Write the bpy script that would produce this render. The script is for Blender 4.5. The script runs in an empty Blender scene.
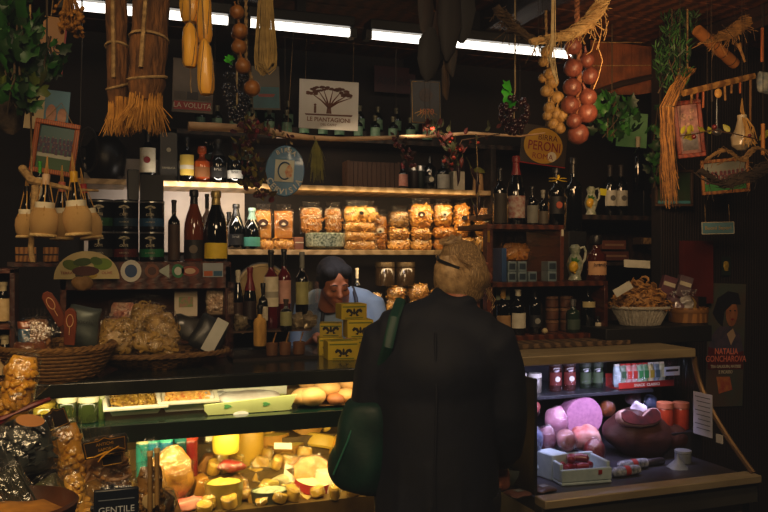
import bpy, bmesh, math, random
from mathutils import Vector, Matrix, Euler, noise
from math import sin, cos, pi, radians as rad
random.seed(7)
R = random.random
def U(a, b): return a + (b - a) * R()
sc = bpy.context.scene
col = sc.collection
# ---------------------------------------------------------------- camera: level, turned 20 deg to the right of the counter's normal
F = 800.0; EYE = 1.6; TH = rad(20)
FW = Vector((sin(TH), cos(TH), 0)); RT = Vector((cos(TH), -sin(TH), 0))
cd = bpy.data.cameras.new('camera'); cam = bpy.data.objects.new('camera', cd); col.objects.link(cam)
cam.location = (0, 0, EYE); cam.rotation_euler = (pi/2, 0, -TH)
cd.sensor_width = 36; cd.lens = 36*F/768; cd.clip_start = .05
sc.camera = cam
def at(px, py, y):
    """photo pixel -> point on the vertical plane at distance y (world, parallel to the counter)"""
    d = FW + RT*((px-384)/F) + Vector((0, 0, (256-py)/F))
    t = y/d.y
    return Vector((0, 0, EYE)) + d*t
def X(px, y): return at(px, 256, y).x
def Z(px, py, y): return at(px, py, y).z
def MPP(px, y):   # metres per photo pixel at that spot
    d = FW + RT*((px-384)/F); return (y/d.y)/F
# ---------------------------------------------------------------- materials
def hexc(h):
    h = h.lstrip('#'); v = [int(h[i:i+2], 16)/255 for i in (0, 2, 4)]
    return tuple((c/12.92 if c <= .04045 else ((c+.055)/1.055)**2.4) for c in v) + (1,)
MC = {}
def mat(c1, c2=None, sc_=15, rough=.55, metal=0, bump=0, bsc=None, trans=0, coat=0, emit=0, tex='noise', st=(1,1,1), ior=1.45, vary=.12, det=4, bd=.01, spec=.5, c3=None):
    key = (c1, c2, sc_, rough, metal, bump, bsc, trans, coat, emit, tex, st, ior, vary, det, bd, spec, c3)
    if key in MC: return MC[key]
    m = bpy.data.materials.new('surface'); m.use_nodes = True
    nt = m.node_tree; N = nt.nodes; L = nt.links; p = N['Principled BSDF']
    p.inputs['Roughness'].default_value = rough; p.inputs['Metallic'].default_value = metal
    p.inputs['Transmission Weight'].default_value = trans; p.inputs['Coat Weight'].default_value = coat
    p.inputs['IOR'].default_value = ior; p.inputs['Specular IOR Level'].default_value = spec
    A = hexc(c1); Bc = hexc(c2) if c2 else tuple(x*.78 for x in A[:3])+(1,)
    tc = N.new('ShaderNodeTexCoord'); mp = N.new('ShaderNodeMapping'); mp.inputs['Scale'].default_value = st
    L.new(tc.outputs['Object'], mp.inputs['Vector'])
    def texn(kind, s):
        if kind == 'wave': n = N.new('ShaderNodeTexWave'); n.inputs['Scale'].default_value = s; n.inputs['Distortion'].default_value = 4; n.inputs['Detail'].default_value = 3; o = n.outputs['Fac']
        elif kind == 'lines': n = N.new('ShaderNodeTexWave'); n.inputs['Scale'].default_value = s; n.inputs['Distortion'].default_value = .3; o = n.outputs['Fac']
        elif kind == 'voro': n = N.new('ShaderNodeTexVoronoi'); n.inputs['Scale'].default_value = s; o = n.outputs['Distance']
        elif kind == 'weave':
            n = N.new('ShaderNodeTexChecker'); n.inputs['Scale'].default_value = s; o = n.outputs['Fac']
        else: n = N.new('ShaderNodeTexNoise'); n.inputs['Scale'].default_value = s; n.inputs['Detail'].default_value = det; o = n.outputs['Fac']
        L.new(mp.outputs['Vector'], n.inputs['Vector']); return o
    f = texn(tex, sc_)
    cr = N.new('ShaderNodeValToRGB'); L.new(f, cr.inputs['Fac'])
    cr.color_ramp.elements[0].position = .3; cr.color_ramp.elements[1].position = .7
    cr.color_ramp.elements[0].color = A; cr.color_ramp.elements[1].color = Bc
    if c3: e = cr.color_ramp.elements.new(.5); e.color = hexc(c3)
    oi = N.new('ShaderNodeObjectInfo'); mr = N.new('ShaderNodeMapRange')
    mr.inputs['To Min'].default_value = 1-vary; mr.inputs['To Max'].default_value = 1+vary
    L.new(oi.outputs['Random'], mr.inputs['Value'])
    hs = N.new('ShaderNodeHueSaturation'); L.new(cr.outputs['Color'], hs.inputs['Color']); L.new(mr.outputs['Result'], hs.inputs['Value'])
    L.new(hs.outputs['Color'], p.inputs['Base Color'])
    if emit:
        L.new(hs.outputs['Color'], p.inputs['Emission Color']); p.inputs['Emission Strength'].default_value = emit
    if bump:
        bf = f if bsc is None else texn('noise' if tex in ('weave',) else tex, bsc)
        b = N.new('ShaderNodeBump'); b.inputs['Strength'].default_value = bump; b.inputs['Distance'].default_value = bd
        L.new(bf, b.inputs['Height']); L.new(b.outputs['Normal'], p.inputs['Normal'])
    MC[key] = m; return m
def filmmat(tint='#ffffff', amount=.1, rough=.12, wr=25, fog=0.0):
    """clear plastic film / thin glass: mostly see-through with glossy creases"""
    key = ('film', tint, amount, rough, wr, fog)
    if key in MC: return MC[key]
    m = bpy.data.materials.new('clear_film'); m.use_nodes = True; nt = m.node_tree; N = nt.nodes; L = nt.links
    N.remove(N['Principled BSDF']); out = N['Material Output']
    t = N.new('ShaderNodeBsdfTransparent'); t.inputs['Color'].default_value = hexc(tint)
    g = N.new('ShaderNodeBsdfGlossy'); g.inputs['Roughness'].default_value = rough; g.inputs['Color'].default_value = (.95,.95,.95,1)
    fr = N.new('ShaderNodeLayerWeight'); pw = N.new('ShaderNodeMath'); pw.operation = 'POWER'; pw.inputs[1].default_value = 4; L.new(fr.outputs['Facing'], pw.inputs[0])
    ad = N.new('ShaderNodeMath'); ad.operation = 'MULTIPLY_ADD'; ad.inputs[1].default_value = .7; ad.inputs[2].default_value = amount; L.new(pw.outputs[0], ad.inputs[0])
    mx = N.new('ShaderNodeMixShader'); L.new(ad.outputs[0], mx.inputs[0]); L.new(t.outputs[0], mx.inputs[1]); L.new(g.outputs[0], mx.inputs[2])
    if wr:
        tx = N.new('ShaderNodeTexNoise'); tx.inputs['Scale'].default_value = wr; tx.inputs['Detail'].default_value = 3
        tc = N.new('ShaderNodeTexCoord'); L.new(tc.outputs['Object'], tx.inputs['Vector'])
        b = N.new('ShaderNodeBump'); b.inputs['Strength'].default_value = .9; b.inputs['Distance'].default_value = .02
        L.new(tx.outputs['Fac'], b.inputs['Height']); L.new(b.outputs['Normal'], g.inputs['Normal'])
    last = mx
    if fog:
        d = N.new('ShaderNodeBsdfDiffuse'); d.inputs['Color'].default_value = (.8,.8,.8,1)
        m2 = N.new('ShaderNodeMixShader'); m2.inputs[0].default_value = fog; L.new(mx.outputs[0], m2.inputs[1]); L.new(d.outputs[0], m2.inputs[2]); last = m2
    L.new(last.outputs[0], out.inputs['Surface']); MC[key] = m; return m
# ---------------------------------------------------------------- mesh builder
class B:
    def __init__(s): s.bm = bmesh.new(); s.M = Matrix.Identity(4); s.mi = 0
    def xf(s, loc=(0,0,0), rot=(0,0,0), sca=(1,1,1)):
        s.M = Matrix.Translation(loc) @ Euler(rot).to_matrix().to_4x4() @ Matrix.Diagonal((*sca, 1)); return s
    def v(s, *c):
        if len(c) == 1: c = c[0]
        return s.bm.verts.new(s.M @ Vector(c))
    def f(s, vs):
        try: fc = s.bm.faces.new(vs); fc.material_index = s.mi; return fc
        except ValueError: return None
    def box(s, x0, x1, y0, y1, z0, z1):
        v = [s.v(x, y, z) for x in (x0, x1) for y in (y0, y1) for z in (z0, z1)]
        for q in ((0,1,3,2), (4,6,7,5), (0,4,5,1), (2,3,7,6), (0,2,6,4), (1,5,7,3)): s.f([v[i] for i in q])
        return s
    def cb(s, c, d, rot=(0,0,0)):
        M0 = s.M; s.M = M0 @ Matrix.Translation(c) @ Euler(rot).to_matrix().to_4x4()
        s.box(-d[0]/2, d[0]/2, -d[1]/2, d[1]/2, -d[2]/2, d[2]/2); s.M = M0; return s
    def lathe(s, prof, seg=20, sx=1, sy=1, c=(0,0,0), cap=True, wob=0):
        rings = []
        for r, z in prof:
            rings.append([s.v(c[0]+sx*r*cos(2*pi*i/seg)*(1+wob*sin(i*2.3)), c[1]+sy*r*sin(2*pi*i/seg)*(1+wob*cos(i*1.7)), c[2]+z) for i in range(seg)])
        for a, b in zip(rings, rings[1:]):
            for i in range(seg): s.f([a[i], a[(i+1) % seg], b[(i+1) % seg], b[i]])
        if cap:
            s.f(list(reversed(rings[0]))); s.f(rings[-1])
        return s
    def tube(s, pts, r, seg=8, cap=True, flat=1):
        pts = [Vector(p) for p in pts]; n = len(pts)
        if not isinstance(r, (list, tuple)): r = [r]*n
        rings = []; up = None
        for i, p in enumerate(pts):
            d = (pts[min(i+1, n-1)] - pts[max(i-1, 0)])
            d = d.normalized() if d.length > 1e-9 else Vector((0,0,1))
            if up is None: up = Vector((0,0,1)) if abs(d.z) < .9 else Vector((0,1,0))
            a = d.cross(up); a = a.normalized() if a.length > 1e-6 else Vector((1,0,0)); b = a.cross(d).normalized(); up = b
            rings.append([s.v(p + a*(r[i]*cos(2*pi*k/seg)) + b*(r[i]*flat*sin(2*pi*k/seg))) for k in range(seg)])
        for a, b in zip(rings, rings[1:]):
            for i in range(seg): s.f([a[i], b[i], b[(i+1) % seg], a[(i+1) % seg]])
        if cap: s.f(rings[0]); s.f(list(reversed(rings[-1])))
        return s
    def ball(s, c, r, rot=(0,0,0), u=12, w=8):
        if not isinstance(r, (tuple, list)): r = (r, r, r)
        M0 = s.M; s.M = M0 @ Matrix.Translation(c) @ Euler(rot).to_matrix().to_4x4() @ Matrix.Diagonal((*r, 1))
        top = s.v(0,0,1); bot = s.v(0,0,-1); rings = []
        for j in range(1, w):
            a = pi*j/w; rings.append([s.v(sin(a)*cos(2*pi*i/u), sin(a)*sin(2*pi*i/u), cos(a)) for i in range(u)])
        for i in range(u):
            s.f([top, rings[0][i], rings[0][(i+1) % u]]); s.f([bot, rings[-1][(i+1) % u], rings[-1][i]])
        for a, b in zip(rings, rings[1:]):
            for i in range(u): s.f([a[i], b[i], b[(i+1) % u], a[(i+1) % u]])
        s.M = M0; return s
    def prism(s, poly, y0, y1):
        """outline in x,z extruded along y"""
        a = [s.v(x, y0, z) for x, z in poly]; b = [s.v(x, y1, z) for x, z in poly]; n = len(poly)
        s.f(a); s.f(list(reversed(b)))
        for i in range(n): s.f([a[i], b[i], b[(i+1) % n], a[(i+1) % n]])
        return s
    def arc(s, r, z0, z1, a0, a1, n=10):
        pr = None
        for i in range(n+1):
            a = rad(a0+(a1-a0)*i/n); q = (s.v(r*cos(a), r*sin(a), z0), s.v(r*cos(a), r*sin(a), z1))
            if pr: s.f([pr[0], q[0], q[1], pr[1]])
            pr = q
        return s
    def pillow(s, w, d, h, n=14, e=2.6, pinch=.25, c=(0,0,0), rot=(0,0,0)):
        """cushion-like bag: width w (x), depth d (y), height h (z), standing on z=0, sealed at the top and bottom"""
        M0 = s.M; s.M = M0 @ Matrix.Translation(c) @ Euler(rot).to_matrix().to_4x4(); rows = []
        m = n
        for j in range(m+1):
            t = j/m; prof = (1-abs(2*t-1)**e)**(1/e) if 0 < t < 1 else .06
            ww = 1-pinch*(1-prof)
            rows.append([s.v(w/2*ww*(abs(cos(a))**(.75))*(1 if cos(a) > 0 else -1), d/2*prof*(abs(sin(a))**.9)*(1 if sin(a) > 0 else -1), h*t) for a in [2*pi*i/20 for i in range(20)]])
        for a, b in zip(rows, rows[1:]):
            for i in range(20): s.f([a[i], a[(i+1) % 20], b[(i+1) % 20], b[i]])
        s.f(list(reversed(rows[0]))); s.f(rows[-1]); s.M = M0; return s
    def leaf(s, c, size, rot, kind='oval', curl=.25):
        M0 = s.M; s.M = M0 @ Matrix.Translation(c) @ Euler(rot).to_matrix().to_4x4() @ Matrix.Diagonal((size, size, size, 1))
        if kind == 'ivy': o = [(0,0),(.28,-.1),(.5,.12),(.36,.35),(.5,.62),(.24,.66),(0,1.05),(-.24,.66),(-.5,.62),(-.36,.35),(-.5,.12),(-.28,-.1)]
        elif kind == 'blade': o = [(0,0),(.07,.3),(.05,.7),(0,1),(-.05,.7),(-.07,.3)]
        else: o = [(0,0),(.22,.2),(.3,.5),(.18,.8),(0,1.05),(-.18,.8),(-.3,.5),(-.22,.2)]
        mid = s.v(0, .45, .12*curl*4)
        vs = [s.v(x, y, -curl*(abs(x)*1.1 + .3*max(0, y-.5))) for x, y in o]
        for i in range(len(vs)): s.f([mid, vs[i], vs[(i+1) % len(vs)]])
        s.M = M0; return s
    def jit(s, amp, fr=20, seed=0):
        for v in s.bm.verts:
            n = noise.noise_vector(v.co*fr + Vector((seed, seed*1.7, 3))); v.co += n*amp
        return s
    def out(s, name, m, parent=None, loc=None, rot=None, bev=0, smooth=True, remesh=0, sm=0, sub=0, angle=38, solid=0, stuff=False):
        bmesh.ops.recalc_face_normals(s.bm, faces=s.bm.faces[:])
        me = bpy.data.meshes.new(name); s.bm.to_mesh(me); s.bm.free()
        for q in (m if isinstance(m, (list, tuple)) else [m]): me.materials.append(q)
        if smooth:
            me.shade_smooth()
            if not remesh: me.set_sharp_from_angle(angle=rad(angle))
        o = bpy.data.objects.new(name, me); col.objects.link(o)
        if parent: o.parent = parent
        if loc is not None: o.location = loc
        if rot is not None: o.rotation_euler = rot
        if solid: q = o.modifiers.new('s', 'SOLIDIFY'); q.thickness = solid; q.offset = 0
        if bev: q = o.modifiers.new('b', 'BEVEL'); q.width = bev; q.segments = 2; q.limit_method = 'ANGLE'
        if remesh: q = o.modifiers.new('r', 'REMESH'); q.mode = 'VOXEL'; q.voxel_size = remesh; q.use_smooth_shade = True
        if sm: q = o.modifiers.new('m', 'SMOOTH'); q.factor = .5; q.iterations = sm
        if sub: q = o.modifiers.new('u', 'SUBSURF'); q.levels = sub; q.render_levels = sub
        if stuff: o['kind'] = 'stuff'
        return o
def tag(o, label, cat, group=None):
    o['label'] = label; o['category'] = cat
    if group: o['group'] = group
    return o
def thing(name, label, cat, loc=(0,0,0), rot=(0,0,0), group=None):
    o = bpy.data.objects.new(name, None); o.empty_display_size = .05; col.objects.link(o)
    o.location = loc; o.rotation_euler = rot if not isinstance(rot, (int, float)) else (0,0,rot)
    return tag(o, label, cat, group)
def struct(name, b, m, **k):
    o = b.out(name, m, **k)
    if not o.parent: o['kind'] = 'structure'
    return o
def dup(root, loc, label=None, rot=None, scale=None, group=None):
    """a copy of a thing with copies of its parts and sub-parts"""
    def rec(o, par):
        c = o.copy(); col.objects.link(c)
        if par: c.parent = par
        for ch in list(o.children): rec(ch, c)
        return c
    r = rec(root, None); r.location = loc
    if label: r['label'] = label
    if group: r['group'] = group
    if rot is not None: r.rotation_euler = rot if not isinstance(rot, (int, float)) else (0,0,rot)
    if scale is not None: r.scale = scale if not isinstance(scale, (int, float)) else (scale,)*3
    return r
def text(body, size, m, parent, loc, rot=(pi/2,0,0), align='CENTER', sx=1, bold=.0, name='lettering'):
    c = bpy.data.curves.new(name, 'FONT'); c.body = body; c.size = size; c.align_x = align; c.align_y = 'CENTER'; c.extrude = .0004; c.offset = bold
    c.resolution_u = 4
    tmp = bpy.data.objects.new(name, c); me = bpy.data.meshes.new_from_object(tmp); bpy.data.objects.remove(tmp); bpy.data.curves.remove(c)
    me.materials.clear(); me.materials.append(m); o = bpy.data.objects.new(name, me); col.objects.link(o); o.parent = parent; o.location = loc; o.rotation_euler = rot; o.scale = (sx,1,1); return o
# common materials
WOOD_RED = mat('#5a2a14', '#3a170b', 6, .45, bump=.2, tex='wave', st=(1,1,6))
WOOD_DK = mat('#2a1a10', '#170e08', 5, .6, bump=.3, tex='wave', st=(1,6,6))
WOOD_OR = mat('#a8581f', '#7a3a12', 8, .4, bump=.1, tex='wave', st=(6,1,1))
WOOD_LT = mat('#9a7038', '#6e4a22', 6, .6, bump=.3, tex='wave', st=(1,1,5))
STRAW = mat('#c79a4c', '#8a6228', 40, .8, vary=.1, st=(1,1,.3))
STRAW_P = mat('#dcc08a', '#a98b50', 30, .8)
ROPE = mat('#a88a5a', '#6a5230', 60, .9, bump=.6)
CORD = mat('#3a2c1c', '#241a10', 60, .9)
BLACK = mat('#0c0c0d', '#050505', 10, .5)
DGLASS = mat('#07090a', '#040605', 10, .08, spec=.7, coat=.5)
GGLASS = mat('#0a140b', '#050a05', 10, .08, spec=.7, coat=.5)
CREAM = mat('#d8cba6', '#bfae84', 20, .7)
WHITE = mat('#dedad0', '#c9c4b6', 20, .6)
GOLD = mat('#c79a3a', '#a87c28', 20, .35, metal=.7)
SILVER = mat('#b8b8b8', '#8c8c8c', 20, .3, metal=.9)
FILM = filmmat(amount=.07)
FILMW = filmmat(amount=.09, rough=.2, wr=45)
GLASS = filmmat(amount=.0, rough=.02, wr=0)
LEAF = mat('#265a1c', '#12300c', 12, .45)
LEAFY = mat('#a8a02a', '#6a6a1c', 12, .5)
SKIN = mat('#b87a58', '#a5664a', 8, .5, vary=0)
INK = mat('#1a1512', '#120e0c', 20, .7)
RED = mat('#a01f1a', '#7a1512', 20, .5)
TEAL = mat('#2a8a86', '#1c6a6a', 20, .5)
# ================================================================ ROOM
W_Y = 4.34
struct('floor', B().box(-1.6, 5.2, -2.2, 4.6, -.05, 0), mat('#4a3c30', '#2c241e', 4, .5))
struct('wall_back', B().box(-1.6, 5.2, W_Y, W_Y+.1, 0, 2.8), mat('#241a14', '#120d0a', 3, .8, bump=.2))
struct('wall_left', B().box(-1.7, -1.6, -2.2, 4.4, 0, 2.8), mat('#1c1612', '#100c0a', 3, .8))
struct('wall_right', B().box(4.9, 5.0, -2.2, 4.4, 0, 2.8), mat('#120f0d', '#0a0908', 3, .9))
struct('wall_front', B().box(-1.6, 5.0, -2.3, -2.2, 0, 2.8), mat('#2a211a', '#1a1410', 3, .9))
b = B()
for i in range(44): b.box(-1.6, 5.0, -2.2+i*.15, -2.2+i*.15+.143, 2.74+.004*(i % 2), 2.8)
struct('ceiling', b, mat('#5a3218', '#341a0c', 4, .6, bump=.3, tex='wave', st=(1,8,1)))
for i, x in enumerate((-.6, .55, 1.7, 2.85, 4.0)):
    struct('trim_%d' % (i+1), B().box(x, x+.12, -2.2, W_Y, 2.64, 2.74), mat('#2a160c', '#180c06', 5, .6, bump=.3, tex='wave', st=(8,1,8)), bev=.005)
# pale back panel behind the middle bottles, dark elsewhere
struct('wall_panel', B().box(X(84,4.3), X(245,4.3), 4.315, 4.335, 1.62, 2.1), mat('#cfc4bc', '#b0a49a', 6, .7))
# right-hand jamb panel carrying the pictures
struct('wall_jamb', B().box(2.78, 3.62, 3.42, 3.5, 0, 2.74), mat('#26180f', '#150d08', 3, .7, bump=.3, tex='wave', st=(6,1,1)), bev=.004)
struct('door_1', B().box(3.62, 4.9, 3.9, 3.95, 0, 2.74), BLACK)
# ---- fluorescent fixtures (lie along the counter, z 2.6)
TUBE = bpy.data.materials.new('tube_light'); TUBE.use_nodes = True
_p = TUBE.node_tree.nodes['Principled BSDF']; _p.inputs['Emission Color'].default_value = (1, .93, .82, 1); _p.inputs['Emission Strength'].default_value = 3.2; _p.inputs['Base Color'].default_value = (1,1,1,1)
FIX = mat('#1c1a18', '#121110', 10, .4)
for x0, x1, lab in ((62, 231, 'fluorescent ceiling fixture behind the two straw bundles'), (246, 352, 'middle fluorescent ceiling fixture, above the white tree sign'), (367, 572, 'longest fluorescent ceiling fixture, passing behind the dark dried husks')):
    xa, xb = X(x0, 3.37), X(x1, 3.37); t = thing('ceiling_light', lab, 'light', ((xa+xb)/2, 3.37, 2.59)); w = (xb-xa)/2
    B().box(-w, w, -.05, .05, .01, .055).out('housing', FIX, t, bev=.006)
    b = B(); b.tube([(-w+.015, 0, -.005), (w-.015, 0, -.005)], .019, 12); b.out('tube', TUBE, t)
    for s in (-1, 1): B().box(s*w-.015, s*w+.015, -.03, .03, -.03, .012).out('end_cap', FIX, t, bev=.003)
    B().box(-.02, .02, -.02, .02, .05, .15).out('bracket', FIX, t)
# ================================================================ WALL SHELVING
SH = mat('#c9a97c', '#a98a5e', 4, .5, tex='wave', st=(1,8,8), bump=.1)
def shelf(x0, x1, z, y0=4.0, th=.026, m=SH, lab='', y1=W_Y):
    t = tag(B().box(x0, x1, y0, y1, z-th, z).out('wall_shelf', m, bev=.002), lab, 'shelf'); return t
Z1, Z2, Z3, Z4 = 1.965, 1.632, 1.285, 2.235
shelf(X(78,4.0), X(126,4.0), Z1, lab='short cream shelf holding the dark pot, left of the upright black box')
shelf(X(140,4.0), X(491,4.0), Z1, lab='long cream upper shelf with champagne bottles and a wooden crate')
shelf(X(222,4.0), X(472,4.0), Z2, lab='cream middle shelf carrying the row of bagged pasta')
shelf(X(222,4.0), X(480,4.0), Z3, m=WOOD_DK, lab='dark low shelf behind the shop assistant')
shelf(X(150,4.0), X(560,4.0), Z4, y0=4.08, m=WOOD_DK, lab='dark top shelf lined with small green-labelled bottles')
shelf(X(492,3.7), X(735,3.7), 1.82, y0=3.62, y1=3.975, m=WOOD_DK, lab='dark shelf under the lemon jug and the two white-labelled bottles')
b = B(); b.box(X(491,4.0), X(491,4.0)+.03, 4.0, W_Y, 1.2, 2.2); tag(b.out('shelf_upright', WOOD_DK), 'dark upright board closing the pasta shelves on the right', 'board')
b = B(); b.box(X(722,3.99), X(722,3.99)+.03, 3.62, 4.0, .9, 1.82); b.box(X(490,3.99), X(722,3.99), 3.98, 4.0, .9, 1.82); tag(b.out('back_board', WOOD_DK), 'dark back board under the shelf with the lemon jug', 'board')
# ================================================================ COUNTER, LEFT CASE AND RIGHT CASE
XL = -1.1; XR = 2.43; XM = X(497, 2.78)
SLAB = mat('#2a2d24', '#181a15', 5, .25, coat=.3)
STEEL = mat('#6a675e', '#55524a', 3, .35, metal=.6)
c1 = thing('display_counter', 'lit glass counter full of cheeses, left of the customer', 'counter', (0,0,0))
B().box(XL, XM-.01, 2.72, 3.5, 1.15, 1.2).out('worktop', SLAB, c1, bev=.006)
B().box(XL, XM-.01, 2.816, 3.22, 1.012, 1.03).out('inner_shelf', mat('#0f2a1c', '#0a1d14', 10, .15, coat=.5), c1, bev=.002)
B().box(XL, XM-.01, 2.806, 2.816, .976, 1.034).out('shelf_rail', mat('#14261a', '#0d1a12', 10, .4), c1)
b = B(); b.prism([(XL, 0), (XL, .001), (XL+.001, 0)], 0, .001)
B().box(XL, XM-.01, 3.4, 3.44, .6, 1.15).out('back_panel', mat('#8a6c38', '#5c4420', 4, .5), c1)
b = B()
for i, (y0, y1, z) in enumerate(((2.84, 3.02, .70), (3.02, 3.2, .78), (3.2, 3.4, .86))): b.box(XL, XM-.01, y0, y1, .58, z)
b.out('stepped_deck', mat('#6a5226', '#3c2c12', 9, .5), c1)
B().box(XL, XM-.01, 2.78, 3.44, 0, .58).out('plinth', mat('#3a3630', '#26231f', 5, .5), c1, bev=.004)
B().box(XL, XM-.01, 2.795, 2.803, .58, 1.15).out('front_glass', GLASS, c1)
B().box(XM-.012, XM-.006, 2.80, 3.42, .58, 1.15).out('end_glass', GLASS, c1)
c2 = thing('meat_counter', 'curved-glass chilled counter with ham and cured meats, right of the customer', 'counter', (0,0,0))
B().box(XM, XR, 2.80, 3.5, 1.16, 1.19).out('worktop', mat('#3a3128', '#221c16', 4, .4), c2, bev=.004)
B().box(XM, XR, 2.765, 3.0, 1.165, 1.204).out('wooden_edge', mat('#9a8a68', '#7a6a4c', 4, .45, st=(1,8,8)), c2, bev=.005)
B().box(XM, XR-.05, 2.98, 3.35, .985, 1.0).out('inner_shelf', mat('#2a2b30', '#1c1d20', 8, .3), c2, bev=.002)
B().box(XM, XR, 2.5, 3.4, .69, .735).out('deck', mat('#4c4c56', '#34343c', 6, .35, metal=.2), c2)
B().box(XM, XR, 3.4, 3.44, .7, 1.16).out('back_panel', mat('#3c3a44', '#26242c', 4, .5), c2)
B().box(XM, XR+.02, 2.425, 2.50, .715, .745).out('front_ledge', mat('#b8a888', '#9a8a6a', 4, .4, metal=.3), c2, bev=.004)
B().box(XM, XR+.02, 2.445, 2.50, .635, .714).out('fascia', STEEL, c2, bev=.003)
B().box(XM, XR, 2.50, 3.44, 0, .69).out('plinth', mat('#b8a888', '#9a8a6c', 4, .5), c2, bev=.004)
def gy(s):   # curved glass profile: top (2.79,1.165) -> bottom (2.455,.745)
    a = s*pi/2; return 2.46+.33*cos(a)**.9 if s < 1 else 2.46, 1.165-.42*sin(a)**1.15
prof = [(2.46+.33*cos(i/14*pi/2), 1.165-.42*(i/14)**1.05) for i in range(15)]
prof = [(2.46+.33*(1-(i/14)**1.7), 1.165-.42*(i/14)) for i in range(15)]
b = B(); pr = None
for y, z in prof:
    q = (b.v(XM+.003, y, z), b.v(XR-.004, y, z))
    if pr: b.f([pr[0], pr[1], q[1], q[0]])
    pr = q
b.out('curved_glass', GLASS, c2, angle=80)
b = B(); vs = [b.v(XR, y, z) for y, z in prof] + [b.v(XR, 3.38, .745), b.v(XR, 3.38, 1.165)]; b.f(vs); b.out('end_glass', GLASS, c2, smooth=False)
EDGE = mat('#8a6c44', '#6a4f30', 8, .35, metal=.5)
B().tube([(XR+.012, y, z) for y, z in prof], .012, 8).out('end_trim', EDGE, c2)
B().box(XR, XR+.03, 2.5, 3.44, 0, .7).out('end_panel', mat('#2a2622', '#1c1916', 5, .5), c2)
B().box(XM, XM+.012, 2.5, 3.4, .745, 1.16).out('divider', mat('#2a2a30', '#1c1c20', 8, .4), c2)
t = thing('price_notice', 'white price list sheet taped inside the right end glass', 'notice', (XR-.006, 2.72, .93), (0,0,0))
B().box(0, .003, -.055, .055, -.09, .09).out('sheet', mat('#c9ccd8', '#b4b8c6', 8, .6), t)
b = B()
for i in range(8): b.box(-.0008, 0, -.045, .045-.02*(i % 3)*.5, .07-i*.019, .073-i*.019)
b.out('printed_line', mat('#4a4c58', None, 8, .6), t, smooth=False)
t = tag(B().box(XR-.008, XR-.003, 2.605, 2.64, .83, .865).out('price_tag', WHITE), 'small white square tag on the end glass below the price list', 'tag')
# ================================================================ BOTTLES
def prof_bottle(kind, h, r):
    if kind == 'bordeaux': P = [(.93,0),(1,.02),(1,.60),(.93,.66),(.55,.715),(.36,.75),(.33,.80),(.33,.955),(.40,.96),(.40,.985),(.34,1)]
    elif kind == 'champagne': P = [(.93,0),(1,.02),(1,.42),(.95,.52),(.75,.64),(.5,.74),(.36,.82),(.32,.90),(.40,.91),(.42,.97),(.36,1)]
    elif kind == 'spirit': P = [(.93,0),(1,.02),(1,.55),(.98,.6),(.8,.66),(.42,.70),(.34,.74),(.34,.9),(.42,.91),(.42,.99),(.38,1)]
    elif kind == 'jar': P = [(.9,0),(1,.03),(1,.72),(.92,.78),(.88,.8),(.95,.81),(.95,.99),(.9,1)]
    elif kind == 'decanter': P = [(.93,0),(1,.03),(1,.5),(.95,.58),(.5,.66),(.36,.70),(.34,.78),(.55,.80),(.6,.9),(.5,.98),(.3,1)]
    else: P = [(.9,0),(1,.02),(1,.5),(.7,.65),(.4,.75),(.4,1)]
    return [(a*r, b_*h) for a, b_ in P]
def bottle(px, y, z, pytop, rpx, label, kind='bordeaux', glass=None, cap=None, lab=None, lz=(.15,.45), group=None, word=None, wm=None, capf=.78, h=None, name='wine_bottle', emblem=None, cat='bottle', twist=0, band=None):
    m = MPP(px, y); r = rpx*m
    if h is None: h = Z(px, pytop, y)-z
    P = prof_bottle(kind, h, r)
    o = tag(B().lathe(P, 22).out(name, glass or DGLASS, None, (X(px, y), y, z), (0,0,-TH*.5+twist)), label, cat, group)
    if cap:
        Q = [(a*1.06+.0008, b_) for a, b_ in P if b_ >= capf*h]; 
        rr = P[[k for k in range(len(P)) if P[k][1] >= capf*h][0]][0]
        Q = [(rr*1.06+.0008, capf*h)] + Q + [(.3*r, h*1.002)]
        B().lathe(Q, 16).out('capsule' if kind != 'jar' else 'lid', cap, o)
    if lab:
        a = B().arc(r*1.012+.0005, lz[0]*h, lz[1]*h, -160, -20).out('label', lab, o)
        if band: B().arc(r*1.02+.0008, (lz[0]+(lz[1]-lz[0])*.3)*h, (lz[0]+(lz[1]-lz[0])*.5)*h, -158, -22).out('label_band', band, a)
        if emblem: B().xf((0, -r*1.012-.002, h*(lz[0]+lz[1])/2), (pi/2,0,0)).lathe([(r*.42, 0), (r*.42, .002)], 14).out('emblem', emblem, a)
        if word: text(word, r*.5, wm or INK, a, (0, -r*1.012-.0035, h*(lz[0]+(lz[1]-lz[0])*.75)))
    return o
CAPB = mat('#15120f', '#0a0908', 20, .35); CAPG = mat('#b08a38', '#8a6a24', 20, .35, metal=.6); CAPR = mat('#8a1c20', '#5c1014', 20, .4); CAPY = mat('#e0b820', '#c09a18', 20, .4)
PAPER = mat('#d8cfb8', '#c2b698', 30, .75); YEL = mat('#e8c830', '#d0ae20', 20, .6)
AMBER = mat('#a8481a', '#7a2e10', 6, .08, coat=.5); ROSE = mat('#7a3a20', '#4c2010', 6, .1, coat=.5); REDW = mat('#5c1218', '#3a0a0e', 6, .1, coat=.5)
CZ0 = 1.578+.2455
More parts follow.
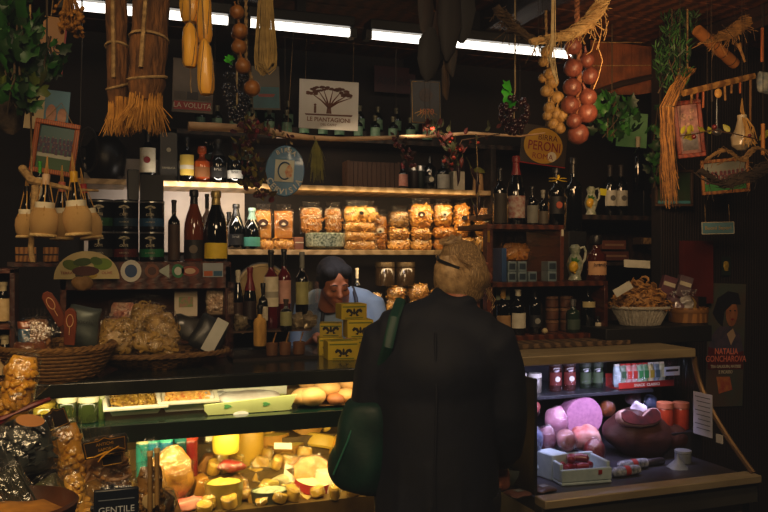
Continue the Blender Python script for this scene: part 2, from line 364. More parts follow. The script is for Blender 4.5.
# upper shelf
bottle(148, 4.12, Z1, 131, 8, 'dark wine bottle with tall white label showing a red cherry, beside the flat black box', glass=DGLASS, cap=CAPB, lab=PAPER, lz=(.18,.66), emblem=CAPR)
t = tag(B().box(-.043, .043, -.04, .04, 0, .27).out('gift_box', mat('#15130f', '#0d0b09', 9, .35), None, (X(168,4.12), 4.12, Z1), bev=.003), 'tall black gift box with a faint emblem on the upper shelf', 'box')
B().xf((0,-.041,.16), (pi/2,0,0)).lathe([(.011,0),(.011,.001)], 16).out('emblem', mat('#8a8068'), t); text('SAMBUCA', .014, mat('#8a8068'), t, (0,-.0415,.07))
t = tag(B().box(-.022, .022, -.03, .03, 0, .125).out('gift_box', mat('#0c0f0c', '#070807', 9, .4), None, (X(133,3.4), 3.4, CZ0), bev=.003), 'narrow black box standing upright between the two upper shelves', 'box')
bottle(187, 4.08, Z1, 137, 7, 'dark bottle with pale yellow label, first right of the tall black gift box', cap=CAPB, lab=mat('#d8b850','#c0a040',20,.6), lz=(.15,.6), kind='spirit', band=PAPER)
bottle(202, 4.08, Z1, 146, 8, 'squat amber decanter bottle with round stopper on the upper shelf', kind='decanter', glass=AMBER, lab=mat('#7a4a20'), lz=(.15,.42), name='decanter')
bottle(218, 4.08, Z1, 139, 8.5, 'dark champagne bottle with foil neck, directly right of the amber decanter', kind='champagne', cap=mat('#3a3630','#201e1a',20,.35,metal=.4), capf=.62, lab=mat('#151310'), lz=(.12,.36), word='brut', wm=SILVER)
bottle(235, 4.08, Z1, 140, 8, 'dark champagne bottle with foil neck, half behind the dried leaf garland', kind='champagne', cap=mat('#3a3630','#201e1a',20,.35,metal=.4), capf=.62, lab=mat('#d0ccc0'), lz=(.12,.3), word='brut', wm=INK)
for px, lb in ((172,'leftmost'),(210,'middle'),(247,'rightmost')):
    bottle(px, 4.25, Z1, 134, 6, '%s of three dim bottles standing behind the front row of the upper shelf' % lb, glass=GGLASS, cap=CAPB, lab=mat('#4a5a44'), lz=(.5,.6))
t = tag(B().lathe([(.06,0),(.085,.03),(.095,.1),(.09,.17),(.06,.21),(.05,.215),(.052,.235),(.02,.24)], 24).out('lidded_pot', mat('#1c1814','#0f0d0b',9,.35,metal=.3), None, (X(106,4.14), 4.14, Z1)), 'large dark lidded pot on the short upper shelf', 'pot')
B().tube([(-.09,0,.16),(-.13,0,.17),(-.13,0,.11),(-.09,0,.09)], .007).out('handle', mat('#1c1814','#0f0d0b',9,.35,metal=.3), t)
bottle(403, 4.06, Z1, 163, 5, 'small bottle with pink and white label, right of the wooden crate', lab=mat('#d09a88','#b86a5a',60,.6), lz=(.1,.55), kind='spirit', cap=CAPR)
bottle(430, 4.08, Z1, 156, 6, 'slim dark bottle with round pale neck badge, on the upper shelf behind the chilli strings', cap=CAPB, lab=mat('#1c1c18'), lz=(.2,.4), emblem=PAPER)
bottle(443, 4.08, Z1, 159, 6.5, 'dark bottle with large white label low on the glass, right part of the upper shelf', lab=mat('#b8b4a8','#a09c90',30,.6), lz=(.05,.5), cap=CAPB, kind='spirit')
for px, c, lb in ((414,'#2a1a14','dim reddish jar'),(421,'#1c2416','dim greenish jar')):
    bottle(px, 4.2, Z1, 166, 5, lb+' at the back of the upper shelf beside the slim bottle', kind='jar', glass=mat(c), cap=SILVER, name='jar', cat='jar')
t = thing('wooden_crate', 'weathered wooden slat crate on the upper shelf right of the blue sign', 'crate', (X(371,4.12), 4.12, Z1), -.05)
w = 26*MPP(371,4.1)
CR = mat('#4a2e1a','#2c1a0e',30,.7,bump=.3,tex='wave',st=(3,1,1))
b = B()
for i in range(11): b.box(-w+i*2*w/11+.001, -w+(i+1)*2*w/11-.001, -.06, -.05, 0, .14)
b.out('front_slats', CR, t, bev=.001); B().box(-w, w, .05, .06, 0, .14).out('back_board', CR, t)
for s in (-1, 1): B().box(s*w-.006, s*w+.006, -.06, .06, 0, .145).out('side_board', CR, t)
B().box(-w, w, -.05, .05, 0, .01).out('bottom_board', CR, t)
t = tag(B().box(-.035,.035,-.03,.03,0,.11).out('paper_carton', PAPER, None, (X(457,4.1), 4.1, Z1), bev=.003), 'cream carton behind the hanging dark chillies on the upper shelf', 'box')
t = thing('table_lamp', 'small shaded lamp with pale glowing body at the right end of the upper shelf', 'lamp', (X(478,4.1), 4.1, Z1))
B().lathe([(.03,0),(.032,.01),(.028,.1),(.02,.105)], 16).out('body', mat('#c8a070','#a07848',9,.6), t); B().lathe([(.045,.105),(.035,.125),(.012,.14)], 16).out('lamp_shade', mat('#7a7a30','#5a5a20',9,.6), t)
# small bottles of the top shelf : two rows, true look-alikes
p0 = bottle(300, 4.16, Z4, 110, 5.2, 'small dark bottle with a silver-green label in the front row of the top shelf', kind='spirit', glass=GGLASS, lab=mat('#8aa890','#2a6a44',25,.5), lz=(.12,.5), cap=mat('#8a8468','#5a5640',20,.4,metal=.4), h=.135, name='small_bottle', group='small bottles, front row of the top shelf')
for i in range(14):
    if i == 0: p0.location = (X(200,4.14), 4.14, Z4); continue
    dup(p0, (X(200+i*17.5, 4.14)+U(-.004,.004), 4.14, Z4), rot=U(-.4,.1))
tag(B().box(X(240,4.3), X(440,4.3), 4.19, 4.3, 0, .055).out('step_riser', WOOD_DK, None, (0,0,Z4)), 'dark step board raising the back row of small bottles on the top shelf', 'board')
for i in range(11):
    o = dup(p0, (X(252+i*18, 4.24)+U(-.004,.004), 4.24, Z4+.055), 'small dark bottle standing on the raised step, back row of the top shelf', rot=U(-.4,.1), group='small bottles, back row of the top shelf'); o.scale = (1,1,1.1)
# middle shelf (left, in front of the pale panel): stand on the stickered cabinet
CZ = 1.578
def can(px, py0, z, tint, label, y=3.36):
    r = 12.2*MPP(px, y); h = .122
    o = tag(B().lathe([(r*.97,0),(r,.004),(r,.008),(r*.985,.012),(r*.985,h-.012),(r,h-.008),(r,h-.004),(r*.95,h),(r*.9,h-.004)], 28).out('coffee_can', mat('#0e1112','#090b0c',12,.25,metal=.3), None, (X(px,y), y, z), (0,0,-TH*.5-.02)), label, 'can')
    a = B().arc(r*1.002, .018, .05, -165, -15).out('colour_band', tint, o)
    tree_part(o, (0, -r-.001, .085), .026, PAPER)
    text('CAFFE', .012, PAPER, o, (0, -r-.002, .062)); text('ARABICA', .009, PAPER, o, (0, -r-.0025, .034))
    B().lathe([(r*1.004, h-.01), (r*1.004, h-.004)], 28, cap=False).out('rim', SILVER, o)
    return o
def tree_part(parent, loc, s, m, name='tree_emblem'):
    b = B(); b.xf(loc)
    b.prism([(-.09*s,-.6*s),(.09*s,-.6*s),(.05*s,0),(-.05*s,0)], -.0008, 0)
    for k in range(7):
        a = rad(20+k*23); x, z = .62*s*cos(a), .1*s+.4*s*sin(a)
        b.prism([(-.02*s, -.1*s), (.03*s, -.1*s), (x+.02*s, z), (x-.02*s, z)], -.0008, 0)
        b.prism([(x+.2*s*cos(q)*(1.2+.2*sin(3*q+k)), z+.1*s*sin(q)) for q in [2*pi*j/9 for j in range(9)]], -.0009, 0)
    b.prism([(-.6*s,-.62*s),(.6*s,-.62*s),(.5*s,-.66*s),(-.5*s,-.66*s)], -.0008, 0)
    return b.out(name, m, parent, smooth=False)
GB, BB, RB = mat('#2a6a3a','#1c4c28',20,.4), mat('#24465e','#1a3448',20,.4), mat('#6a2420','#4a1612',20,.4)
for px, row, tint, lb in ((101,1,GB,'green banded black coffee can, top left of the stacked cans'),(126,1,BB,'blue banded black coffee can, top middle of the stacked cans'),(152,1,mat('#2c5c88','#1c4466',20,.4),'brighter blue banded black coffee can, top right of the stacked cans'),
        (101,0,mat('#3a3a34'),'black coffee can with grey band, bottom left of the stack'),(126,0,RB,'black coffee can with dark red band, bottom middle of the stack'),(152,0,mat('#1f7a48','#156034',20,.4),'black coffee can with bright green band, bottom right of the stack')):
    can(px, 0, CZ+row*.1225, tint, lb)
tag(B().box(X(140,3.45),X(163,3.45),3.42,3.47,CZ,Z1-.03).out('gift_box', mat('#0d0c0b','#080707',12,.5), None), 'big plain black box standing behind the right coffee cans', 'box')
bottle(174, 3.38, CZ, 200, 6, 'slim brown-black bottle with a full paper sleeve, right of the coffee cans', glass=DGLASS, lab=mat('#4a3424','#33241a',20,.6), lz=(.02,.6), cap=CAPB)
bottle(194, 3.36, CZ, 190, 10, 'pink-orange liqueur bottle with black neck and black label', kind='champagne', glass=ROSE, cap=CAPB, capf=.8, lab=mat('#1a1614'), lz=(.04,.3), emblem=mat('#6a5a48'), name='liqueur_bottle')
bottle(216, 3.34, CZ, 191, 11.5, 'champagne bottle with bright yellow neck foil and yellow label', kind='champagne', cap=mat('#c8b070','#a08848',30,.35,metal=.5), capf=.8, lab=YEL, lz=(.04,.26), name='champagne_bottle')
B().lathe([(.034,0),(.039,-.0),(.037,.02),(.028,.04),(.022,.05)], 20).out('neck_band', YEL, [o for o in col.objects if o.name.startswith('champagne_bottle')][-1], (0,0,.155))
bottle(207, 3.46, CZ, 194, 5, 'thin bottle with striped red and white sleeve behind the champagne bottle', glass=mat('#a8a098','#6a3030',60,.4,tex='lines',st=(1,1,3)), cap=CAPB)
bottle(236, 4.06, Z2, 204, 8, 'black sparkling wine bottle with silver lettering, left of the teal-labelled bottle', kind='champagne', cap=CAPB, capf=.7, lab=mat('#17171a'), lz=(.1,.34), word='brut', wm=SILVER)
bottle(252, 4.05, Z2, 208, 8.5, 'dark sparkling wine bottle with teal neck foil and teal square label', kind='champagne', cap=mat('#8aa8a0','#6a8c84',20,.4), capf=.72, lab=mat('#5aa898','#3e8c7e',20,.5), lz=(.08,.3))
bottle(229, 4.24, Z2, 212, 6, 'dim bottle half hidden behind the black sparkling wine bottle on the middle shelf', cap=CAPB)
# ================================================================ BAGGED PASTA
def pasta_mesh(kind, w, d, h, seed, m, parent):
    random.seed(seed); b = B(); n = 0
    if kind == 'long':
        for i in range(int(w/.0042)):
            for j in range(3):
                x = -w*.42+i*w*.84/int(w/.0042)+U(-.001,.001); y = -d*.3+j*d*.28; b.tube([(x, y, .01), (x+U(-.003,.003), y+U(-.002,.002), h*.97-U(0,.012))], .0019, 5)
    else:
        V = 0; cnt = int(55*max(1, h/.09))
        for i in range(cnt):
            for _ in range(8):
                x, y, z = U(-1,1), U(-1,.6), U(-1,1)
                q = abs(x)**3+abs(y)**2.4+abs(z)**3
                if .35 < q < .95: break
            p = Vector((x*w*.43, y*d*.42, h/2+z*h*.44)); dv = Vector((U(-1,1), U(-1,1)*.6, U(-1,1))).normalized()
            if kind == 'tube': L = .016; b.tube([p-dv*L, p, p+dv*L], .0062, 6)
            elif kind == 'nest':
                r = U(.009, .014); a = dv.orthogonal().normalized(); c = dv.cross(a)
                b.tube([p+a*r*cos(t)+c*r*sin(t)+dv*.002*t for t in [k*.8 for k in range(9)]], .0032, 5, flat=.5)
            elif kind == 'bow':
                a = dv.orthogonal().normalized(); b.tube([p-dv*.014, p-dv*.006, p, p+dv*.006, p+dv*.014], [.011,.008,.0025,.008,.011], 6, flat=.35)
            elif kind == 'nut': b.ball(p, (U(.007,.010), U(.006,.009), U(.009,.012)), (U(0,3),U(0,3),U(0,3)), 7, 5)
            else: b.ball(p, (.009,.006,.009), (U(0,3),U(0,3),U(0,3)), 8, 5)
    random.seed(seed+99)
    b.pillow(w*.84, d*.66, h*.93, c=(0,.002,h*.02)); 
    return b.out('pasta', m, parent, stuff=True)
PAST = mat('#e0a040','#a8681c',14,.5,vary=.12); PASTL = mat('#e4b25a','#b87c2c',14,.5,vary=.1); PASTO = mat('#d08c28','#9c5c14',14,.5)
PROTO = {}
def bag(px, y, z, wpx, h, kind, label, m=PAST, d=.075, seed=1, sticker=None, name='pasta_bag', cat='pasta bag', seal=True, rot=None, dark=0, loc=None, w=None, film=None):
    w = w or wpx*MPP(px, y); key = (kind, round(w*50), round(h*50), m.name)
    t = thing(name, label, cat, loc or (X(px, y), y, z), rot if rot is not None else -TH*.6+U(-.12,.12))
    if key in PROTO:
        for ch in PROTO[key]:
            c = ch.copy(); col.objects.link(c); c.parent = t
        R()
    else:
        a = pasta_mesh(kind, w, d, h, seed, m, t)
        st = random.getstate()
        c = B().pillow(w, d, h, 16, pinch=.12).jit(.006, 28, seed).out('film', film or FILMW, t)
        PROTO[key] = [a, c]; random.setstate(st)
    if seal:
        b = B(); pts = [(-w*.4+i*w*.8/12, (.004 if i % 2 else -.004)) for i in range(13)]
        pr = None
        for i, (x, yy) in enumerate(pts):
            q = (b.v(x*.8, yy, h*.97), b.v(x*.95, yy*1.6, h*1.0+.03))
            if pr: b.f([pr[0], q[0], q[1], pr[1]])
            pr = q
        b.out('top_seal', FILMW, t)
    if sticker:
        sw, cm, em = sticker; sz = h*.55
        b = B().xf((0, -d*.5-.003, sz), (pi/2,0,0)); b.lathe([(sw,0),(sw,.002)], 20, sy=.75); a = b.out('sticker', cm, t)
        if em: B().xf((0, -d*.5-.0055, sz-.004)).prism([(-sw*.5,-.004),(0,.008),(sw*.5,-.004),(0,-.008)], -.0008, 0).out('emblem', em, a)
    return t
DARKL = mat('#3a1e14','#241008',12,.5)
# shelf y about 4.1, base Z2
bag(263,4.07,Z2+.052,19,.155,'long','leftmost pack of upright spaghetti under the blue sign', seed=3, sticker=(.026,DARKL,PAPER), d=.05)
bag(284,4.07,Z2+.052,20,.155,'long','second pack of upright spaghetti, right of the first under the blue sign', seed=4, sticker=(.026,DARKL,PAPER), d=.05, m=PASTO)
for px, lb in ((262,'left'),(285,'right')):
    bag(px,4.07,Z2,27,.05,'nest','flat bag of pasta lying beneath the %s spaghetti pack' % lb, m=PASTL, seal=False, d=.09)
def framed_bag(px, wpx, label):
    t = bag(px,4.1,Z2+.09,wpx,.135,'tube',label, m=mat('#b87c34','#8a5620',14,.5), d=.05)
    w = wpx*MPP(px,4.1)*.42; OUTL = mat('#d8d0b8')
    b = B(); b.tube([(x*w, -.03, .105+zz) for x, zz in ((-1,0),(-.7,.022),(0,.028),(.7,.022),(1,0),(.7,-.016),(-.7,-.016),(-1,0))], .0012, 5)
    b.tube([(.5*w*cos(a), -.031, .062+.02*sin(a)) for a in [k*pi/8 for k in range(17)]], .001, 5); b.out('label_outline', OUTL, t)
framed_bag(311, 24, 'brown pasta bag with white outlined label, left one standing in the speckled bowl')
framed_bag(333, 18, 'narrower brown pasta bag with white outlined label, right one in the speckled bowl')
w = 20*MPP(325,4.1); tag(B().lathe([(w*.6,0),(w*.95,.02),(w,.085),(w*.96,.088),(w*.9,.03),(w*.5,.02)], 28, cap=False).out('speckled_bowl', mat('#cfd8c4','#1e3a2c',90,.3,coat=.4), None, (X(325,4.1),4.1,Z2), solid=.003), 'green and white speckled bowl under two brown pasta bags', 'bowl')
t = tag(B().box(-.022,.022,-.03,.03,0,.065).out('small_box', mat('#8a5a44','#6a3e2e',12,.6), None, (X(298,4.04),4.04,Z2), bev=.002), 'small brown box left of the speckled bowl on the middle shelf', 'box'); B().box(-.0225,.0225,-.031,-.03,.035,.04).out('stripe', PAPER, t)
for i, (h, lb) in enumerate(((.05,'bottom'),(.05,'second from bottom'),(.05,'third from bottom'))):
    bag(360,4.07,Z2+i*.05,36,.05,'nest','%s bag in the stack of four wide pasta bags' % lb, m=PASTL, seal=False, d=.1, rot=-.12+.05*i)
bag(360,4.07,Z2+.15,38,.085,'tube','topmost and fullest bag in the stack of four wide pasta bags', m=PASTL, sticker=(.014,INK,None), d=.09)
bag(380,4.14,Z2,17,.195,'bow','tall dim bag with round white emblem, standing right behind the wide stack', m=PASTO, sticker=(.02,PAPER,INK), d=.07)
S2 = [(399,0,22,.06,'tube',PASTL,'bottom left bag of the paired pasta bags, right of the wide stack'),(421,0,22,.06,'tube',PASTL,'bottom right bag of the paired pasta bags, right of the wide stack'),
      (399,.06,22,.062,'bow',PASTL,'upper left bag of the paired pasta bags, under the dark jar-like bag'),(421,.06,21,.062,'bow',PASTL,'upper right bag of the paired pasta bags, under the tall tube pasta'),
      (399,.122,22,.09,'nut',mat('#a87c3c','#5a3a18',20,.5),'dim olive-brown bag on top of the left paired bags'),(421,.122,25,.135,'tube',PAST,'tall tube pasta bag with dark oval sticker, topmost of the right paired column'),
      (444,0,24,.065,'bow',PASTO,'bottom bag of the orange pasta column'),(444,.065,24,.065,'tube',PASTO,'middle bag of the orange pasta column'),(443,.13,21,.13,'nut',PAST,'topmost bag of the orange pasta column, with white diamond sticker'),
      (464,0,20,.075,'bow',PASTL,'bottom bag of the pasta column just above the customer\'s hair clip'),(462,.075,17,.19,'tube',PAST,'slim golden pasta bag with black round sticker above the customer\'s head'),
      (484,0,20,.08,'tube',PASTL,'bottom right pasta bag against the shelf upright'),(484,.08,23,.17,'bow',PAST,'upper right pasta bag with pale star sticker against the shelf upright')]
for i, (px, dz, w, h, k, m, lb) in enumerate(S2):
    stk = (.02, DARKL, PAPER) if 'oval' in lb else (.02, PAPER, INK) if 'diamond' in lb or 'star' in lb else (.018, INK, None) if 'black round' in lb else None
    bag(px,4.07,Z2+dz,w,h,k,lb,m=m,seed=20+i,seal=h>.08,sticker=stk,d=.08)
# lower shelf behind the assistant
for i, (px, dz, w, h, k, lb) in enumerate(((396,0,22,.075,'tube','bottom left pasta bag on the low shelf behind the assistant'),(418,0,21,.075,'bow','bottom right pasta bag on the low shelf behind the assistant'),
      (396,.075,22,.075,'bow','second pasta bag up on the low shelf, right of the assistant'),(418,.075,22,.085,'nest','second right pasta bag on the low shelf beside the customer\'s hair'),(374,0,18,.12,'nut','shadowed pasta bag partly behind the assistant\'s shoulder'),(440,0,20,.14,'tube','pasta bag on the low shelf hidden partly by the customer\'s hair'))):
    bag(px,4.07,Z3+dz,w,h,k,lb,m=PASTL,seed=50+i,seal=False)
for px, lb in ((385,'left'),(405,'right')):
    bottle(px, 4.08, Z3+.151, 262, 10, '%s clear glass jar on top of the low shelf pasta' % lb, kind='jar', glass=mat('#3a2c1c','#241a10',20,.15,coat=.5), cap=mat('#5a4a30','#3a3020',20,.3,metal=.5), name='storage_jar', cat='jar')
bottle(357, 4.05, Z3, 268, 4, 'slim bottle with bright neck right behind the assistant\'s shoulder', cap=PAPER, kind='bordeaux')
# ================================================================ STICKERED CABINET (left, on the worktop)
CY = 3.17
xa, xb = X(60,CY), X(231,CY)
cb = thing('pastry_cabinet', 'red-brown wooden glass cabinet with round stickers on its top rail', 'cabinet', (0,0,1.2))
H = CZ-1.2
b = B(); b.box(xa,xb,CY,CY+.02,H-.105,H); b.box(xa,xb,CY+.02,3.5,H-.018,H); b.out('top_rail', WOOD_RED, cb, bev=.002)
B().box(xa,xb,CY,3.5,0,.03).out('base', WOOD_RED, cb, bev=.002)
for x in (xa, xb-.022): B().box(x, x+.022, CY, 3.5, .03, H-.018).out('side_panel', WOOD_RED, cb, bev=.002)
B().box(xa+.022, xb-.022, 3.48, 3.5, .03, H-.018).out('back_panel', mat('#6a3a1c','#4a2410',6,.6), cb)
B().box(xa+.022, xb-.022, CY+.03, 3.46, .15, .156).out('glass_shelf', GLASS, cb)
B().box(xa+.022, xb-.022, CY+.008, CY+.011, .03, H-.105).out('front_glass', GLASS, cb)
def sticker(px, py, rx, rz, label, m1, m2=None, shape='round', y=CY-.0015):
    p = at(px, py, y); k = MPP(px, y); t = thing('sticker', label, 'sticker', p)
    if shape == 'round': b = B().xf((0,0,0), (pi/2,0,0)); b.lathe([(rx*k,0),(rx*k,.001)], 20, sy=rz/rx)
    else: b = B(); b.prism([(x*rx*k, z*rz*k) for x, z in shape], -.001, 0)
    b.out('backing', m1, t, smooth=False)
    if m2: B().xf((0,-.001,0), (pi/2,0,0)).lathe([(rx*k*.6,0),(rx*k*.6,.001)], 16, sy=rz/rx).out('emblem', m2, t, smooth=False)
    return t
sticker(131,271,10,11,'white oval sticker with a blue emblem hanging from the cabinet rail, above the chips bag', mat('#d0ccc0'), mat('#2a4a7a'))
sticker(152,271,7,7,'round dull brown sticker on the cabinet rail', mat('#7a4426'), mat('#4a2412'))
sticker(165,271,7,7,'white arrow-shaped sticker on the cabinet rail', mat('#a8b0a4'), None, [(-1,0),(.6,1),(.6,-1)])
sticker(178,271,6,7,'green ring sticker with white centre on the cabinet rail', mat('#2a7a4a'), mat('#d0d4c4'))
sticker(190,271,9,5,'reddish oval sticker on the cabinet rail, right of the green ring', mat('#8a3a24'), mat('#c8a888'))
t = sticker(213,270,10,7,'payment cards sticker at the right end of the cabinet rail', mat('#9aa0a4'), None, [(-1,-1),(1,-1),(1,1),(-1,1)])
k = MPP(213,CY); B().box(-9*k,-.5*k,-.002,-.001,-6*k,-1*k).out('orange_card', mat('#b85a24'), t); B().box(.5*k,9*k,-.002,-.001,-6*k,-1*k).out('blue_card', mat('#2a5a7a'), t)
# half-round olive sign, in front of the rail
p = at(87,279,3.13); k = MPP(87,3.13); t = thing('olive_sign', 'half-round cream sign with painted olives and leaves, above the basket', 'sign', p, -.1)
b = B(); b.prism([(31*k*cos(a), 28*k*sin(a)) for a in [pi*i/20 for i in range(21)]], -.004, 0); b.out('board', mat('#c8b888','#b4a270',9,.6), t, smooth=False)
def blob(cx, cz, rx, rz, m, name, parent, dy=-.0055, tilt=0):
    b = B(); b.xf((cx*k, dy, cz*k), (0, tilt, 0)); b.prism([(rx*k*cos(a), rz*k*sin(a)) for a in [2*pi*i/14 for i in range(14)]], -.001, 0); return b.out(name, m, parent, smooth=False)
for cx, cz, rx, rz, c, ti in ((-15,14,8,5,'#5c7018',.3),(-4,17,9,4,'#3c5414',-.1),(15,15,9,6,'#7a9a24',0),(9,18,6,4,'#4c6a18',.3),(-1,8,13,5,'#4a1c10',0),(0,3,9,3,'#8a7a1c',0),(-7,4,4,3,'#1c1a10',0),(6,4,4,3,'#b89a30',0)):
    blob(cx, cz, rx, rz, mat(c), 'painted_fruit', t, dy=-.0055-.0004*abs(cx % 5), tilt=ti)
text('TERRA', .014, RED, t, (-19*k,-.006,6*k)); text('OLIVE', .014, RED, t, (19*k,-.006,6*k))
# pastries inside the cabinet
for i, (px, py, w, h, c, nm, lb) in enumerate(((123,302,20,17,'#c8543a','chips_bag','red and white snack bag under the white oval sticker'),(186,291,14,13,'#c8a890','card_note','pale pink printed card standing in the cabinet'),(216,308,15,12,'#b8906a','pastry_bag','clear bag of pale pastries in the right of the cabinet'))):
    p = at(px, py+h, 3.26); k = MPP(px,3.26)
    if nm == 'card_note':
        t = thing(nm, lb, 'card', (p.x, p.y, 1.36)); B().box(-w*.8*k,w*.8*k,0,.003,0,h*2*k).out('card', mat('#d8c8b0'), t); B().box(-w*.5*k,w*.5*k,-.001,0,h*.7*k,h*1.5*k).out('print', mat('#b86a6a','#6a9a5a',60,.6), t)
    else: bag(px,3.26,1.357 if i == 2 else 1.23,w*1.5,.13 if i == 2 else .2,'nut' if i == 2 else 'disc',lb,m=mat(c,'#d8c0a0',20,.6),seed=80+i,name=nm,cat='snack bag',d=.08)
for i in range(3):
    t = tag(B().lathe([(.02,0),(.026,.01),(.026,.05),(.02,.06)], 16).xf().out('cheese_round', mat('#d08a28','#b06a18',9,.5), None, (X(224,3.3)+.0, 3.3, 1.357+i*.061)), ('bottom','middle','top')[i]+' small orange cheese in the column at the cabinet\'s right side', 'cheese')
# ================================================================ ACRYLIC DISPLAY with small bottles
YA = 3.02; xa, xb = X(233,YA), X(319,YA)
ac = thing('acrylic_display', 'low clear acrylic display box full of little bottles, left of the yellow boxes', 'display box', (0,0,1.2))
for q, bx in (('front_pane',(xa,xb,YA,YA+.004,0,.30)),('side_pane',(xa,xa+.004,YA,3.3,0,.30)),('side_pane',(xb-.004,xb,YA,3.3,0,.30))): B().box(*bx).out(q, GLASS, ac)
B().box(xa,xb,YA,3.3,0,.012).out('base', mat('#2a2018','#1c1410',6,.4), ac); 
B().box(xa+.004,xb-.004,YA+.1,3.296,.10,.106).out('inner_tray', mat('#4a3420','#33221a',6,.5), ac)
p = at(262,290,3.33); t = tag(B().xf((0,0,0),(pi/2,0,0)).lathe([(.108,-.004),(.112,0),(.112,.008),(.1,.01),(.098,.006)], 40).out('round_tray', mat('#b8a070','#a08858',6,.4), None, (p.x, 3.33, p.z)), 'large round cream tray with metal rim, standing behind the little bottles', 'tray')
B().box(-.03,.03,.012,.03,1.202-p.z,.05).out('stand', WOOD_DK, t)
B().tube([(.112*cos(a), -.004, .112*sin(a)) for a in [pi*i/18 for i in range(37)]], .005, 6).out('rim', SILVER, t)
zt = 1.306
bottle(238,3.24,zt,270,5.5,'small dark bottle with cork top at the left end of the acrylic display', cap=PAPER, kind='champagne', lab=mat('#3a2418'))
bottle(250,3.24,zt,267,6.5,'dark bottle with red neck capsule in front of the round cream tray', cap=CAPR, kind='champagne', capf=.62, lab=mat('#2a1a14'))
bottle(271,3.22,zt,250,7.5,'red wine bottle with big white label, tallest in the acrylic display', glass=REDW, cap=CAPB, lab=PAPER, lz=(.28,.66), band=mat('#a8a08c'))
bottle(284,3.27,zt,249,7,'dark red bottle with pinkish label, right of the tall white-labelled bottle', glass=REDW, cap=CAPB, lab=mat('#c89888','#a87868',20,.6), lz=(.3,.6))
bottle(302,3.25,zt,252,6.5,'black bottle with white neck and yellow-green label in the display', cap=mat('#8a8a80'), lab=mat('#a8a468','#8a8650',20,.6), lz=(.3,.6))
bottle(263,3.16,zt,283,5,'tiny dark bottle with cream shoulder label in the middle of the display', kind='spirit', lab=PAPER, lz=(.2,.5), cap=CAPB)
bottle(286,3.12,zt,299,6,'small bottle with faded green label low in the display', kind='spirit', lab=mat('#8a8a60','#6a6a44',20,.6), lz=(.15,.6), cap=mat('#3a2a1a'))
bottle(260,3.1,1.25,305,6.5,'small flask wrapped in straw at the front of the display', kind='spirit', glass=STRAW, cap=CAPB, name='straw_flask')
for i, (px, lb) in enumerate(((272,'left'),(285,'middle'),(299,'right'))):
    t = tag(B().lathe([(.018,0),(.022,.004),(.024,.05),(.02,.052),(.019,.012)], 16, cap=False).out('wooden_cup', mat('#6a4424','#4a2c14',20,.6), None, (X(px,3.07),3.07,1.212)), '%s of three small wooden cups with handles in the display' % lb, 'cup')
    B().tube([(0,0,.01),(.006,-.004,.06),(.016,-.004,.09)], .003, 6).out('spoon_handle', WOOD_LT, t)
for i, (px, py, lb) in enumerate(((241,318,'crumpled foil sweets at the left front corner of the display'),(298,292,'crumpled clear wrap with foil glints on the right of the display'),(309,302,'second crumpled foil wrap, by the right pane of the display'))):
    tag(B().ball((0,0,.03),(.03,.025,.034),u=20,w=14).jit(.016,60,i).out('foil_wrap', mat('#a89878','#4a3c2c',30,.25,metal=.5), None, (X(px,3.15),3.15,1.306)), lb, 'sweets')
# ================================================================ YELLOW BOXES
YB = mat('#c8b01c','#a89010',6,.5); YBT = mat('#8a8a1c','#6a6c14',6,.5)
def ybox(pxc, z, y, wpx, lb, rz, h=.072):
    w = wpx*MPP(pxc, y)/2
    t = tag(B().box(-w,w,-.05,.05,0,h).out('yellow_box', YB, None, (X(pxc,y), y, z), (0,0,rz), bev=.0015), lb, 'box')
    b = B()
    for s in (-1,1):   # two crouching dark wings with a small head between
        b.prism([(s*.004,.028),(s*.012,.04),(s*.026,.044),(s*.034,.034),(s*.03,.026),(s*.02,.032),(s*.012,.022),(s*.022,.016),(s*.01,.012)], -.0512, -.0502)
    b.prism([(-.005,.02),(.005,.02),(.004,.04),(0,.046),(-.004,.04)], -.0514, -.0502)
    b.out('bird_emblem', INK, t, smooth=False)
    B().box(-w*.9,w*.9,-.0508,-.05,h-.014,h-.009).out('stripe', mat('#5a6a14'), t); B().box(-w*.7,w*.7,-.0508,-.05,.004,.008).out('stripe', mat('#5a6a14'), t)
    B().box(-w*.7,w*.7,-.03,.03,h,h+.0008).out('top_print', YBT, t)
    return t
ybox(341,1.2,2.99,31,'front left yellow box of the bottom layer, largest in view',-.1)
ybox(367,1.2,3.03,26,'front right yellow box of the bottom layer, beside the customer',-.1)
ybox(330,1.2,3.14,24,'yellow box at the back left of the bottom layer',-.2)
ybox(331,1.273,3.15,22,'yellow box on the back left, second layer of its stack',-.3,h=.055)
ybox(358,1.273,3.08,26,'yellow box in the middle layer with reddish print line',-.12)
ybox(351,1.346,3.10,26,'topmost yellow box in front of the assistant',-.05,h=.062)
# ================================================================ LEFT BASKETS
WICK = mat('#8a6434','#4c3218',60,.75,bump=.8,tex='weave',bsc=90,vary=.02)
def basket(b, rx, ry, z0, z1, flare=1.25, seg=40, rows=9, rad_=.006):
    for j in range(rows):
        t = j/(rows-1); k = 1/flare+(1-1/flare)*t**.7; z = z0+(z1-z0)*t
        b.tube([(rx*k*cos(a), ry*k*sin(a), z+.003*sin(a*18+j*pi)) for a in [2*pi*i/seg for i in range(seg+1)]], rad_*1.3, 6, cap=False)
    return b
def rope_rim(b, rx, ry, z, r=.012, n=90):
    for ph in (0, 2*pi/3, 4*pi/3):
        b.tube([((rx+r*.6*cos(a*14+ph))*cos(a), (ry+r*.6*cos(a*14+ph))*sin(a), z+r*.6*sin(a*14+ph)) for a in [2*pi*i/n for i in range(n+1)]], r*.75, 6, cap=False)
    return b
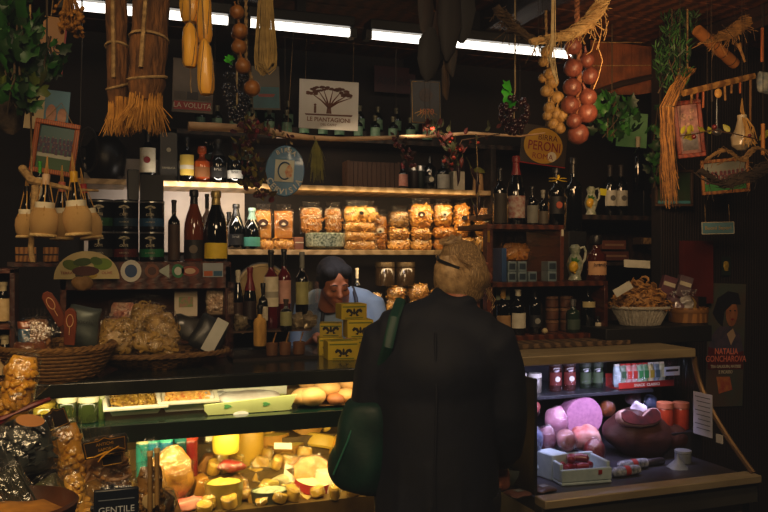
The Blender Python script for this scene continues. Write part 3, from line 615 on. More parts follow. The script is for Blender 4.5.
# big basket, in front of the worktop at the left, hangs over the counter edge
KX, KY, KZ = X(57,2.84), 2.76, 1.231
bk = thing('wicker_basket', 'big round wicker basket with twisted rope rim at the left of the counter', 'basket', (KX, KY+.08, KZ-.03), rot=(0,0,0))
bk.scale = (.86,.86,.72)
b = B(); b.lathe([(.02,.0),(.12,.0),(.16,.03),(.2,.13),(.192,.13),(.15,.04),(.02,.012)], 40, cap=False); b.out('wall', WICK, bk)
basket(B(), .205, .205, .0, .13, 1.5).out('weave', mat('#8a6434','#5c3e1c',60,.75), bk); rope_rim(B(), .205, .205, .145).out('rim', mat('#9a7038','#5c3e1c',60,.75), bk)
KT = KZ-.03
def at_b(px, py, y): return at(px, py, y)
bag(40,2.55,KT+.1,34,.15,'nut','clear bag of whole nuts standing in the big wicker basket', m=mat('#a8743c','#6a4220',20,.5), seed=101, name='nut_bag', cat='nut bag', d=.09, rot=.1, loc=(X(36,2.84),2.84,KT+.05))
def paddle(px, py, ang, lb, y):
    p = at(px, py, y); t = thing('flat_pack', lb, 'pack', p, (.15, ang, -.2)); RDW = mat('#8a4426','#5c2814',9,.45)
    b = B(); b.prism([(-.016,-.055),(.017,-.055),(.02,.02),(.017,.052),(.007,.064),(-.007,.064),(-.017,.052),(-.018,.02)], -.005, .005); b.out('paddle', RDW, t, bev=.002)
    b = B(); b.tube([(.010*cos(a), -.007, .025+.02*sin(a)) for a in [k_*pi/9 for k_ in range(19)]], .0014, 5); b.tube([(0,-.007,.008),(0,-.007,-.02)], .0012, 5); b.out('outline', mat('#d8a878'), t)
paddle(55,310,-.45,'tilted reddish flat pack with oval outline, left of its pair in the basket',2.74)
paddle(70,328,.08,'upright reddish flat pack with oval outline, right of its pair in the basket',2.71)
t = thing('grey_pouch', 'crumpled grey foil pouch with faint print rising from the basket', 'pouch', (X(80,2.9),2.9,KT+.09), (0,.12,-.1))
B().pillow(.11,.045,.14,pinch=.1).jit(.011,16,3).out('pouch', mat('#6a7470','#444c48',14,.4,metal=.3), t); text('Gnocchi', .022, mat('#3a403e'), t, (0,-.036,.09))
bottle(24,2.8,KT+.09,290,6,'little blue bottle in the basket beside the small wooden cabinet', kind='jar', glass=mat('#3a6a8a','#2a506a',9,.25,coat=.4), cap=mat('#a8501c'), name='blue_jar', cat='jar', h=.1)
tag(B().pillow(.1,.06,.07).jit(.006,30,2).out('snack_pack', mat('#8a5030','#5a2e1a',25,.3,coat=.5), None, (X(30,2.76),2.76,KT+.06), (0,0,.2)), 'shiny brown pack at the front left inside the big basket', 'pack')
t = tag(B().ball((0,0,0),(.035,.03,.03),u=14,w=10).jit(.008,30,8).out('garlic_bulb', mat('#a8804c','#7a5a30',20,.6), None, (X(82,3.05),3.05,Z(82,284,3.05))), 'small pale bulb behind the grey pouch, under the olive sign', 'garlic')
# flat tray basket with pasta bags
TX, TY = X(160,2.98), 2.98
tb = thing('shallow_basket', 'wide shallow oval wicker basket holding plastic bags of pasta', 'basket', (TX,TY,1.2))
b = B(); b.lathe([(.02,.0),(.14,.0),(.24,.05),(.235,.052),(.13,.012),(.02,.01)], 40, sy=.62, cap=False); b.out('wall', WICK, tb); rope_rim(B(), .24, .15, .055, .008).out('rim', mat('#7a5a30','#4c3218',60,.75), tb)
for px, y, w, h, rt, z, lb in ((115,2.9,.14,.13,(-.25,.05,-.2),1.262,'pasta bag at the left of the shallow basket, with folded pale top'),(143,3.02,.13,.15,(-.2,.1,-.1),1.285,'pasta bag in the middle rear of the shallow basket'),(165,2.96,.13,.13,(-.35,-.25,-.1),1.275,'pasta bag tilted to the right in the shallow basket'),(152,2.86,.17,.075,(-.35,.3,-.1),1.262,'flat pasta bag lying at the front of the shallow basket')):
    bag(px,y,z,0,h,'tube' if h<.08 else 'nest',lb,m=mat('#c8a050','#8a6a28',14,.5),seed=int(px),d=.07,rot=rt,loc=(X(px,y),y,z),w=w)
t = thing('dark_pouch', 'dark folded pouch with a white label strip at the right of the shallow basket', 'pouch', (X(200,2.95),2.95,1.26), (-.3,.5,-.2))
B().pillow(.12,.05,.13).jit(.01,20,5).out('pouch', mat('#2a2c2e','#17181a',9,.35), t); B().box(.0,.045,-.031,-.029,.0,.13).out('label', mat('#a8a8a0'), t)
tag(B().pillow(.13,.05,.10).jit(.01,20,6).out('dark_bag', mat('#3a3630','#1c1a18',20,.3,coat=.3), None, (X(186,3.06),3.06,1.28), (-.2,.3,0)), 'dark shiny bag behind the white-striped pouch', 'bag')
# ---- small wooden cabinet at the far left
sx0, sx1 = X(-40,2.75), X(15,2.75)
sc_ = thing('bottle_rack', 'small dark red wooden rack with two cream-labelled bottles at the left edge', 'rack', (0,0,1.2)); 
for z in (0, .17, .345): B().box(sx0,sx1,2.75,2.9,z+.0,z+.016).out('rack_shelf', WOOD_RED, sc_, bev=.002)
for x in (sx0, sx1-.016): B().box(x,x+.016,2.75,2.9,.0,.36).out('side_panel', WOOD_RED, sc_, bev=.002)
B().box(sx0,sx1,2.89,2.9,0,.36).out('back_panel', WOOD_DK, sc_)
bottle(3,2.82,1.387,282,9,'bottle with cream label on the upper level of the small left rack', kind='spirit', lab=mat('#d0b88a','#b89c68',40,.6), lz=(.05,.6), cap=CREAM, h=.13)
bottle(5,2.82,1.217,320,10,'bottle with cream label on the lower level of the small left rack', kind='spirit', lab=mat('#d0b88a','#b89c68',40,.6), lz=(.05,.6), cap=CREAM, h=.13)
# board with two little crates behind
b = B(); b.box(X(8,3.3),X(60,3.3),3.27,3.33,1.56,1.578); b.box(X(9,3.3),X(13,3.3),3.28,3.32,1.2,1.56); tag(b.out('wood_plank', WOOD_RED), 'red-brown plank under the hanging flasks', 'plank')
for px, w, lb in ((26,19,'left small wooden crate'),(51,14,'right small orange crate')):
    k = MPP(px,3.28); t = tag(B().box(-w*k*.5,w*k*.5,-.02,.02,0,.055).out('small_crate', mat('#b07838','#7a4c1e',20,.6,tex='wave'), None, (X(px,3.28),3.28,1.578), bev=.002), lb+' on the plank beneath the hanging flasks', 'crate')
    B().box(-w*k*.5,w*k*.5,-.0215,-.02,.024,.03).out('groove', WOOD_DK, t)
# ================================================================ HANGING FLASKS
def flask(px, py, y, s, lb, capm, labm, tilt=0):
    t = thing('straw_flask', lb, 'wine flask', at(px, py, y), (0, tilt, U(-.3,.3)))
    s *= 1.0
    B().lathe([(.2*s,0),(.34*s,.03*s),(.46*s,.3*s),(.5*s,.6*s),(.46*s,.9*s),(.3*s,1.15*s)], 22).out('straw_jacket', mat('#ecc480','#a87a3c',9,.75,bump=.7,tex='lines',st=(30,30,.5),bd=.003,vary=.05), t)
    rope_rim(B(), .40*s, .40*s, .1*s, .05*s, 60).out('straw_foot', STRAW_P, t)
    g = B().lathe([(.3*s,1.1*s),(.32*s,1.15*s),(.17*s,1.45*s),(.12*s,1.6*s),(.11*s,2.2*s),(.13*s,2.22*s),(.12*s,2.3*s)], 16).out('neck', DGLASS, t)
    B().lathe([(.125*s,1.95*s),(.135*s,2.2*s),(.14*s,2.33*s),(.05*s,2.35*s)], 12).out('capsule', capm, t)
    B().arc(.34*s,1.05*s,1.3*s,-180,0).xf().out('shoulder_label', labm, t)
    b = B()
    for a in (0, 1.6, 3.2, 4.8): b.tube([(.47*s*cos(a),.47*s*sin(a),.8*s),(.3*s*cos(a),.3*s*sin(a),1.2*s),(.05*s*cos(a),.05*s*sin(a),2.4*s),(0,0,3.0*s)], .0016, 5)
    b.out('straw_cords', STRAW, t)
CR_R, CR_Y = mat('#a83028','#8a2018',20,.4), mat('#d8a820','#b88a18',20,.4)
flask(27,239,2.62,.068,'hanging straw flask farthest left, partly behind the rough rope', CAPB, PAPER)
flask(43,238,2.5,.079,'hanging straw flask with cream collar, second from left', mat('#c8a888'), PAPER, .05)
flask(62,241,2.66,.078,'hanging straw flask with dark tall neck in the middle, behind the others', mat('#c86a50'), PAPER)
flask(79,237,2.5,.082,'hanging straw flask with yellow and red capsule', CR_Y, PAPER, -.08)
flask(92,240,2.64,.075,'hanging straw flask with red capsule, farthest right', CR_R, PAPER, -.15)
b = B(); b.tube([at(22,168,2.6),at(32,180,2.55),at(45,184,2.52),at(75,190,2.52),at(98,190,2.55)], [.012,.014,.01,.006,.004], 8)
b.tube([at(35,185,2.54),at(34,215,2.54),at(31,250,2.55),at(33,262,2.55)], [.012,.009,.009,.008], 8); b.tube([at(32,180,2.55), at(30,60,2.6), Vector((at(30,60,2.6).x,2.6,2.74))], .003, 6)
tag(b.jit(.004,30).out('rope_hanger', ROPE), 'thick rough rope hanger from which the straw flasks dangle', 'rope')
bottle(40,2.7,Z(40,216,2.7),180,4,'slim bottle with white sleeve and green cap hanging behind the flasks', cap=mat('#3aa030'), lab=PAPER, lz=(.1,.7), h=.17)
tag(B().tube([at(88+9*cos(a),150-22*sin(a),3.0) for a in [k*pi/8 for k in range(17)]], .006, 8).tube([at(80,128,3.0), at(82,40,3.0), at(82,-34,3.0)], .003, 6).out('iron_hoop', mat('#2a2624','#181614',9,.5,metal=.5)), 'dark oval iron hoop hanging right of the team photo frame', 'hoop')
# ================================================================ FRAMES, SIGNS
def crowd(t, w, h, y, c1, c2, base, skin='#b88a70', rows=3, seed=1):
    """little rows of people for a team photograph"""
    random.seed(seed)
    b = B(); hd = B()
    for r in range(rows):
        n = 9-(r == 0)
        for i in range(n):
            x = -w*.42+i*w*.84/(n-1)+(r % 2)*.5*w*.09+U(-.015,.015)*w; z = base+r*h*.13+U(-.02,.02)*h
            b.prism([(x-w*.04, z),(x+w*.04, z),(x+w*.035, z+h*.15),(x-w*.035, z+h*.15)], y-.0006*(rows-r)-.0004, y-.0006*(rows-r))
            hd.prism([(x+w*.014*cos(a), z+h*.17+w*.016*sin(a)) for a in [k*pi/4 for k in range(8)]], y-.0006*(rows-r)-.0006, y-.0006*(rows-r))
    b.out('shirts', mat(c1, c2, 90, .6), t, smooth=False); hd.out('faces', mat('#8a6654'), t, smooth=False)
def frame(lb, px, py, y, w, h, rot, fm, bw=.02, inner=None, name='picture_frame', cat='picture'):
    t = thing(name, lb, cat, at(px, py, y), rot)
    for x0, x1, z0, z1 in ((-w/2,w/2,h/2-bw,h/2),(-w/2,w/2,-h/2,-h/2+bw),(-w/2,-w/2+bw,-h/2+bw,h/2-bw),(w/2-bw,w/2,-h/2+bw,h/2-bw)): B().box(x0,x1,-.008,.008,z0,z1).out('frame_bar', fm, t, bev=.003)
    p = B().box(-w/2+bw,w/2-bw,.002,.004,-h/2+bw,h/2-bw).out('picture', inner, t)
    B().tube([(-w*.3,0,h/2),(0,.002,h/2+.06),(w*.3,0,h/2)], .0015, 5).out('hanging_wire', ROPE, t)
    return t, p
t, p = frame('orange wood frame with a football team photograph, hanging at the left', 55, 148, 2.75, .135, .17, (.05,.14,-.08), WOOD_OR, .016, mat('#3a5a68','#3c5840',3,.4))
B().box(-.052,.052,.0005,.001,-.07,-.015).out('pitch', mat('#3a5a34'), p, (0,0,0)); B().box(-.052,.052,.0,.0006,-.032,-.02).out('banner', mat('#b8b8a8'), p); crowd(p,.11,.12,.0,'#5a3a4a','#2c3454',-.02)
t = thing('leaflet', 'leaflet with a blue half and faces, propped on top of the orange frame', 'leaflet', at(48,107,2.78), (.1,.1,-.15))
B().box(-.075,-.01,0,.002,-.075,.06).out('cream_page', mat('#c8b898','#b09c78',9,.6), t); a = B().box(-.01,.065,-.004,-.002,-.08,.055).out('blue_page', mat('#5a86a0','#3c6680',4,.5), t)
b = B(); b.prism([(.012+.016*cos(q),-.02+.03*sin(q)) for q in [k*pi/6 for k in range(12)]], -.006, -.004); b.prism([(.045+.014*cos(q),-.025+.026*sin(q)) for q in [k*pi/6 for k in range(12)]], -.0065, -.0045); b.out('printed_shape', mat('#b88a70','#8a6050',40,.6), a, smooth=False)
# hanging plaque at top left
t = thing('hanging_sign', 'yellow and red tin sign behind the ivy at the top left', 'sign', at(48,45,3.0), (0,.1,-.1)); B().box(-.055,.055,0,.004,-.1,.1).out('plate', mat('#a87c24','#6a2014',3,.4,st=(2,.1,.1)), t); B().box(.05,.056,-.002,.005,-.1,.1).out('edge', RED, t)
text('SINO', .045, mat('#3a1c0c'), t, (0,-.002,-.01)); text('NAUSI', .032, mat('#3a1c0c'), t, (0,-.002,-.045)); B().tube([(0,0,.1),(0,0,.5)], .002, 5).out('cord', ROPE, t)
# tree sign
t = thing('tin_sign', 'white rectangular tin sign with a brown spreading tree, above the top shelf', 'sign', at(329,105,3.98), (0,.02,-TH*.35)); k = MPP(329,3.98); w, h = 30*k, 24.5*k
B().box(-w,w,0,.004,-h,h).out('plate', mat('#d4cec4','#bcb4a8',4,.4), t, bev=.002); TB = mat('#7a4a30','#5c3420',9,.6)
b = B(); b.prism([(-.014,-.045),(.014,-.045),(.008,.0),(-.008,.0)], -.0012, 0)
for s, x, z in ((1,.10,.058),(-1,-.10,.06),(1,.06,.07),(-1,-.06,.075),(1,.02,.08),(1,.12,.045),(-1,-.03,.08)): b.tube([(0,-.001,-.015),(x*.4,-.001,z*.35),(x,-.001,z)], [.006,.0035,.0015], 5)
random.seed(5)
for i in range(60):
    a = U(0, pi); r = U(.6,1); b.prism([(.115*r*cos(a)+.012*cos(q), .05+.045*r*sin(a)+.006*sin(q)) for q in [k_*pi/4+.3 for k_ in range(8)]], -.0018, 0)
b.prism([(-.125,-.05),(.125,-.046),(.12,-.055),(-.12,-.058)], -.0012, 0); b.prism([(-.078,-.045),(-.066,-.045),(-.066,-.01),(-.078,-.01)], -.0012, 0); b.prism([(-.072+.007*cos(q),-.003+.007*sin(q)) for q in [k_*pi/4 for k_ in range(8)]], -.0012, 0)
b.out('tree_picture', TB, t, smooth=False)
text('LE PIANTAGIONI', .03, TB, t, (0,-.002,-.078), bold=.0006); text("DEL CAFFE'", .017, TB, t, (0,-.002,-.103)); 
for s in (-1,1): B().tube([(s*w*.8,0,h),(s*w*.8,0,h+.62)], .0012, 5).out('cord', ROPE, t)
# two tin signs left, one dark right, one dim red
t = thing('tin_sign', 'brown tin sign with a red lettered strip, left of the black grapes', 'sign', at(193,86,3.95), (0,.03,-.1)); k = MPP(193,3.95)
B().box(-20*k,20*k,0,.004,-27*k,27*k).out('plate', mat('#6a5640','#42321f',5,.45), t, bev=.004); a = B().box(-18*k,18*k,-.002,0,-24*k,-16*k).out('red_strip', mat('#9a2c22'), t); text('LA VOLUTA', 7*k, PAPER, t, (0,-.004,-20*k)); 
for i, c in enumerate(('#4a3c2c','#2a2018','#4a3c2c')): B().box((-18+12.5*i)*k,(-7+12.5*i)*k,-.002,0,-14*k,-6*k).out('panel', mat(c), t)
B().tube([(0,0,27*k),(0,0,27*k+.5)], .0012, 5).out('cord', ROPE, t)
t = thing('tin_sign', 'tin sign with a teal seaside picture, half behind the raffia skein', 'sign', at(266,88,3.95), (0,-.03,-.1)); k = MPP(266,3.95)
B().box(-14*k,14*k,0,.004,-22*k,22*k).out('plate', mat('#5a4c30','#3e3420',5,.45), t, bev=.004); B().box(-13*k,13*k,-.002,0,-20*k,1*k).out('sea_picture', mat('#2c6468','#234c50',9,.5), t); B().xf((0,-.002,-6*k)).prism([(-9*k,0),(9*k,0),(7*k,-3*k),(-7*k,-3*k)],-.001,0).out('boat', mat('#8a3a2a'), t); B().tube([(0,0,22*k),(0,0,22*k+.5)], .0012, 5).out('cord', ROPE, t)
t = thing('tin_sign', 'black tin sign with gold border and gold rays, behind the dark husks', 'sign', at(426,103,3.9), (0,-.02,-.1)); k = MPP(426,3.9)
B().box(-16*k,16*k,0,.004,-21*k,23*k).out('plate', mat('#17120c','#0e0a07',5,.4), t, bev=.004); b = B(); b.tube([(-14.5*k,-.002,-19.5*k),(14.5*k,-.002,-19.5*k),(14.5*k,-.002,21*k),(-14.5*k,-.002,21*k),(-14.5*k,-.002,-19.5*k)], .0015, 5)
for i in range(7): a = rad(200+i*22); b.tube([(3*k*cos(a),-.002,-6*k+2*k*sin(a)),(13*k*cos(a),-.002,-8*k+8*k*sin(a))], .0012, 5)
b.out('gold_border', GOLD, t); text('1870', 8*k, mat('#b86a3a'), t, (0,-.004,-9*k)); B().xf((0,-.001,8*k),(pi/2,0,0)).lathe([(7*k,0),(7*k,.001)],20).out('medallion', mat('#4a3420','#2c1e12',40,.5), t); B().tube([(0,0,23*k),(0,0,23*k+.4)], .0012, 5).out('cord', ROPE, t)
t = thing('tin_sign', 'dim dark red sign with lettering high on the back wall', 'sign', at(395,79,4.25), (0,0,0)); k = MPP(395,4.25); B().box(-22*k,22*k,0,.004,-14*k,12*k).out('plate', mat('#4a1612','#300e0c',5,.5), t); text('AMARO', 11*k, mat('#2a0c0a'), t, (0,-.002,-3*k)); B().box(-2*k,2*k,.004,.09,-1*k,1*k).out('wall_hook', BLACK, t)
# blue beer sign
t = thing('beer_sign', 'round blue beer sign with a big white letter C block, hanging over the upper shelf', 'sign', at(285,171,3.72), (0,.06,-.28)); k = MPP(285,3.72)
B().xf((0,0,0),(pi/2,0,0)).lathe([(19*k,-.004),(19.5*k,0),(19*k,.006)], 48, sy=25/19).out('disc', mat('#2f7cb0','#22648f',5,.35,coat=.3), t)
B().box(-10*k,9*k,-.009,-.007,-11*k,11*k).out('white_block', mat('#dcdcc8','#c4c4ae',9,.5), t, bev=.001); b = B(); b.tube([(6.5*k*cos(a),-.011,8.5*k*sin(a)) for a in [rad(50+i*16) for i in range(17)]], 2.3*k, 6, flat=.3); b.out('letter_c', mat('#22588c'), t)
b = B(); b.prism([(2*k,-7*k),(7*k,-6*k),(8*k,1*k),(5*k,7*k),(2*k,4*k),(0,-1*k)], -.014, -.012); b.out('figure', mat('#b85a34','#d8c090',70,.5), t, smooth=False)
for word, R0, up in (('CERVISIA', 16.5, -1), ('BIRRA', 16, 1)):
    n = len(word)
    for i, ch in enumerate(word):
        a = rad(-90+(i-(n-1)/2)*17) if up < 0 else rad(90-(i-(n-1)/2)*15)
        text(ch, 8*k if up < 0 else 6*k, mat('#dce0d4'), t, (R0*k*cos(a), -.008, R0*k*1.28*sin(a)), (pi/2, -(a+pi/2) if up < 0 else -(a-pi/2), 0), bold=.0009)
B().tube([(0,.004,25*k),(0,.004,25*k+.62)], .0012, 5).out('cord', ROPE, t)
# yellow beer sign on the right
t = thing('tin_sign', 'yellow oval beer sign with red letters on a dark tin plate', 'sign', at(544,146,3.9), (0,.1,-.1)); k = MPP(544,3.9)
B().box(-25*k,25*k,0,.004,-19*k,20*k).out('plate', mat('#3a2c1c','#241a10',5,.5), t, bev=.003); B().tube([(-25*k,-.001,-19*k),(25*k,-.001,-19*k)], .003, 5).out('red_edge', RED, t)
B().xf((-1*k,-.001,0),(pi/2,0,0)).lathe([(21*k,-.002),(21*k,.003)], 36, sy=.85).out('yellow_oval', mat('#c89a24','#b08018',6,.45), t)
text('BIRRA', 8*k, mat('#5a1c10'), t, (3*k,-.006,8*k)); text('PERONI', 13*k, mat('#8a2414'), t, (0,-.006,-1*k), sx=.8, bold=.0006); text('ROMA', 8*k, mat('#8a2414'), t, (-1*k,-.006,-11*k))
B().xf((9*k,-.004,-10*k),(pi/2,0,0)).lathe([(5*k,0),(5*k,.002)],16).out('white_foam', PAPER, t); B().tube([(0,0,20*k),(0,.02,20*k+.4)], .0015, 5).out('cord', ROPE, t)
# right side frames
RF = mat('#8a3a20','#6a2814',12,.4,tex='wave',st=(1,1,6))
t, p = frame('reddish wood frame with a pink photo collage, left of the hanging peg rail', 689, 129, 3.05, .13, .27, (0,-.1,-.45), RF, .02, mat('#b8867a','#5a3034',25,.5))
b = B(); b.box(-.035,.035,.0,.001,-.1,-.02); b.out('lower_photo', mat('#8a8484','#4a4648',40,.5), p)
b = B()
for x, z, r in ((-.02,.06,.014),(.012,.05,.013),(-.005,.02,.012),(.02,.085,.011)): b.prism([(x+r*cos(q), z+r*1.2*sin(q)) for q in [k_*pi/5 for k_ in range(10)]], -.001, .001)
b.out('faces', mat('#c89a80','#3a2020',60,.5), p, smooth=False)
t, p = frame('tan wood frame with a team photograph on green grass, at the right', 725, 176, 3.1, .225, .17, (.12,-.08,-.5), mat('#a06a34','#7c4a20',12,.4,tex='wave'), .016, mat('#8a8e84','#6a6e64',3,.4))
B().box(-.095,.095,.0,.0012,-.068,-.03).out('grass_pitch', mat('#2e7a34','#246428',30,.5), p, smooth=False); crowd(p,.19,.15,.0,'#2a2836','#7a2a2a',-.035,seed=3)
t, p = frame('old framed picture with a teal bottom edge hanging among the ivy', 674, 188, 3.36, .2, .19, (0,0,-.3), mat('#4a3018','#33200e',12,.5), .014, mat('#24442a','#33301c',9,.3))
B().box(-.086,.086,-.001,.001,-.08,-.066).out('teal_edge', mat('#3a7a84'), p)
t = thing('shop_sign', 'small pale blue sign with handwritten gold words, at the right', 'sign', at(718,228,3.2), (0,-.02,-.35)); B().box(-.082,.082,0,.008,-.03,.03).out('board', mat('#6a9aa8','#5a8694',5,.5), t, bev=.002)
b = B()
for z in (-.029,.029): b.tube([(-.08,-.001,z),(.08,-.001,z)], .002, 5)
for x in (-.08,.08): b.tube([(x,-.001,-.029),(x,-.001,.029)], .002, 5)
b.out('border', PAPER, t); text('Buoni Sapori', .026, mat('#c8b070'), t, (0,-.002,0), bold=.0004)
b = B(); b.tube([(-.06,.004,.03),(-.06,.01,.12)], .0015, 5); b.tube([(.06,.004,.03),(.06,.01,.12)], .0015, 5); b.out('cord', ROPE, t)
# poster at the right
t = thing('exhibition_poster', 'exhibition poster of a woman in a dark hat with red lettering, at the far right', 'poster', at(726,345,3.41), (0,.04,0)); w, h = .125, .33
B().box(-w,w,0,.003,-h,h).out('sheet', mat('#44564c','#5c4232',5,.6), t)
def P2(pts, m, nm, d): return B().prism(pts, -d-.0006, -d).out(nm, m, t, smooth=False)
P2([(-.12,-.03),(-.1,.05),(-.05,.1),(.02,.1),(.09,.06),(.12,-.03),(.12,-.12),(-.12,-.12)], mat('#5a4a5a','#3a3a4c',30,.6), 'painted_body', .001)
P2([(.03+.04*cos(a), .17+.07*sin(a)) for a in [i*pi/8 for i in range(16)]], mat('#b8784a','#8a5030',20,.6), 'painted_face', .002)
P2([(-.1,.17),(-.07,.25),(.0,.29),(.07,.28),(.09,.22),(.03,.22),(-.02,.18),(-.03,.1),(-.06,.12)], mat('#1a1a24','#101018',20,.6), 'painted_hat', .003)
P2([(.0,.06),(.04,.09),(.06,.05),(.03,.0)], mat('#c8a888'), 'painted_hand', .0034)
for x in (.018,.05): P2([(x+.007*cos(a), .185+.004*sin(a)) for a in [i*pi/4 for i in range(8)]], INK, 'painted_eye', .0036)
P2([(.022,.14),(.035,.144),(.048,.14),(.035,.133)], RED, 'painted_mouth', .0036)
P2([(-.12,-.13),(.12,-.13),(.12,.0-.03),(.04,-.05),(-.12,-.01)], mat('#6a1c1c','#4a1414',30,.6), 'red_ground', .0015)
for s, z, sz, m_ in (('NATALIA', -.035, .045, mat('#ff8a6a')), ('GONCHAROVA', -.075, .045, mat('#ff8a6a')), ('TRA GAUGUIN, MATISSE', -.115, .022, PAPER), ('E PICASSO', -.145, .024, PAPER)):
    text(s, sz, m_, t, (-.0,-.004,z), sx=.85, bold=.0008)
P2([(-.06,-.17),(.03,-.17),(.05,-.24),(-.04,-.26)], mat('#a83a30','#c8803a',30,.6), 'painted_fruit', .002)
t = thing('wall_ornament', 'small yellow figure ornament on the dark jamb above the poster', 'ornament', at(726,266,3.4)); B().ball((0,0,0),(.02,.008,.03)).jit(.006,60).out('figure', mat('#c8a83a','#8a7424',40,.5), t); B().box(-.03,.03,-.002,.0,-.05,.05).out('card', mat('#1c2a20'), t)
# ================================================================ RIGHT CABINETS ON THE WORKTOP
YC = 3.12; xa, xb, xc = X(487,YC), X(564,YC), X(608,YC); zb = 1.225; zm = 1.485; zt2 = 1.74
tag(B().box(xa-.02,xc+.02,2.98,3.4,1.204,1.225).jit(.002,8).out('rough_board', mat('#6a5238','#3e2e1e',6,.8,bump=.5,tex='wave',st=(1,8,8)), bev=.004), 'rough wooden board under the red-brown bottle cabinet', 'board')
cbn = thing('bottle_cabinet', 'red-brown open wooden cabinet with bottles, right of the customer', 'cabinet', (0,0,0))
for x0, x1, z0, z1 in ((xa,xc,zb,zb+.022),(xa,xc,zm-.022,zm),(xa,xb,zt2-.022,zt2)): B().box(x0,x1,YC,3.42,z0,z1).out('cabinet_shelf', WOOD_RED, cbn, bev=.002)
for x0, z0, z1 in ((xa,zb+.022,zt2-.022),(xc-.02,zb+.022,zm-.022),(xb-.02,zm,zt2-.022)): B().box(x0,x0+.02 if x0 != xa else x0+.03,YC,3.42 if x0 != xa else YC+.04,z0,z1).out('side_panel', WOOD_RED, cbn, bev=.002)
B().box(xa,xc,3.41,3.42,zb,zm).out('back_panel', WOOD_DK, cbn)
B().box(xa+.002,xa+.012,YC-.003,YC,zt2-.08,zt2-.03).out('hinge', GOLD, cbn); B().box(xb-.014,xb-.004,YC-.003,YC,zt2-.05,zt2-.02).out('hinge', PAPER, cbn)
# upper compartment
t = tag(B().box(-.012,.012,-.05,.05,0,.15).out('blue_book', mat('#2a4a78','#1c345a',9,.5), None, (X(499,3.2),3.2,zm), bev=.002), 'blue book standing at the left of the upper cabinet compartment', 'book')
bag(516,3.3,zm+.09,32,.09,'nut','clear bag of golden biscuits behind the small grey boxes', m=PASTO, seed=120, d=.06)
n = 0
names = ('bottom left','bottom middle','bottom right','upper left','upper middle')
for j, (r, q) in enumerate(((0,0),(0,1),(0,2),(1,0),(1,1))):
    k = MPP(515,3.18); t = tag(B().box(-4.7*k,4.7*k,-.03,.03,0,.045).out('small_box', mat('#7a8a90','#5a6a70',9,.5), None, (X(509+q*10.2,3.18),3.18,zm+r*.046), bev=.0015), names[j]+' small grey-blue box in the left group of the cabinet', 'box'); B().box(-3.4*k,3.4*k,-.0308,-.03,.009,.036).out('front_panel', mat('#2a3a48','#1e2a36',40,.5), t)
for r in range(2):
    k = MPP(549,3.18); t = tag(B().box(-5*k,5*k,-.03,.03,0,.045).out('small_box', mat('#7a8a90','#5a6a70',9,.5), None, (X(549,3.18),3.18,zm+r*.046), bev=.0015), ('lower','upper')[r]+' grey-blue box of the separate pair at the right of the cabinet', 'box'); B().box(-3.6*k,3.6*k,-.0308,-.03,.009,.036).out('front_panel', mat('#2a3a48','#1e2a36',40,.5), t)
# lower compartment
zl = zb+.022
t = tag(B().box(-.034,.034,-.002,.002,0,.06).out('price_card', mat('#a8b090','#8a9274',60,.6), None, (X(503,3.24),3.24,1.40)), 'pale printed card behind the first bottle of the lower cabinet', 'card'); B().box(-.02,.02,-.0035,-.002,.02,.04).out('print', mat('#3a5a44'), t); B().box(-.03,.03,.002,.012,-.153,.0).out('backing', WOOD_DK, t)
bottle(503,3.19,zl,288,7.5,'wine bottle with tan label, first on the left in the lower cabinet', cap=mat('#a8803a'), lab=mat('#a07c50','#86643c',30,.6), lz=(.08,.42), kind='bordeaux')
bottle(518,3.17,zl,289,7.5,'wine bottle with large white label, second in the lower cabinet', cap=mat('#c8c0a8'), lab=mat('#c8c4b4','#b0ac9a',30,.6), lz=(.15,.48), kind='bordeaux', capf=.85)
bottle(535,3.2,zl,287,7,'dark bottle with small round emblem, third in the lower cabinet', cap=CAPB, lab=mat('#17171a'), lz=(.15,.4), emblem=mat('#8a8a84'))
for px, lb in ((552,'left'),(561,'right')):
    for j in range(3):
        o = tag(B().lathe([(.026,0),(.03,.004),(.03,.036),(.026,.04)], 18).out('ceramic_jar', mat('#6a4430','#4a2c1c',20,.4), None, (X(px if px < 555 else 566,3.25),3.25,zl+j*.056)), '%s brown jar of the %s jar column in the lower cabinet' % (('bottom','middle','top')[j], lb), 'jar'); B().lathe([(.031,.04),(.031,.052),(.022,.055)], 18).out('lid', mat('#8a6448','#6a4830',20,.4), o)
bottle(573,3.18,zl,299,7,'green glass bottle in the lower cabinet, right of the brown jars', glass=mat('#24382c','#16241c',9,.1,coat=.4), cap=SILVER, kind='spirit', lab=mat('#3c4c40'), lz=(.1,.4))
bottle(588,3.2,zl,283,7,'bottle with cream neck label near the right side of the lower cabinet', cap=CAPB, lab=mat('#b8a878'), lz=(.5,.62), kind='spirit')
bottle(598,3.16,zl,316,3.5,'very small bottle in the right corner of the lower cabinet', kind='spirit', lab=PAPER, lz=(.3,.6), cap=CAPB)
tag(B().ball((0,0,.014),(.014,.014,.014)).out('cork_ball', mat('#c8b890','#a89468',20,.7), None, (X(546,3.14),3.15,zl)), 'small pale ball at the front edge of the lower cabinet', 'ball')
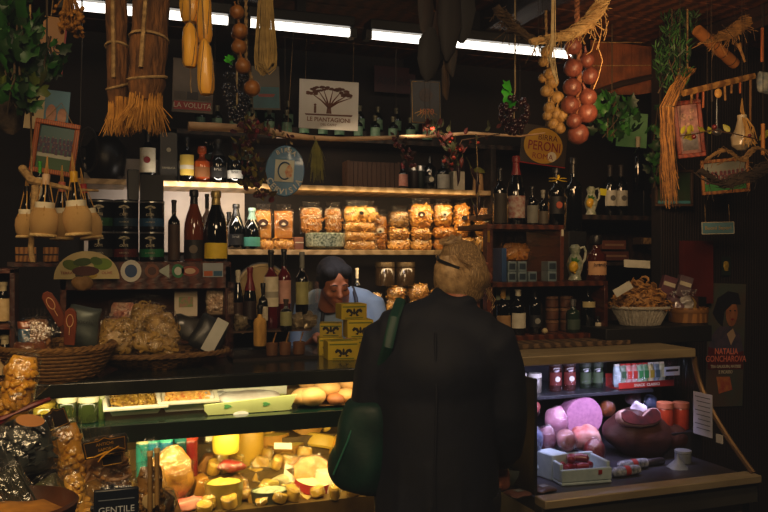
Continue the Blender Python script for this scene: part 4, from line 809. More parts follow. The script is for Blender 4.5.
# on top of the cabinet
bottle(500,3.2,zt2,168,7,'black slender bottle with dull sleeve, leftmost on top of the right cabinet', cap=CAPB, lab=mat('#3a3020','#2a2216',20,.6), lz=(.03,.55))
bottle(516,3.22,zt2,156,9,'dark bottle with long red neck and white and red label on the right cabinet', kind='champagne', cap=mat('#8a2420','#6a1814',20,.4), capf=.72, lab=mat('#b8b0a0','#8a3a34',50,.6), lz=(.1,.42), name='champagne_bottle')
bottle(532,3.18,zt2,186,6,'small square bottle with grey label, third on top of the right cabinet', kind='spirit', lab=mat('#8a887c','#6e6c60',30,.6), lz=(.05,.5), cap=CAPB)
bottle(543,3.2,zt2,190,5,'small dark jar bottle left of the tall ribboned bottle', kind='spirit', lab=mat('#5a5040'), lz=(.05,.4), cap=mat('#8a8a80'))
o = bottle(556,3.2,zt2,168,8,'tall black bottle with a yellow ribbon bow at its neck', kind='spirit', cap=CAPB, lab=mat('#14110f'), lz=(.2,.5), emblem=mat('#a84a2a'))
b = B()
for a in (20,160,200,-20,80): b.leaf((0,-.02,.215),.05,(pi/2,0,rad(a-90)),'oval') if False else b.tube([(0,-.022,.21),(.018*cos(rad(a)),-.026,.21+.018*sin(rad(a))),(.045*cos(rad(a)),-.02,.21+.02*sin(rad(a)))], [.003,.007,.004], 6, flat=.4)
b.out('ribbon_bow', mat('#d8b828','#b8981c',20,.45), o)
bottle(573,3.35,1.72,160,9,'big black bottle behind the lemon jugs', kind='spirit', cap=CAPB, h=.36)
tag(B().box(-.05,.05,-.04,.04,1.485,1.72).out('black_box', BLACK, None, (X(573,3.35),3.35,0), bev=.002), 'plain black box under the big black bottle', 'box')
# lemon jugs
def jug(px, y, z, s, lb, ly):
    t = thing('lemon_jug', lb, 'jug', (X(px,y),y,z), -.35); s *= .001
    B().lathe([(28*s,0),(32*s,4*s),(30*s,12*s),(24*s,25*s),(34*s,55*s),(38*s,75*s),(30*s,105*s),(20*s,125*s),(24*s,140*s),(26*s,155*s),(14*s,168*s)], 22).jit(.0025,50).out('body', mat('#c8c8b8','#6a7a58',40,.3,coat=.5), t)
    b = B(); b.tube([(20*s,0,150*s),(42*s,0,158*s),(50*s,0,135*s),(46*s,0,100*s),(32*s,0,80*s)], 6*s, 8); b.out('handle', mat('#c0c0b0','#8a9078',40,.3,coat=.5), t)
    b = B(); b.ball((-14*s,-30*s,ly*s),(22*s,17*s,28*s),(0,.25,0),16,10); b.ball((-9*s,-32*s,(ly-26)*s),(5*s,5*s,7*s)); b.out('lemon', mat('#e0b420','#c89814',30,.4,coat=.3), t)
    b = B()
    for q in (-.6,.4,1.2): b.leaf((-10*s,-36*s,(ly+22)*s),26*s,(pi/2,q,0))
    b.out('leaves', mat('#3a6a24'), t)
jug(591,3.62+.06,1.82,.92,'white ceramic jug with a big yellow lemon, upper one on the dark shelf',72)
jug(575,3.2,zm,1.0,'white ceramic jug with a yellow lemon, lower one beside the brandy bottle',65)
bottle(596,3.22,zm,228,10,'squat brandy bottle with orange-cream label and long neck', kind='decanter', glass=mat('#4a1a10','#2c0e08',6,.08,coat=.6), lab=mat('#d8a878','#c8946a',30,.6), lz=(.12,.42), cap=CAPB, word='brandy', h=.215)
for px, lb in ((610,'left'),(621,'right')):
    bottle(px,3.75,1.82,165,6.5,'%s of two dark bottles with big white labels on the dark shelf' % lb, cap=mat('#2a2420'), lab=mat('#c8c8bc','#b0b0a4',30,.6), lz=(.2,.5), emblem=mat('#5a5a54'))
t = tag(B().box(-.02,.02,-.001,.001,-.018,.018).out('price_note', mat('#e8e020','#d8d018',9,.6), None, at(603,192,3.68), (.1,.1,-.2)), 'bright yellow paper note clipped between the jug and bottles', 'note'); B().box(-.002,.002,.001,.04,-.014,.0).out('clip', SILVER, t)
tag(B().box(-.055,.055,-.05,.05,0,.36).out('tall_box', mat('#0d0e0d','#080908',9,.4), None, (X(646,3.8),3.8,1.82), bev=.003), 'tall black box with small brown seal right of the white-labelled bottles', 'box')
B().xf((0,-.052,.12),(pi/2,0,0)).lathe([(.014,0),(.014,.002)],14).out('seal', mat('#6a3a1c'), [o for o in col.objects if o.name.startswith('tall_box')][0])
bottle(638,3.75,Z(638,190,3.75),118,6,'bottle with pale foil neck rising in front of the green card', cap=mat('#c8c0a0'), capf=.8, h=.3)
t = thing('green_card', 'light green card behind the ivy, above the tall black box', 'card', at(632,130,3.9), (0,.05,-.2)); B().box(-.095,.095,0,.004,-.1,.1).out('card', mat('#9ad89a','#6ab070',4,.6), t); B().tube([(0,0,.1),(0,.02,.6)], .0015, 5).out('cord', ROPE, t)
for i, (px, py, w, h, c, lb) in enumerate(((610,245,14,9,'#6a3c2c','dim brown carton on the lower back shelf, left one'),(612,256,15,9,'#5a3024','dim reddish carton just above the mushroom basket'),(643,241,7,7,'#4a3a2c','small box with a bright square emblem on the lower back shelf'),(664,244,14,12,'#33241a','dark carton right of the emblem box on the back shelf'))):
    p = at(px,py,3.82); k = MPP(px,3.8); t = tag(B().box(-w*k,w*k,-.04,.04,-h*k*.5,h*k*.5).out('carton', mat(c), None, p, bev=.002), lb, 'box')
    if i == 2: B().box(-5*k,5*k,-.042,-.04,-3*k,3*k).out('emblem', mat('#b89a6a','#6a4a2a',80,.5), t)
    if i != 2: B().box(-w*k*.8,w*k*.8,-.0408,-.04,-1*k,1*k).out('printed_stripe', mat('#8a6a54'), t)
tag(B().box(X(600,3.6),X(700,3.6),3.6,3.97,-.016,0).out('low_shelf', WOOD_DK, None, (0,0,Z(650,262,3.8))), 'dark lower back shelf with cartons, right of the brandy bottle', 'shelf')
tag(B().box(X(606,3.0),X(712,3.0),3.0,3.4,1.2,1.275).out('riser_box', mat('#14110e','#0c0a08',9,.6), None, bev=.004), 'black riser under the mushroom basket and wooden tub', 'riser')
# mushroom basket
MX, MY = X(643,3.1), 3.12
mb = thing('white_basket', 'white woven oval basket heaped with dried mushroom slices', 'basket', (MX,MY,1.275), -.3); k = MPP(643,3.1)
WB = mat('#c8c0b0','#a09684',60,.6)
b = B(); b.lathe([(.085,0),(.095,.01),(.128,.082),(.12,.082),(.085,.014)], 36, sy=.75, cap=False); b.out('wall', WB, mb)
b = B()
for i in range(40):
    a = 2*pi*i/40; b.tube([(.09*cos(a),.0675*sin(a),.004),(.132*cos(a+.07),.099*sin(a+.07),.08)], .0035, 5)
b.out('weave', WB, mb); rope_rim(B(), .132, .099, .084, .006).out('rim', WB, mb)
random.seed(11); b = B()
for i in range(230):
    a = U(0,2*pi); q = R()**.5; x, y = .145*q*cos(a), .1*q*sin(a); z = .09+.13*(1-q**1.6)*U(.75,1)
    c = Vector((x,y,z)); e = Euler((U(0,3),U(0,3),U(0,3))).to_matrix(); r = U(.012,.022)
    b.tube([c+e@Vector((r*cos(t_), r*sin(t_)*1.1, .004*sin(2*t_))) for t_ in [U(-.4,.4)+j*.62 for j in range(6)]], [.004,.006,.0065,.006,.005,.003], 5, flat=.5)
b.ball((0,0,.1),(.12,.085,.08)); o = b.out('mushroom_slices', mat('#c8924a','#4a2a14',45,.6), None, (MX,MY,1.275), (0,0,-.3)); tag(o, 'heap of curled dried mushroom slices in the white basket', 'mushrooms'); o['kind'] = 'stuff'
for px, py, w, h, r0, lb in ((637,264,14,4,.05,'white shelf-edge label above the mushroom heap'),(623,289,10,4,-.5,'white paper label tucked into the mushroom slices')):
    k = MPP(px,3.05); tag(B().box(-w*k,w*k,-.001,.001,-h*k,h*k).out('paper_label', mat('#c8c4b4','#b0ac9c',30,.6), None, at(px,py,3.04 if w < 12 else 3.1), (-.2,r0,-.2)), lb, 'label')
# wooden tub
tx = X(691,3.15); t = thing('wooden_tub', 'round pale wooden tub filled with wrapped sweets, right of the mushroom basket', 'tub', (tx,3.17,1.275)); TW = mat('#a8743a','#7c5226',9,.5,tex='wave',st=(1,1,.3))
B().lathe([(.085,0),(.09,.004),(.093,.075),(.087,.075),(.083,.01)], 30, cap=False).out('wall', TW, t); B().lathe([(.0945,.05),(.0955,.062),(.0945,.066)], 30, cap=False).out('hoop', mat('#8a5c2a'), t); B().lathe([(.083,.004),(.083,.01)], 24).out('bottom', TW, t)
random.seed(4)
for i, (dx, dy, dz, c, lb) in enumerate(((-.06,0,.075,'#8a6a78','lilac wrapped sweet bag at the left of the wooden tub'),(-.02,-.02,.08,'#c8c0b8','silvery clear sweet bag in the middle of the wooden tub'),(.03,0,.075,'#c8a050','yellow-tipped cellophane sweet bag in the wooden tub'),(-.05,.05,.09,'#6a2c3c','dark pink sweet bag at the back of the wooden tub'),(.05,.04,.08,'#5a3028','brown sweet bag at the back right of the wooden tub'))):
    t = tag(B().pillow(.07,.04,.1).jit(.012,35,i).out('sweet_bag', mat(c,'#3a2a24',30,.25,coat=.6), None, (tx+dx,3.17+dy,1.275+dz-.05), (-.1,U(-.3,.3),U(-.5,.5))), lb, 'sweets')
    b = B()
    for q in range(5): b.tube([(0,0,.095),(.016*cos(q*1.26),.008*sin(q*1.26),.13)], [.002,.008], 5, flat=.2)
    b.out('gathered_top', FILMW, t)
for px, py, c, lb in ((664,275,'#7a4a54','pinkish sweet carton leaning behind the mushroom basket'),(680,270,'#7c6a70','grey-lilac carton between the basket and the tub')):
    t = tag(B().box(-.035,.035,-.02,.02,0,.11).out('sweet_carton', mat(c,'#4a2c30',9,.5), None, (X(px,3.33),3.33,1.39), (0,.3,-.3), bev=.002), lb, 'box'); B().box(-.03,.03,-.021,-.02,.06,.08).out('band', PAPER, t)
tag(B().box(X(655,3.3),X(705,3.3),3.29,3.38,1.275,1.39).out('black_box', BLACK), 'black support block behind the wooden tub', 'box')
tag(B().box(X(683,3.38),X(712,3.38),3.37,3.41,1.35,1.68).out('red_board', mat('#6a2014','#4a140c',4,.5)), 'dark red wooden panel behind the wooden tub', 'panel')
# ================================================================ THINGS HANGING FROM THE CEILING
CEIL = 2.735
def cordto(b, p, r=.002):   # cord from p up to the ceiling
    b.tube([p, (p[0], p[1], CEIL)], r, 5)
def burlap(px0, px1, pyb, pyf, y, lb, lean, seed, wd):
    """straw bundle wrapped in sacking, frayed at the lower end"""
    random.seed(seed)
    p = at((px0+px1)/2, pyb, y); k = MPP((px0+px1)/2, y); r = (px1-px0)/2*k
    t = thing('straw_bundle', lb, 'straw bundle', p, (0, lean, 0)); L = (CEIL-p.z)*1.0
    P = [(r*.75, .0),(r*.9,.02)]
    n = 26
    for i in range(1, n): P.append((r*(1+.03*sin(i*1.7)), .02+(L-.03)*i/n))
    B().lathe(P, 26, sy=.7).jit(.005, 14, seed).out('sacking', mat('#7a4e22','#3c240e',70,.9,bump=1,tex='noise',st=(1,1,.22),c3='#5c3a18',vary=.02,bd=.02), t)
    b = B()
    for z in (.06, .17, .36, .55): 
        if z < L: b.tube([(r*1.04*cos(a), r*.75*sin(a), z+.01*sin(a+z*20)) for a in [2*pi*i/28 for i in range(29)]], .004, 6, cap=False)
    b.tube([(-r*.35, -r*.72, L*.95), (-r*.3, -r*.8, L*.5), (-r*.4, -r*.8, .08)], .006, 6); b.out('binding', ROPE, t)
    b = B(); fl = (pyf-pyb)*k
    for i in range(260):
        a = U(0, 2*pi); q = R()**.5; x, yy = r*.85*q*cos(a), r*.6*q*sin(a); s = 1+U(.1,1.1)
        ln = fl*U(.5,1.15)
        b.tube([(x, yy, .03), (x*1.1, yy*1.1, -.3*ln), (x*s+U(-.006,.006), yy*s+U(-.006,.006), -ln)], [.0016,.0014,.0006], 4)
    b.out('frayed_straw', mat('#c8903c','#8a5c20',30,.7,vary=.05), t, stuff=True)
    return t
burlap(128, 164, 100, 130, 2.3, 'wide sacking-wrapped straw bundle with frayed golden end, hanging at upper left', .05, 1, 0)
burlap(108, 129, 108, 133, 2.36, 'narrow sacking-wrapped straw bundle, left of the wide one', -.02, 2, 0)
# dried flowers
p = at(68, 0, 2.6); t = thing('dried_flower_bunch', 'small hanging bunch of dried brown flowers at the top left', 'dried flowers', p); b = B(); random.seed(3)
for i in range(60):
    a = U(0,2*pi); q = U(0,.05); z = -U(.02,.1); b.tube([(0,0,.05),(q*.5*cos(a),q*.5*sin(a),0),(q*cos(a),q*sin(a),z)], .0012, 4); b.ball((q*cos(a),q*sin(a),z), (.007,.005,.01), (U(0,3),U(0,3),0), 6, 4)
b.out('flowers', mat('#b07828','#6a4414',60,.8), t, stuff=True); b = B(); b.tube([(0,0,.04),(0,0,CEIL-p.z)], .0009, 4); b.out('cord', CORD, t)
# long yellow cheeses
def ycheese(px, py0, py1, rpx, y, lb, lean, tail=0, top=None):
    k = MPP(px, y); p = at(px, py1, y); L = (py1-py0)*k; r = rpx*k
    t = thing('hanging_cheese', lb, 'cheese', p, (0, lean, U(0,3)))
    P = [(r*.25,0),(r*.7,L*.03),(r*.95,L*.12),(r,L*.3),(r*.95,L*.6),(r*.75,L*.85),(r*.4,L*.97),(r*.15,L)]
    B().lathe(P, 20, wob=.05).jit(.005, 18, px).out('cheese', mat('#fcc044','#d08c20',14,.5,bump=.4,st=(1,1,.4),coat=.15), t)
    b = B(); 
    for a in (0,1.57,3.14,4.71): b.tube([(q*1.04*cos(a+z*6), q*1.04*sin(a+z*6), z) for q, z in P[1:]], .0015, 5)
    b.tube([(0,0,L*.98),(0,0,CEIL-p.z+.0)], .0022, 5)
    if tail: b.tube([(0,0,.0),(-.008,0,-.03),(-.004,0,-.05),(-.014,0,-.075)], .0018, 5)
    b.out('string', ROPE, t)
ycheese(190,-40,24,10,2.44,'upper left long yellow cheese of the hanging group',.05)
ycheese(190,22,68,7.5,2.4,'lower left long yellow cheese with a dangling string tail',.0,tail=1)
ycheese(205,-30,45,7.5,2.42,'upper right long yellow cheese of the hanging group',-.03)
ycheese(207,40,96,8,2.38,'longest lower right yellow cheese, ending above the tin sign',-.06)
# onion string left
def onion(b_, r, sp=1.15):
    return b_.lathe([(r*.06,-r*.95),(r*.5,-r*.86),(r*.9,-r*.45),(r,0),(r*.88,r*.45),(r*.5,r*.8),(r*.2,r*1.02),(r*.1,r*sp*1.35),(r*.14,r*sp*1.5)], 16)
def braid(lb, spots, y, m, name, part, rope_px, cat, rope_r=.006, rope_m=None, jitr=.0):
    x0 = at(rope_px[0][0], rope_px[0][1], y); t = thing(name, lb, cat, (x0.x, y, x0.z))
    b = B(); pts = [at(px, py, y)-x0 for px, py in rope_px]; pts = [pts[0]+Vector((0,0,0))]+pts[1:]
    top = Vector((pts[-1].x, 0, CEIL-x0.z)); pts.append(top)
    for ph in (0, pi): 
        b.tube([pts[i]+(pts[i+1]-pts[i])*(j/12)+Vector((rope_r*.8*cos(j*1.6+ph), rope_r*.8*sin(j*1.6+ph), 0)) for i in range(len(pts)-1) for j in range(12)], rope_r, 6)
    b.out('rope', rope_m or ROPE, t)
    proto = {}
    for i, (px, py, rp) in enumerate(spots):
        q = at(px, py, y-.012*((i*7) % 3))-x0; r = rp*MPP(px, y)
        if not proto: proto['a'] = onion(B(), r).out(part, m, t, q, (U(-.3,.3), U(-.4,.4), U(0,6))); proto['r'] = r
        else:
            o = proto['a'].copy(); col.objects.link(o); o.location = q; s = r/proto['r']; o.scale = (s,s,s); o.rotation_euler = (U(-.4,.4), U(-.5,.5), U(0,6))
    return t
braid('string of brown onions hanging left of the raffia skein', [(239,-14,7),(237,12,7.5),(240,31,8),(237,35,6),(239,47,8),(243,66,8),(252,88,8.5)], 2.5, mat('#a0682a','#6c4018',9,.45,bump=.2,st=(6,6,.5)), 'onion_string', 'onion', [(252,80),(246,60),(246,20),(246,-20)], 'onions', .0035)
braid('string of pale garlic bulbs hanging left of the red onions', [(546,52,6),(543,62,5),(549,74,6),(543,78,5),(552,82,7),(546,91,6),(557,98,7.5),(549,92,5),(549,108,6),(556,114,7),(562,116,7.5),(547,116,5),(553,124,6),(560,128,6)], 2.95, mat('#a08044','#6c5024',14,.55,bump=.3,st=(8,8,.6)), 'garlic_string', 'garlic_bulb', [(556,128),(551,95),(547,60),(546,20)], 'garlic', .004)
braid('string of large red onions around a thick brown rope', [(573,46,9),(587,60,8),(573,68,9.5),(590,76,9),(572,87,9.5),(588,97,9),(570,105,9.5),(587,113,10.5),(574,121,8),(578,134,11)], 2.9, mat('#74402f','#4a221a',8,.42,bump=.2,st=(7,7,.4),coat=.1), 'red_onion_string', 'red_onion', [(577,122),(579,95),(579,50),(577,15)], 'onions', .008, mat('#8a5a38','#5c3820',60,.8))
# raffia skein
p = at(265, 76, 2.55); t = thing('raffia_skein', 'pale looped raffia skein hanging right of the brown onions', 'raffia', (p.x, 2.55, p.z)); b = B(); random.seed(9); k = MPP(265,2.55)
for i in range(26):
    x0, x1 = U(-11,2)*k, U(0,12)*k; z = U(0,9)*k; yy = U(-.02,.02); zt = CEIL-p.z
    b.tube([(U(-4,4)*k, yy, zt), (x0*.6, yy, zt*.45), (x0, yy, .06+z), (x0+.003, yy, .02+z), ((x0+x1)/2, yy, z), (x1-.002, yy, .02+z), (x1, yy, .06+z), (x1*.6, yy, zt*.45), (U(-4,4)*k, yy, zt)], .0021, 5)
b.out('strands', mat('#c0a05c','#8a7038',30,.75), t, stuff=True)
# grape bunches
def grapes(lb, px, pyt, pyb, rpx, y, m, leafpx, rope=True, n=58, gr=3.0, name='grape_bunch', green=LEAF):
    k = MPP(px, y); p = at(px, pyt, y); L = (pyb-pyt)*k; t = thing(name, lb, 'grapes', p)
    g0 = None; random.seed(int(px)); pts = []; tries = 0
    while len(pts) < n and tries < 6000:
        tries += 1
        z = -L*R()**.85; rr = rpx*k*(sin(min(1, (-z/L+.18))*pi*.86)**.7 if -z/L < .95 else .25); a = U(0, 2*pi); q = Vector((rr*cos(a), rr*sin(a)*.9, z))
        if all((q-o_).length > gr*k*1.35 for o_ in pts): pts.append(q)
    for q in pts:
        if g0 is None: g0 = B().ball((0,0,0),(gr*k,gr*k,gr*k*1.12),u=12,w=8).out('grape', m, t, q)
        else: o = g0.copy(); col.objects.link(o); o.location = q
    b = B(); b.tube([(0,0,-L*.8),(0,0,0),(.005,0,.03)], .003, 6); b.tube([(.005,0,.03),(.004,0,CEIL-p.z)], .0035, 6); b.out('stem_cord', mat('#b8a078','#86704a',60,.8,bump=.5), t)
    b = B()
    for dx, dz, s, rz in leafpx: b.leaf((dx*k, -.02, dz*k), s*k, (pi/2-.4, rz, U(-.4,.4)), 'ivy')
    b.out('leaf', green, t)
    return t
GRL = mat('#4ac82c','#2c8a1c',9,.45)
grapes('bunch of dark blue grapes with a small green leaf, above the birch branch', 237, 68, 121, 13, 2.62, mat('#1c1a26','#0e0c14',30,.25,coat=.6), [(-9,3,11,.4),(-6,6,8,-.5)], n=75, gr=2.4, green=GRL)
grapes('bunch of dark red grapes with a bright green leaf, hanging alone on a cord', 514, 98, 134, 14, 2.9, mat('#4a1c1c','#240c0e',30,.3,coat=.5), [(-9,6,16,.6),(-14,0,16,1.4),(-6,-3,12,2.4)], n=60, gr=2.6, green=GRL)
# dark dried husks
t = thing('dried_husks', 'dark bunch of long dried corn husks hanging in front of the long light', 'dried husks', at(446,0,2.5)); k = MPP(446,2.5)
for i, (px, p0, p1, r, c) in enumerate(((424,-30,40,9,'#2c1c12'),(436,10,60,8,'#3c2414'),(454,-40,32,10,'#4a2e16'),(447,-30,60,13,'#1c120c'),(455,20,74,8,'#3c2a14'),(452,58,97,6.5,'#4c3418'),(425,30,84,12,'#14100c'),(466,-40,40,16,'#0e0b09'),(440,30,60,16,'#120d0a'))):
    L = (p1-p0)*k; B().lathe([(.1*r*k,0),(.6*r*k,L*.12),(r*k,L*.4),(.9*r*k,L*.75),(.4*r*k,L)], 10, sy=.4).jit(.008, 25, i).out('husk', mat(c,'#120c08',30,.7,st=(3,3,.4)), t, ((px-446)*k, (i % 3)*.02, -p1*k), (0, U(-.12,.12), U(-.5,.5)))
B().tube([(0,.02,0),(0,.02,CEIL-at(446,0,2.5).z)], .006, 6).out('cord', CORD, t)
# straw swag, bright root-like
def swag(name, lb, pts, rad_, y, m, n=110, fl=.03, sd=1, hang=0, cat='straw swag', tie=None):
    random.seed(sd); P = [at(a, b_, y) for a, b_ in pts]; t = thing(name, lb, cat, P[0]); P = [q-P[0] for q in P]
    def cr(u):
        u *= (len(P)-1); i = min(int(u), len(P)-2); f_ = u-i; p0, p1, p2, p3 = P[max(i-1,0)], P[i], P[i+1], P[min(i+2, len(P)-1)]
        return .5*((2*p1)+(p2-p0)*f_+(2*p0-5*p1+4*p2-p3)*f_*f_+(3*p1-p0-3*p2+p3)*f_**3)
    b = B()
    for i in range(n):
        a0 = U(0, 6.28); q = R()**.5*rad_; u0 = U(0,.45); u1 = u0+U(.35,.6); u1 = min(u1, 1.02)
        pt = [cr(u0+(u1-u0)*j/9)+Vector((q*cos(a0+j*.9)*.9, q*sin(a0+j*.9), q*sin(a0+j*.7+1))) for j in range(10)]
        if R() < .3: pt[-1] += Vector((U(-fl,fl), U(-fl,fl), -U(0,fl*1.6)))
        if R() < .3: pt[0] += Vector((U(-fl,fl), U(-fl,fl), -U(0,fl*1.6)))
        b.tube(pt, U(.0009,.0024), 5)
    b.out('strands', m, t, stuff=True)
    b = B(); b.tube([cr(j/20) for j in range(21)], [rad_*.42*(1+.2*sin(j*2.1)) for j in range(21)], 9).jit(.006, 30, sd); b.out('core', m, t)
    if hang:
        b = B()
        for i in range(hang):
            c = cr(U(.1,.95)); b.tube([c, c+Vector((U(-.01,.01),U(-.01,.01),-.03)), c+Vector((U(-.03,.03),U(-.02,.02),-U(.05,.11)))], .0012, 4)
        b.out('loose_ends', m, t, stuff=True)
    b = B()
    for u in (.1,.5,.95):
        c = cr(u); 
        if t.location.z+c.z < CEIL-.01: b.tube([c, (c.x, c.y, CEIL-t.location.z)], .0009, 4)
    b.out('cord', CORD, t)
    return t
SWM = mat('#dcb878','#a87c40',35,.65,vary=.03)
swag('straw_swag', 'bright curved rope-like straw swag sweeping up to the right, above the garlic', [(530,42),(552,38),(570,34),(585,24),(596,12),(606,-6),(614,-30)], .024, 2.6, SWM, n=160, hang=14, sd=2)
swag('dry_twig_bunch', 'dim fan of dry twigs left of the bright straw swag', [(496,6),(510,22),(524,34),(540,42)], .03, 2.66, mat('#5c4426','#3a2a16',30,.8), n=70, sd=3, fl=.05, cat='twigs')
t = thing('raffia_strands', 'pale raffia strands tied to the swag and hanging down to a point', 'raffia', at(554,84,2.56)); b = B(); random.seed(12); k = MPP(554,2.56); zt = CEIL-at(554,84,2.56).z
for i in range(9): x = U(-3,3)*k; b.tube([(x*.5,0,zt),(x-1*k,0,44*k),(x-2*k+U(-4,2)*k,U(-.01,.01),24*k),(x+1*k,0,10*k),(4*k+U(-1,1)*k,0,U(0,5)*k)], .002, 5)
b.tube([(-1*k,0,50*k),(-8*k,0,35*k),(-7*k,0,22*k),(2*k,0,26*k)], .0016, 5); b.out('strands', mat('#d8c090','#a88c58',30,.7), t, stuff=True)
# thin curly tendrils right of the onions
t = thing('dry_tendrils', 'thin curling dry tendrils dangling right of the red onions', 'tendrils', at(600,30,2.62)); k = MPP(600,2.62); b = B()
for P in ([(0,20),(2,0),(-2,-18),(3,-30),(-2,-48),(-8,-60)],[(6,20),(8,0),(5,-10)],[(10,10),(4,-6)],[(-12,-2),(-6,-10),(-10,-22),(-16,-26)],[(-10,5),(0,-8),(-4,-20)]): b.tube([(x*k, 0, z*k) for x, z in P], .0018, 5)
b.tube([(0,0,20*k),(0,0,CEIL-at(600,30,2.62).z)], .0018, 5); b.out('tendrils', mat('#b8925a','#86643a',30,.7), t, stuff=True)
# birch branch
t = thing('birch_branch', 'pale branch hung horizontally in front of the upper shelf, thinning to the right', 'branch', at(188,126,3.66)); p0 = at(188,126,3.66)
P = [at(a,b_,3.66)-p0 for a, b_ in ((188,126),(215,127),(245,129),(265,131),(285,135),(310,138),(340,139),(380,138),(430,136),(470,133),(520,136),(545,133))]
B().tube(P, [.021,.020,.018,.019,.016,.013,.011,.011,.009,.008,.006,.004], 10).jit(.003, 12).out('branch', mat('#f4cea0','#b88858',5,.6,c3='#dcb080'), t)
b = B(); 
for i in (1,4,8,10): b.tube([P[i], (P[i].x, 0, CEIL-p0.z)], .0016, 5)
b.out('cord', CORD, t)
# garland of dried leaves and berries at the sign
def garland(name, lb, pts, y, n, ms, size, berries=None, nb=0, sd=1, spread=.04, kind='oval', cat='garland', cordtop=True, curl=.3):
    random.seed(sd); P = [at(a,b_,y) for a, b_ in pts]; t = thing(name, lb, cat, P[0]); P = [q-P[0] for q in P]
    B().tube(P, .003, 5).out('twig', mat('#5c4024','#3a2614',30,.8), t)
    for j, m in enumerate(ms):
        b = B()
        for i in range(n//len(ms)):
            u = U(0, len(P)-1.001); k_ = int(u); c = P[k_]+(P[k_+1]-P[k_])*(u-k_)+Vector((U(-1,1),U(-1,1)*.7,U(-1,1)))*spread
            b.leaf(c, U(.6,1.2)*size, (U(.6,2.6), U(-1,1), U(0,6.28)), kind, curl)
        b.out('leaves', m, t, stuff=True)
    if nb:
        g = None
        for i in range(nb):
            u = U(0, len(P)-1.001); k_ = int(u); c = P[k_]+(P[k_+1]-P[k_])*(u-k_)+Vector((U(-1,1),-U(.2,1),U(-1,1)))*spread*.8
            if g is None: g = B().ball((0,0,0),.011,u=12,w=8).out('berry', berries, t, c)
            else: o = g.copy(); col.objects.link(o); o.location = c; s_ = U(.6,1.1); o.scale = (s_,)*3
    if cordtop: B().tube([P[0], (P[0].x, P[0].y, CEIL-t.location.z)], .0016, 5).out('cord', CORD, t)
    return t
BER = mat('#6a1c24','#3c0e14',20,.35,coat=.4)
garland('leaf_garland', 'dense dry garland with dark red berries and yellowing leaves, left of the blue sign', [(243,126),(250,140),(246,155),(256,168),(252,182),(262,195)], 3.6, 110, (mat('#5c4a24','#33240f',20,.7),mat('#6a1e20','#3a1012',20,.6),mat('#9a8a34','#5c5420',20,.6)), .042, BER, 22, 5, .045)
garland('leaf_garland', 'short dry garland with a pale flower along the branch, above the blue sign', [(248,124),(262,130),(275,136),(296,140)], 3.6, 36, (mat('#6a2a26','#3a1614',20,.7),mat('#b8a070','#7a6438',20,.6)), .035, mat('#8a2028'), 6, 6, .025)
garland('leaf_garland', 'garland of dry green and red leaves at the right part of the branch', [(425,128),(445,134),(452,150),(448,168),(462,140),(500,134)], 3.6, 80, (mat('#4a4a22','#2a2a14',20,.7),mat('#6a2a1e','#3a1610',20,.6)), .045, mat('#b83a1c','#8a2412',20,.4), 8, 7, .035)
garland('leaf_garland', 'cluster of dark red dried fruit hanging over the right end of the crate', [(396,140),(402,152),(412,165)], 3.6, 26, (mat('#4a2c1c','#2a1810',20,.7),), .035, mat('#7a2824','#4a1414',20,.4,coat=.3), 14, 8, .03)
def chilli(px, py, y, m, lb, L=.06, r=.011, ang=0):
    t = thing('dried_chilli', lb, 'chilli pepper', at(px,py,y), (0, ang, U(0,3)))
    B().tube([(0,0,0),(0,0,-.3*L),(.004,0,-.7*L),(.012,0,-L)], [r*.7,r,r*.75,.001], 10).out('pepper', m, t); B().tube([(0,0,-.003),(0,0,.012),(.003,0,.02)], [r*.5,.002,.002], 6).tube([(.003,0,.02),(.0,0,.06)], .001, 4).out('stem', mat('#5c5a24'), t)
RC = mat('#b83c1c','#8a2410',9,.3,coat=.5); DCH = mat('#3a1412','#1c0a0a',9,.35,coat=.3)
for px, py, m, lb, L, a in ((450,132,RC,'bright orange-red chilli at the top of the chilli string',.045,.2),(455,147,RC,'larger glowing orange-red pepper in the middle of the chilli string',.07,-.2),(462,158,mat('#8a4434','#5c281e',9,.4),'brownish red pepper low on the chilli string',.05,.3),
      (458,166,DCH,'dark dried pepper hanging in front of the cream carton',.1,.1),(471,168,DCH,'dark dried pepper slanting beside the small lamp',.1,-.5),(477,172,DCH,'dark dried pepper over the shelf edge near the small lamp',.12,.05),(479,196,DCH,'dark dried pepper hanging lowest in front of the star-stickered pasta bag',.09,.1),(474,205,DCH,'curled dark dried pepper left of the lowest one',.07,.5)):
    chilli(px, py, 3.62, m, lb, L, .012 if m is not DCH else .010, a)
tag(B().tube([at(476,135,3.62), at(478,170,3.62), at(477,215,3.62)], .0018, 5).out('chilli_cord', ROPE), 'thin cord holding the dark dried peppers', 'cord')
# bunch of yellow-green dried herbs right of blue sign
t = thing('herb_bunch', 'small bunch of yellow-green drying grass right of the blue sign', 'herbs', at(316,140,3.6)); b = B(); random.seed(21)
for i in range(70):
    a = U(0,2*pi); q = U(.0,.05); b.tube([(0,0,.0),(q*.6*cos(a),q*.5*sin(a),-.05),(q*cos(a),q*.7*sin(a),-U(.08,.2))], [.0022,.002,.001], 4, flat=.5)
b.out('blades', mat('#8a8430','#5c5a1c',20,.6), t, stuff=True); B().tube([(0,0,-.01),(0,.03,.02)], .004, 6).out('tie', ROPE, t)
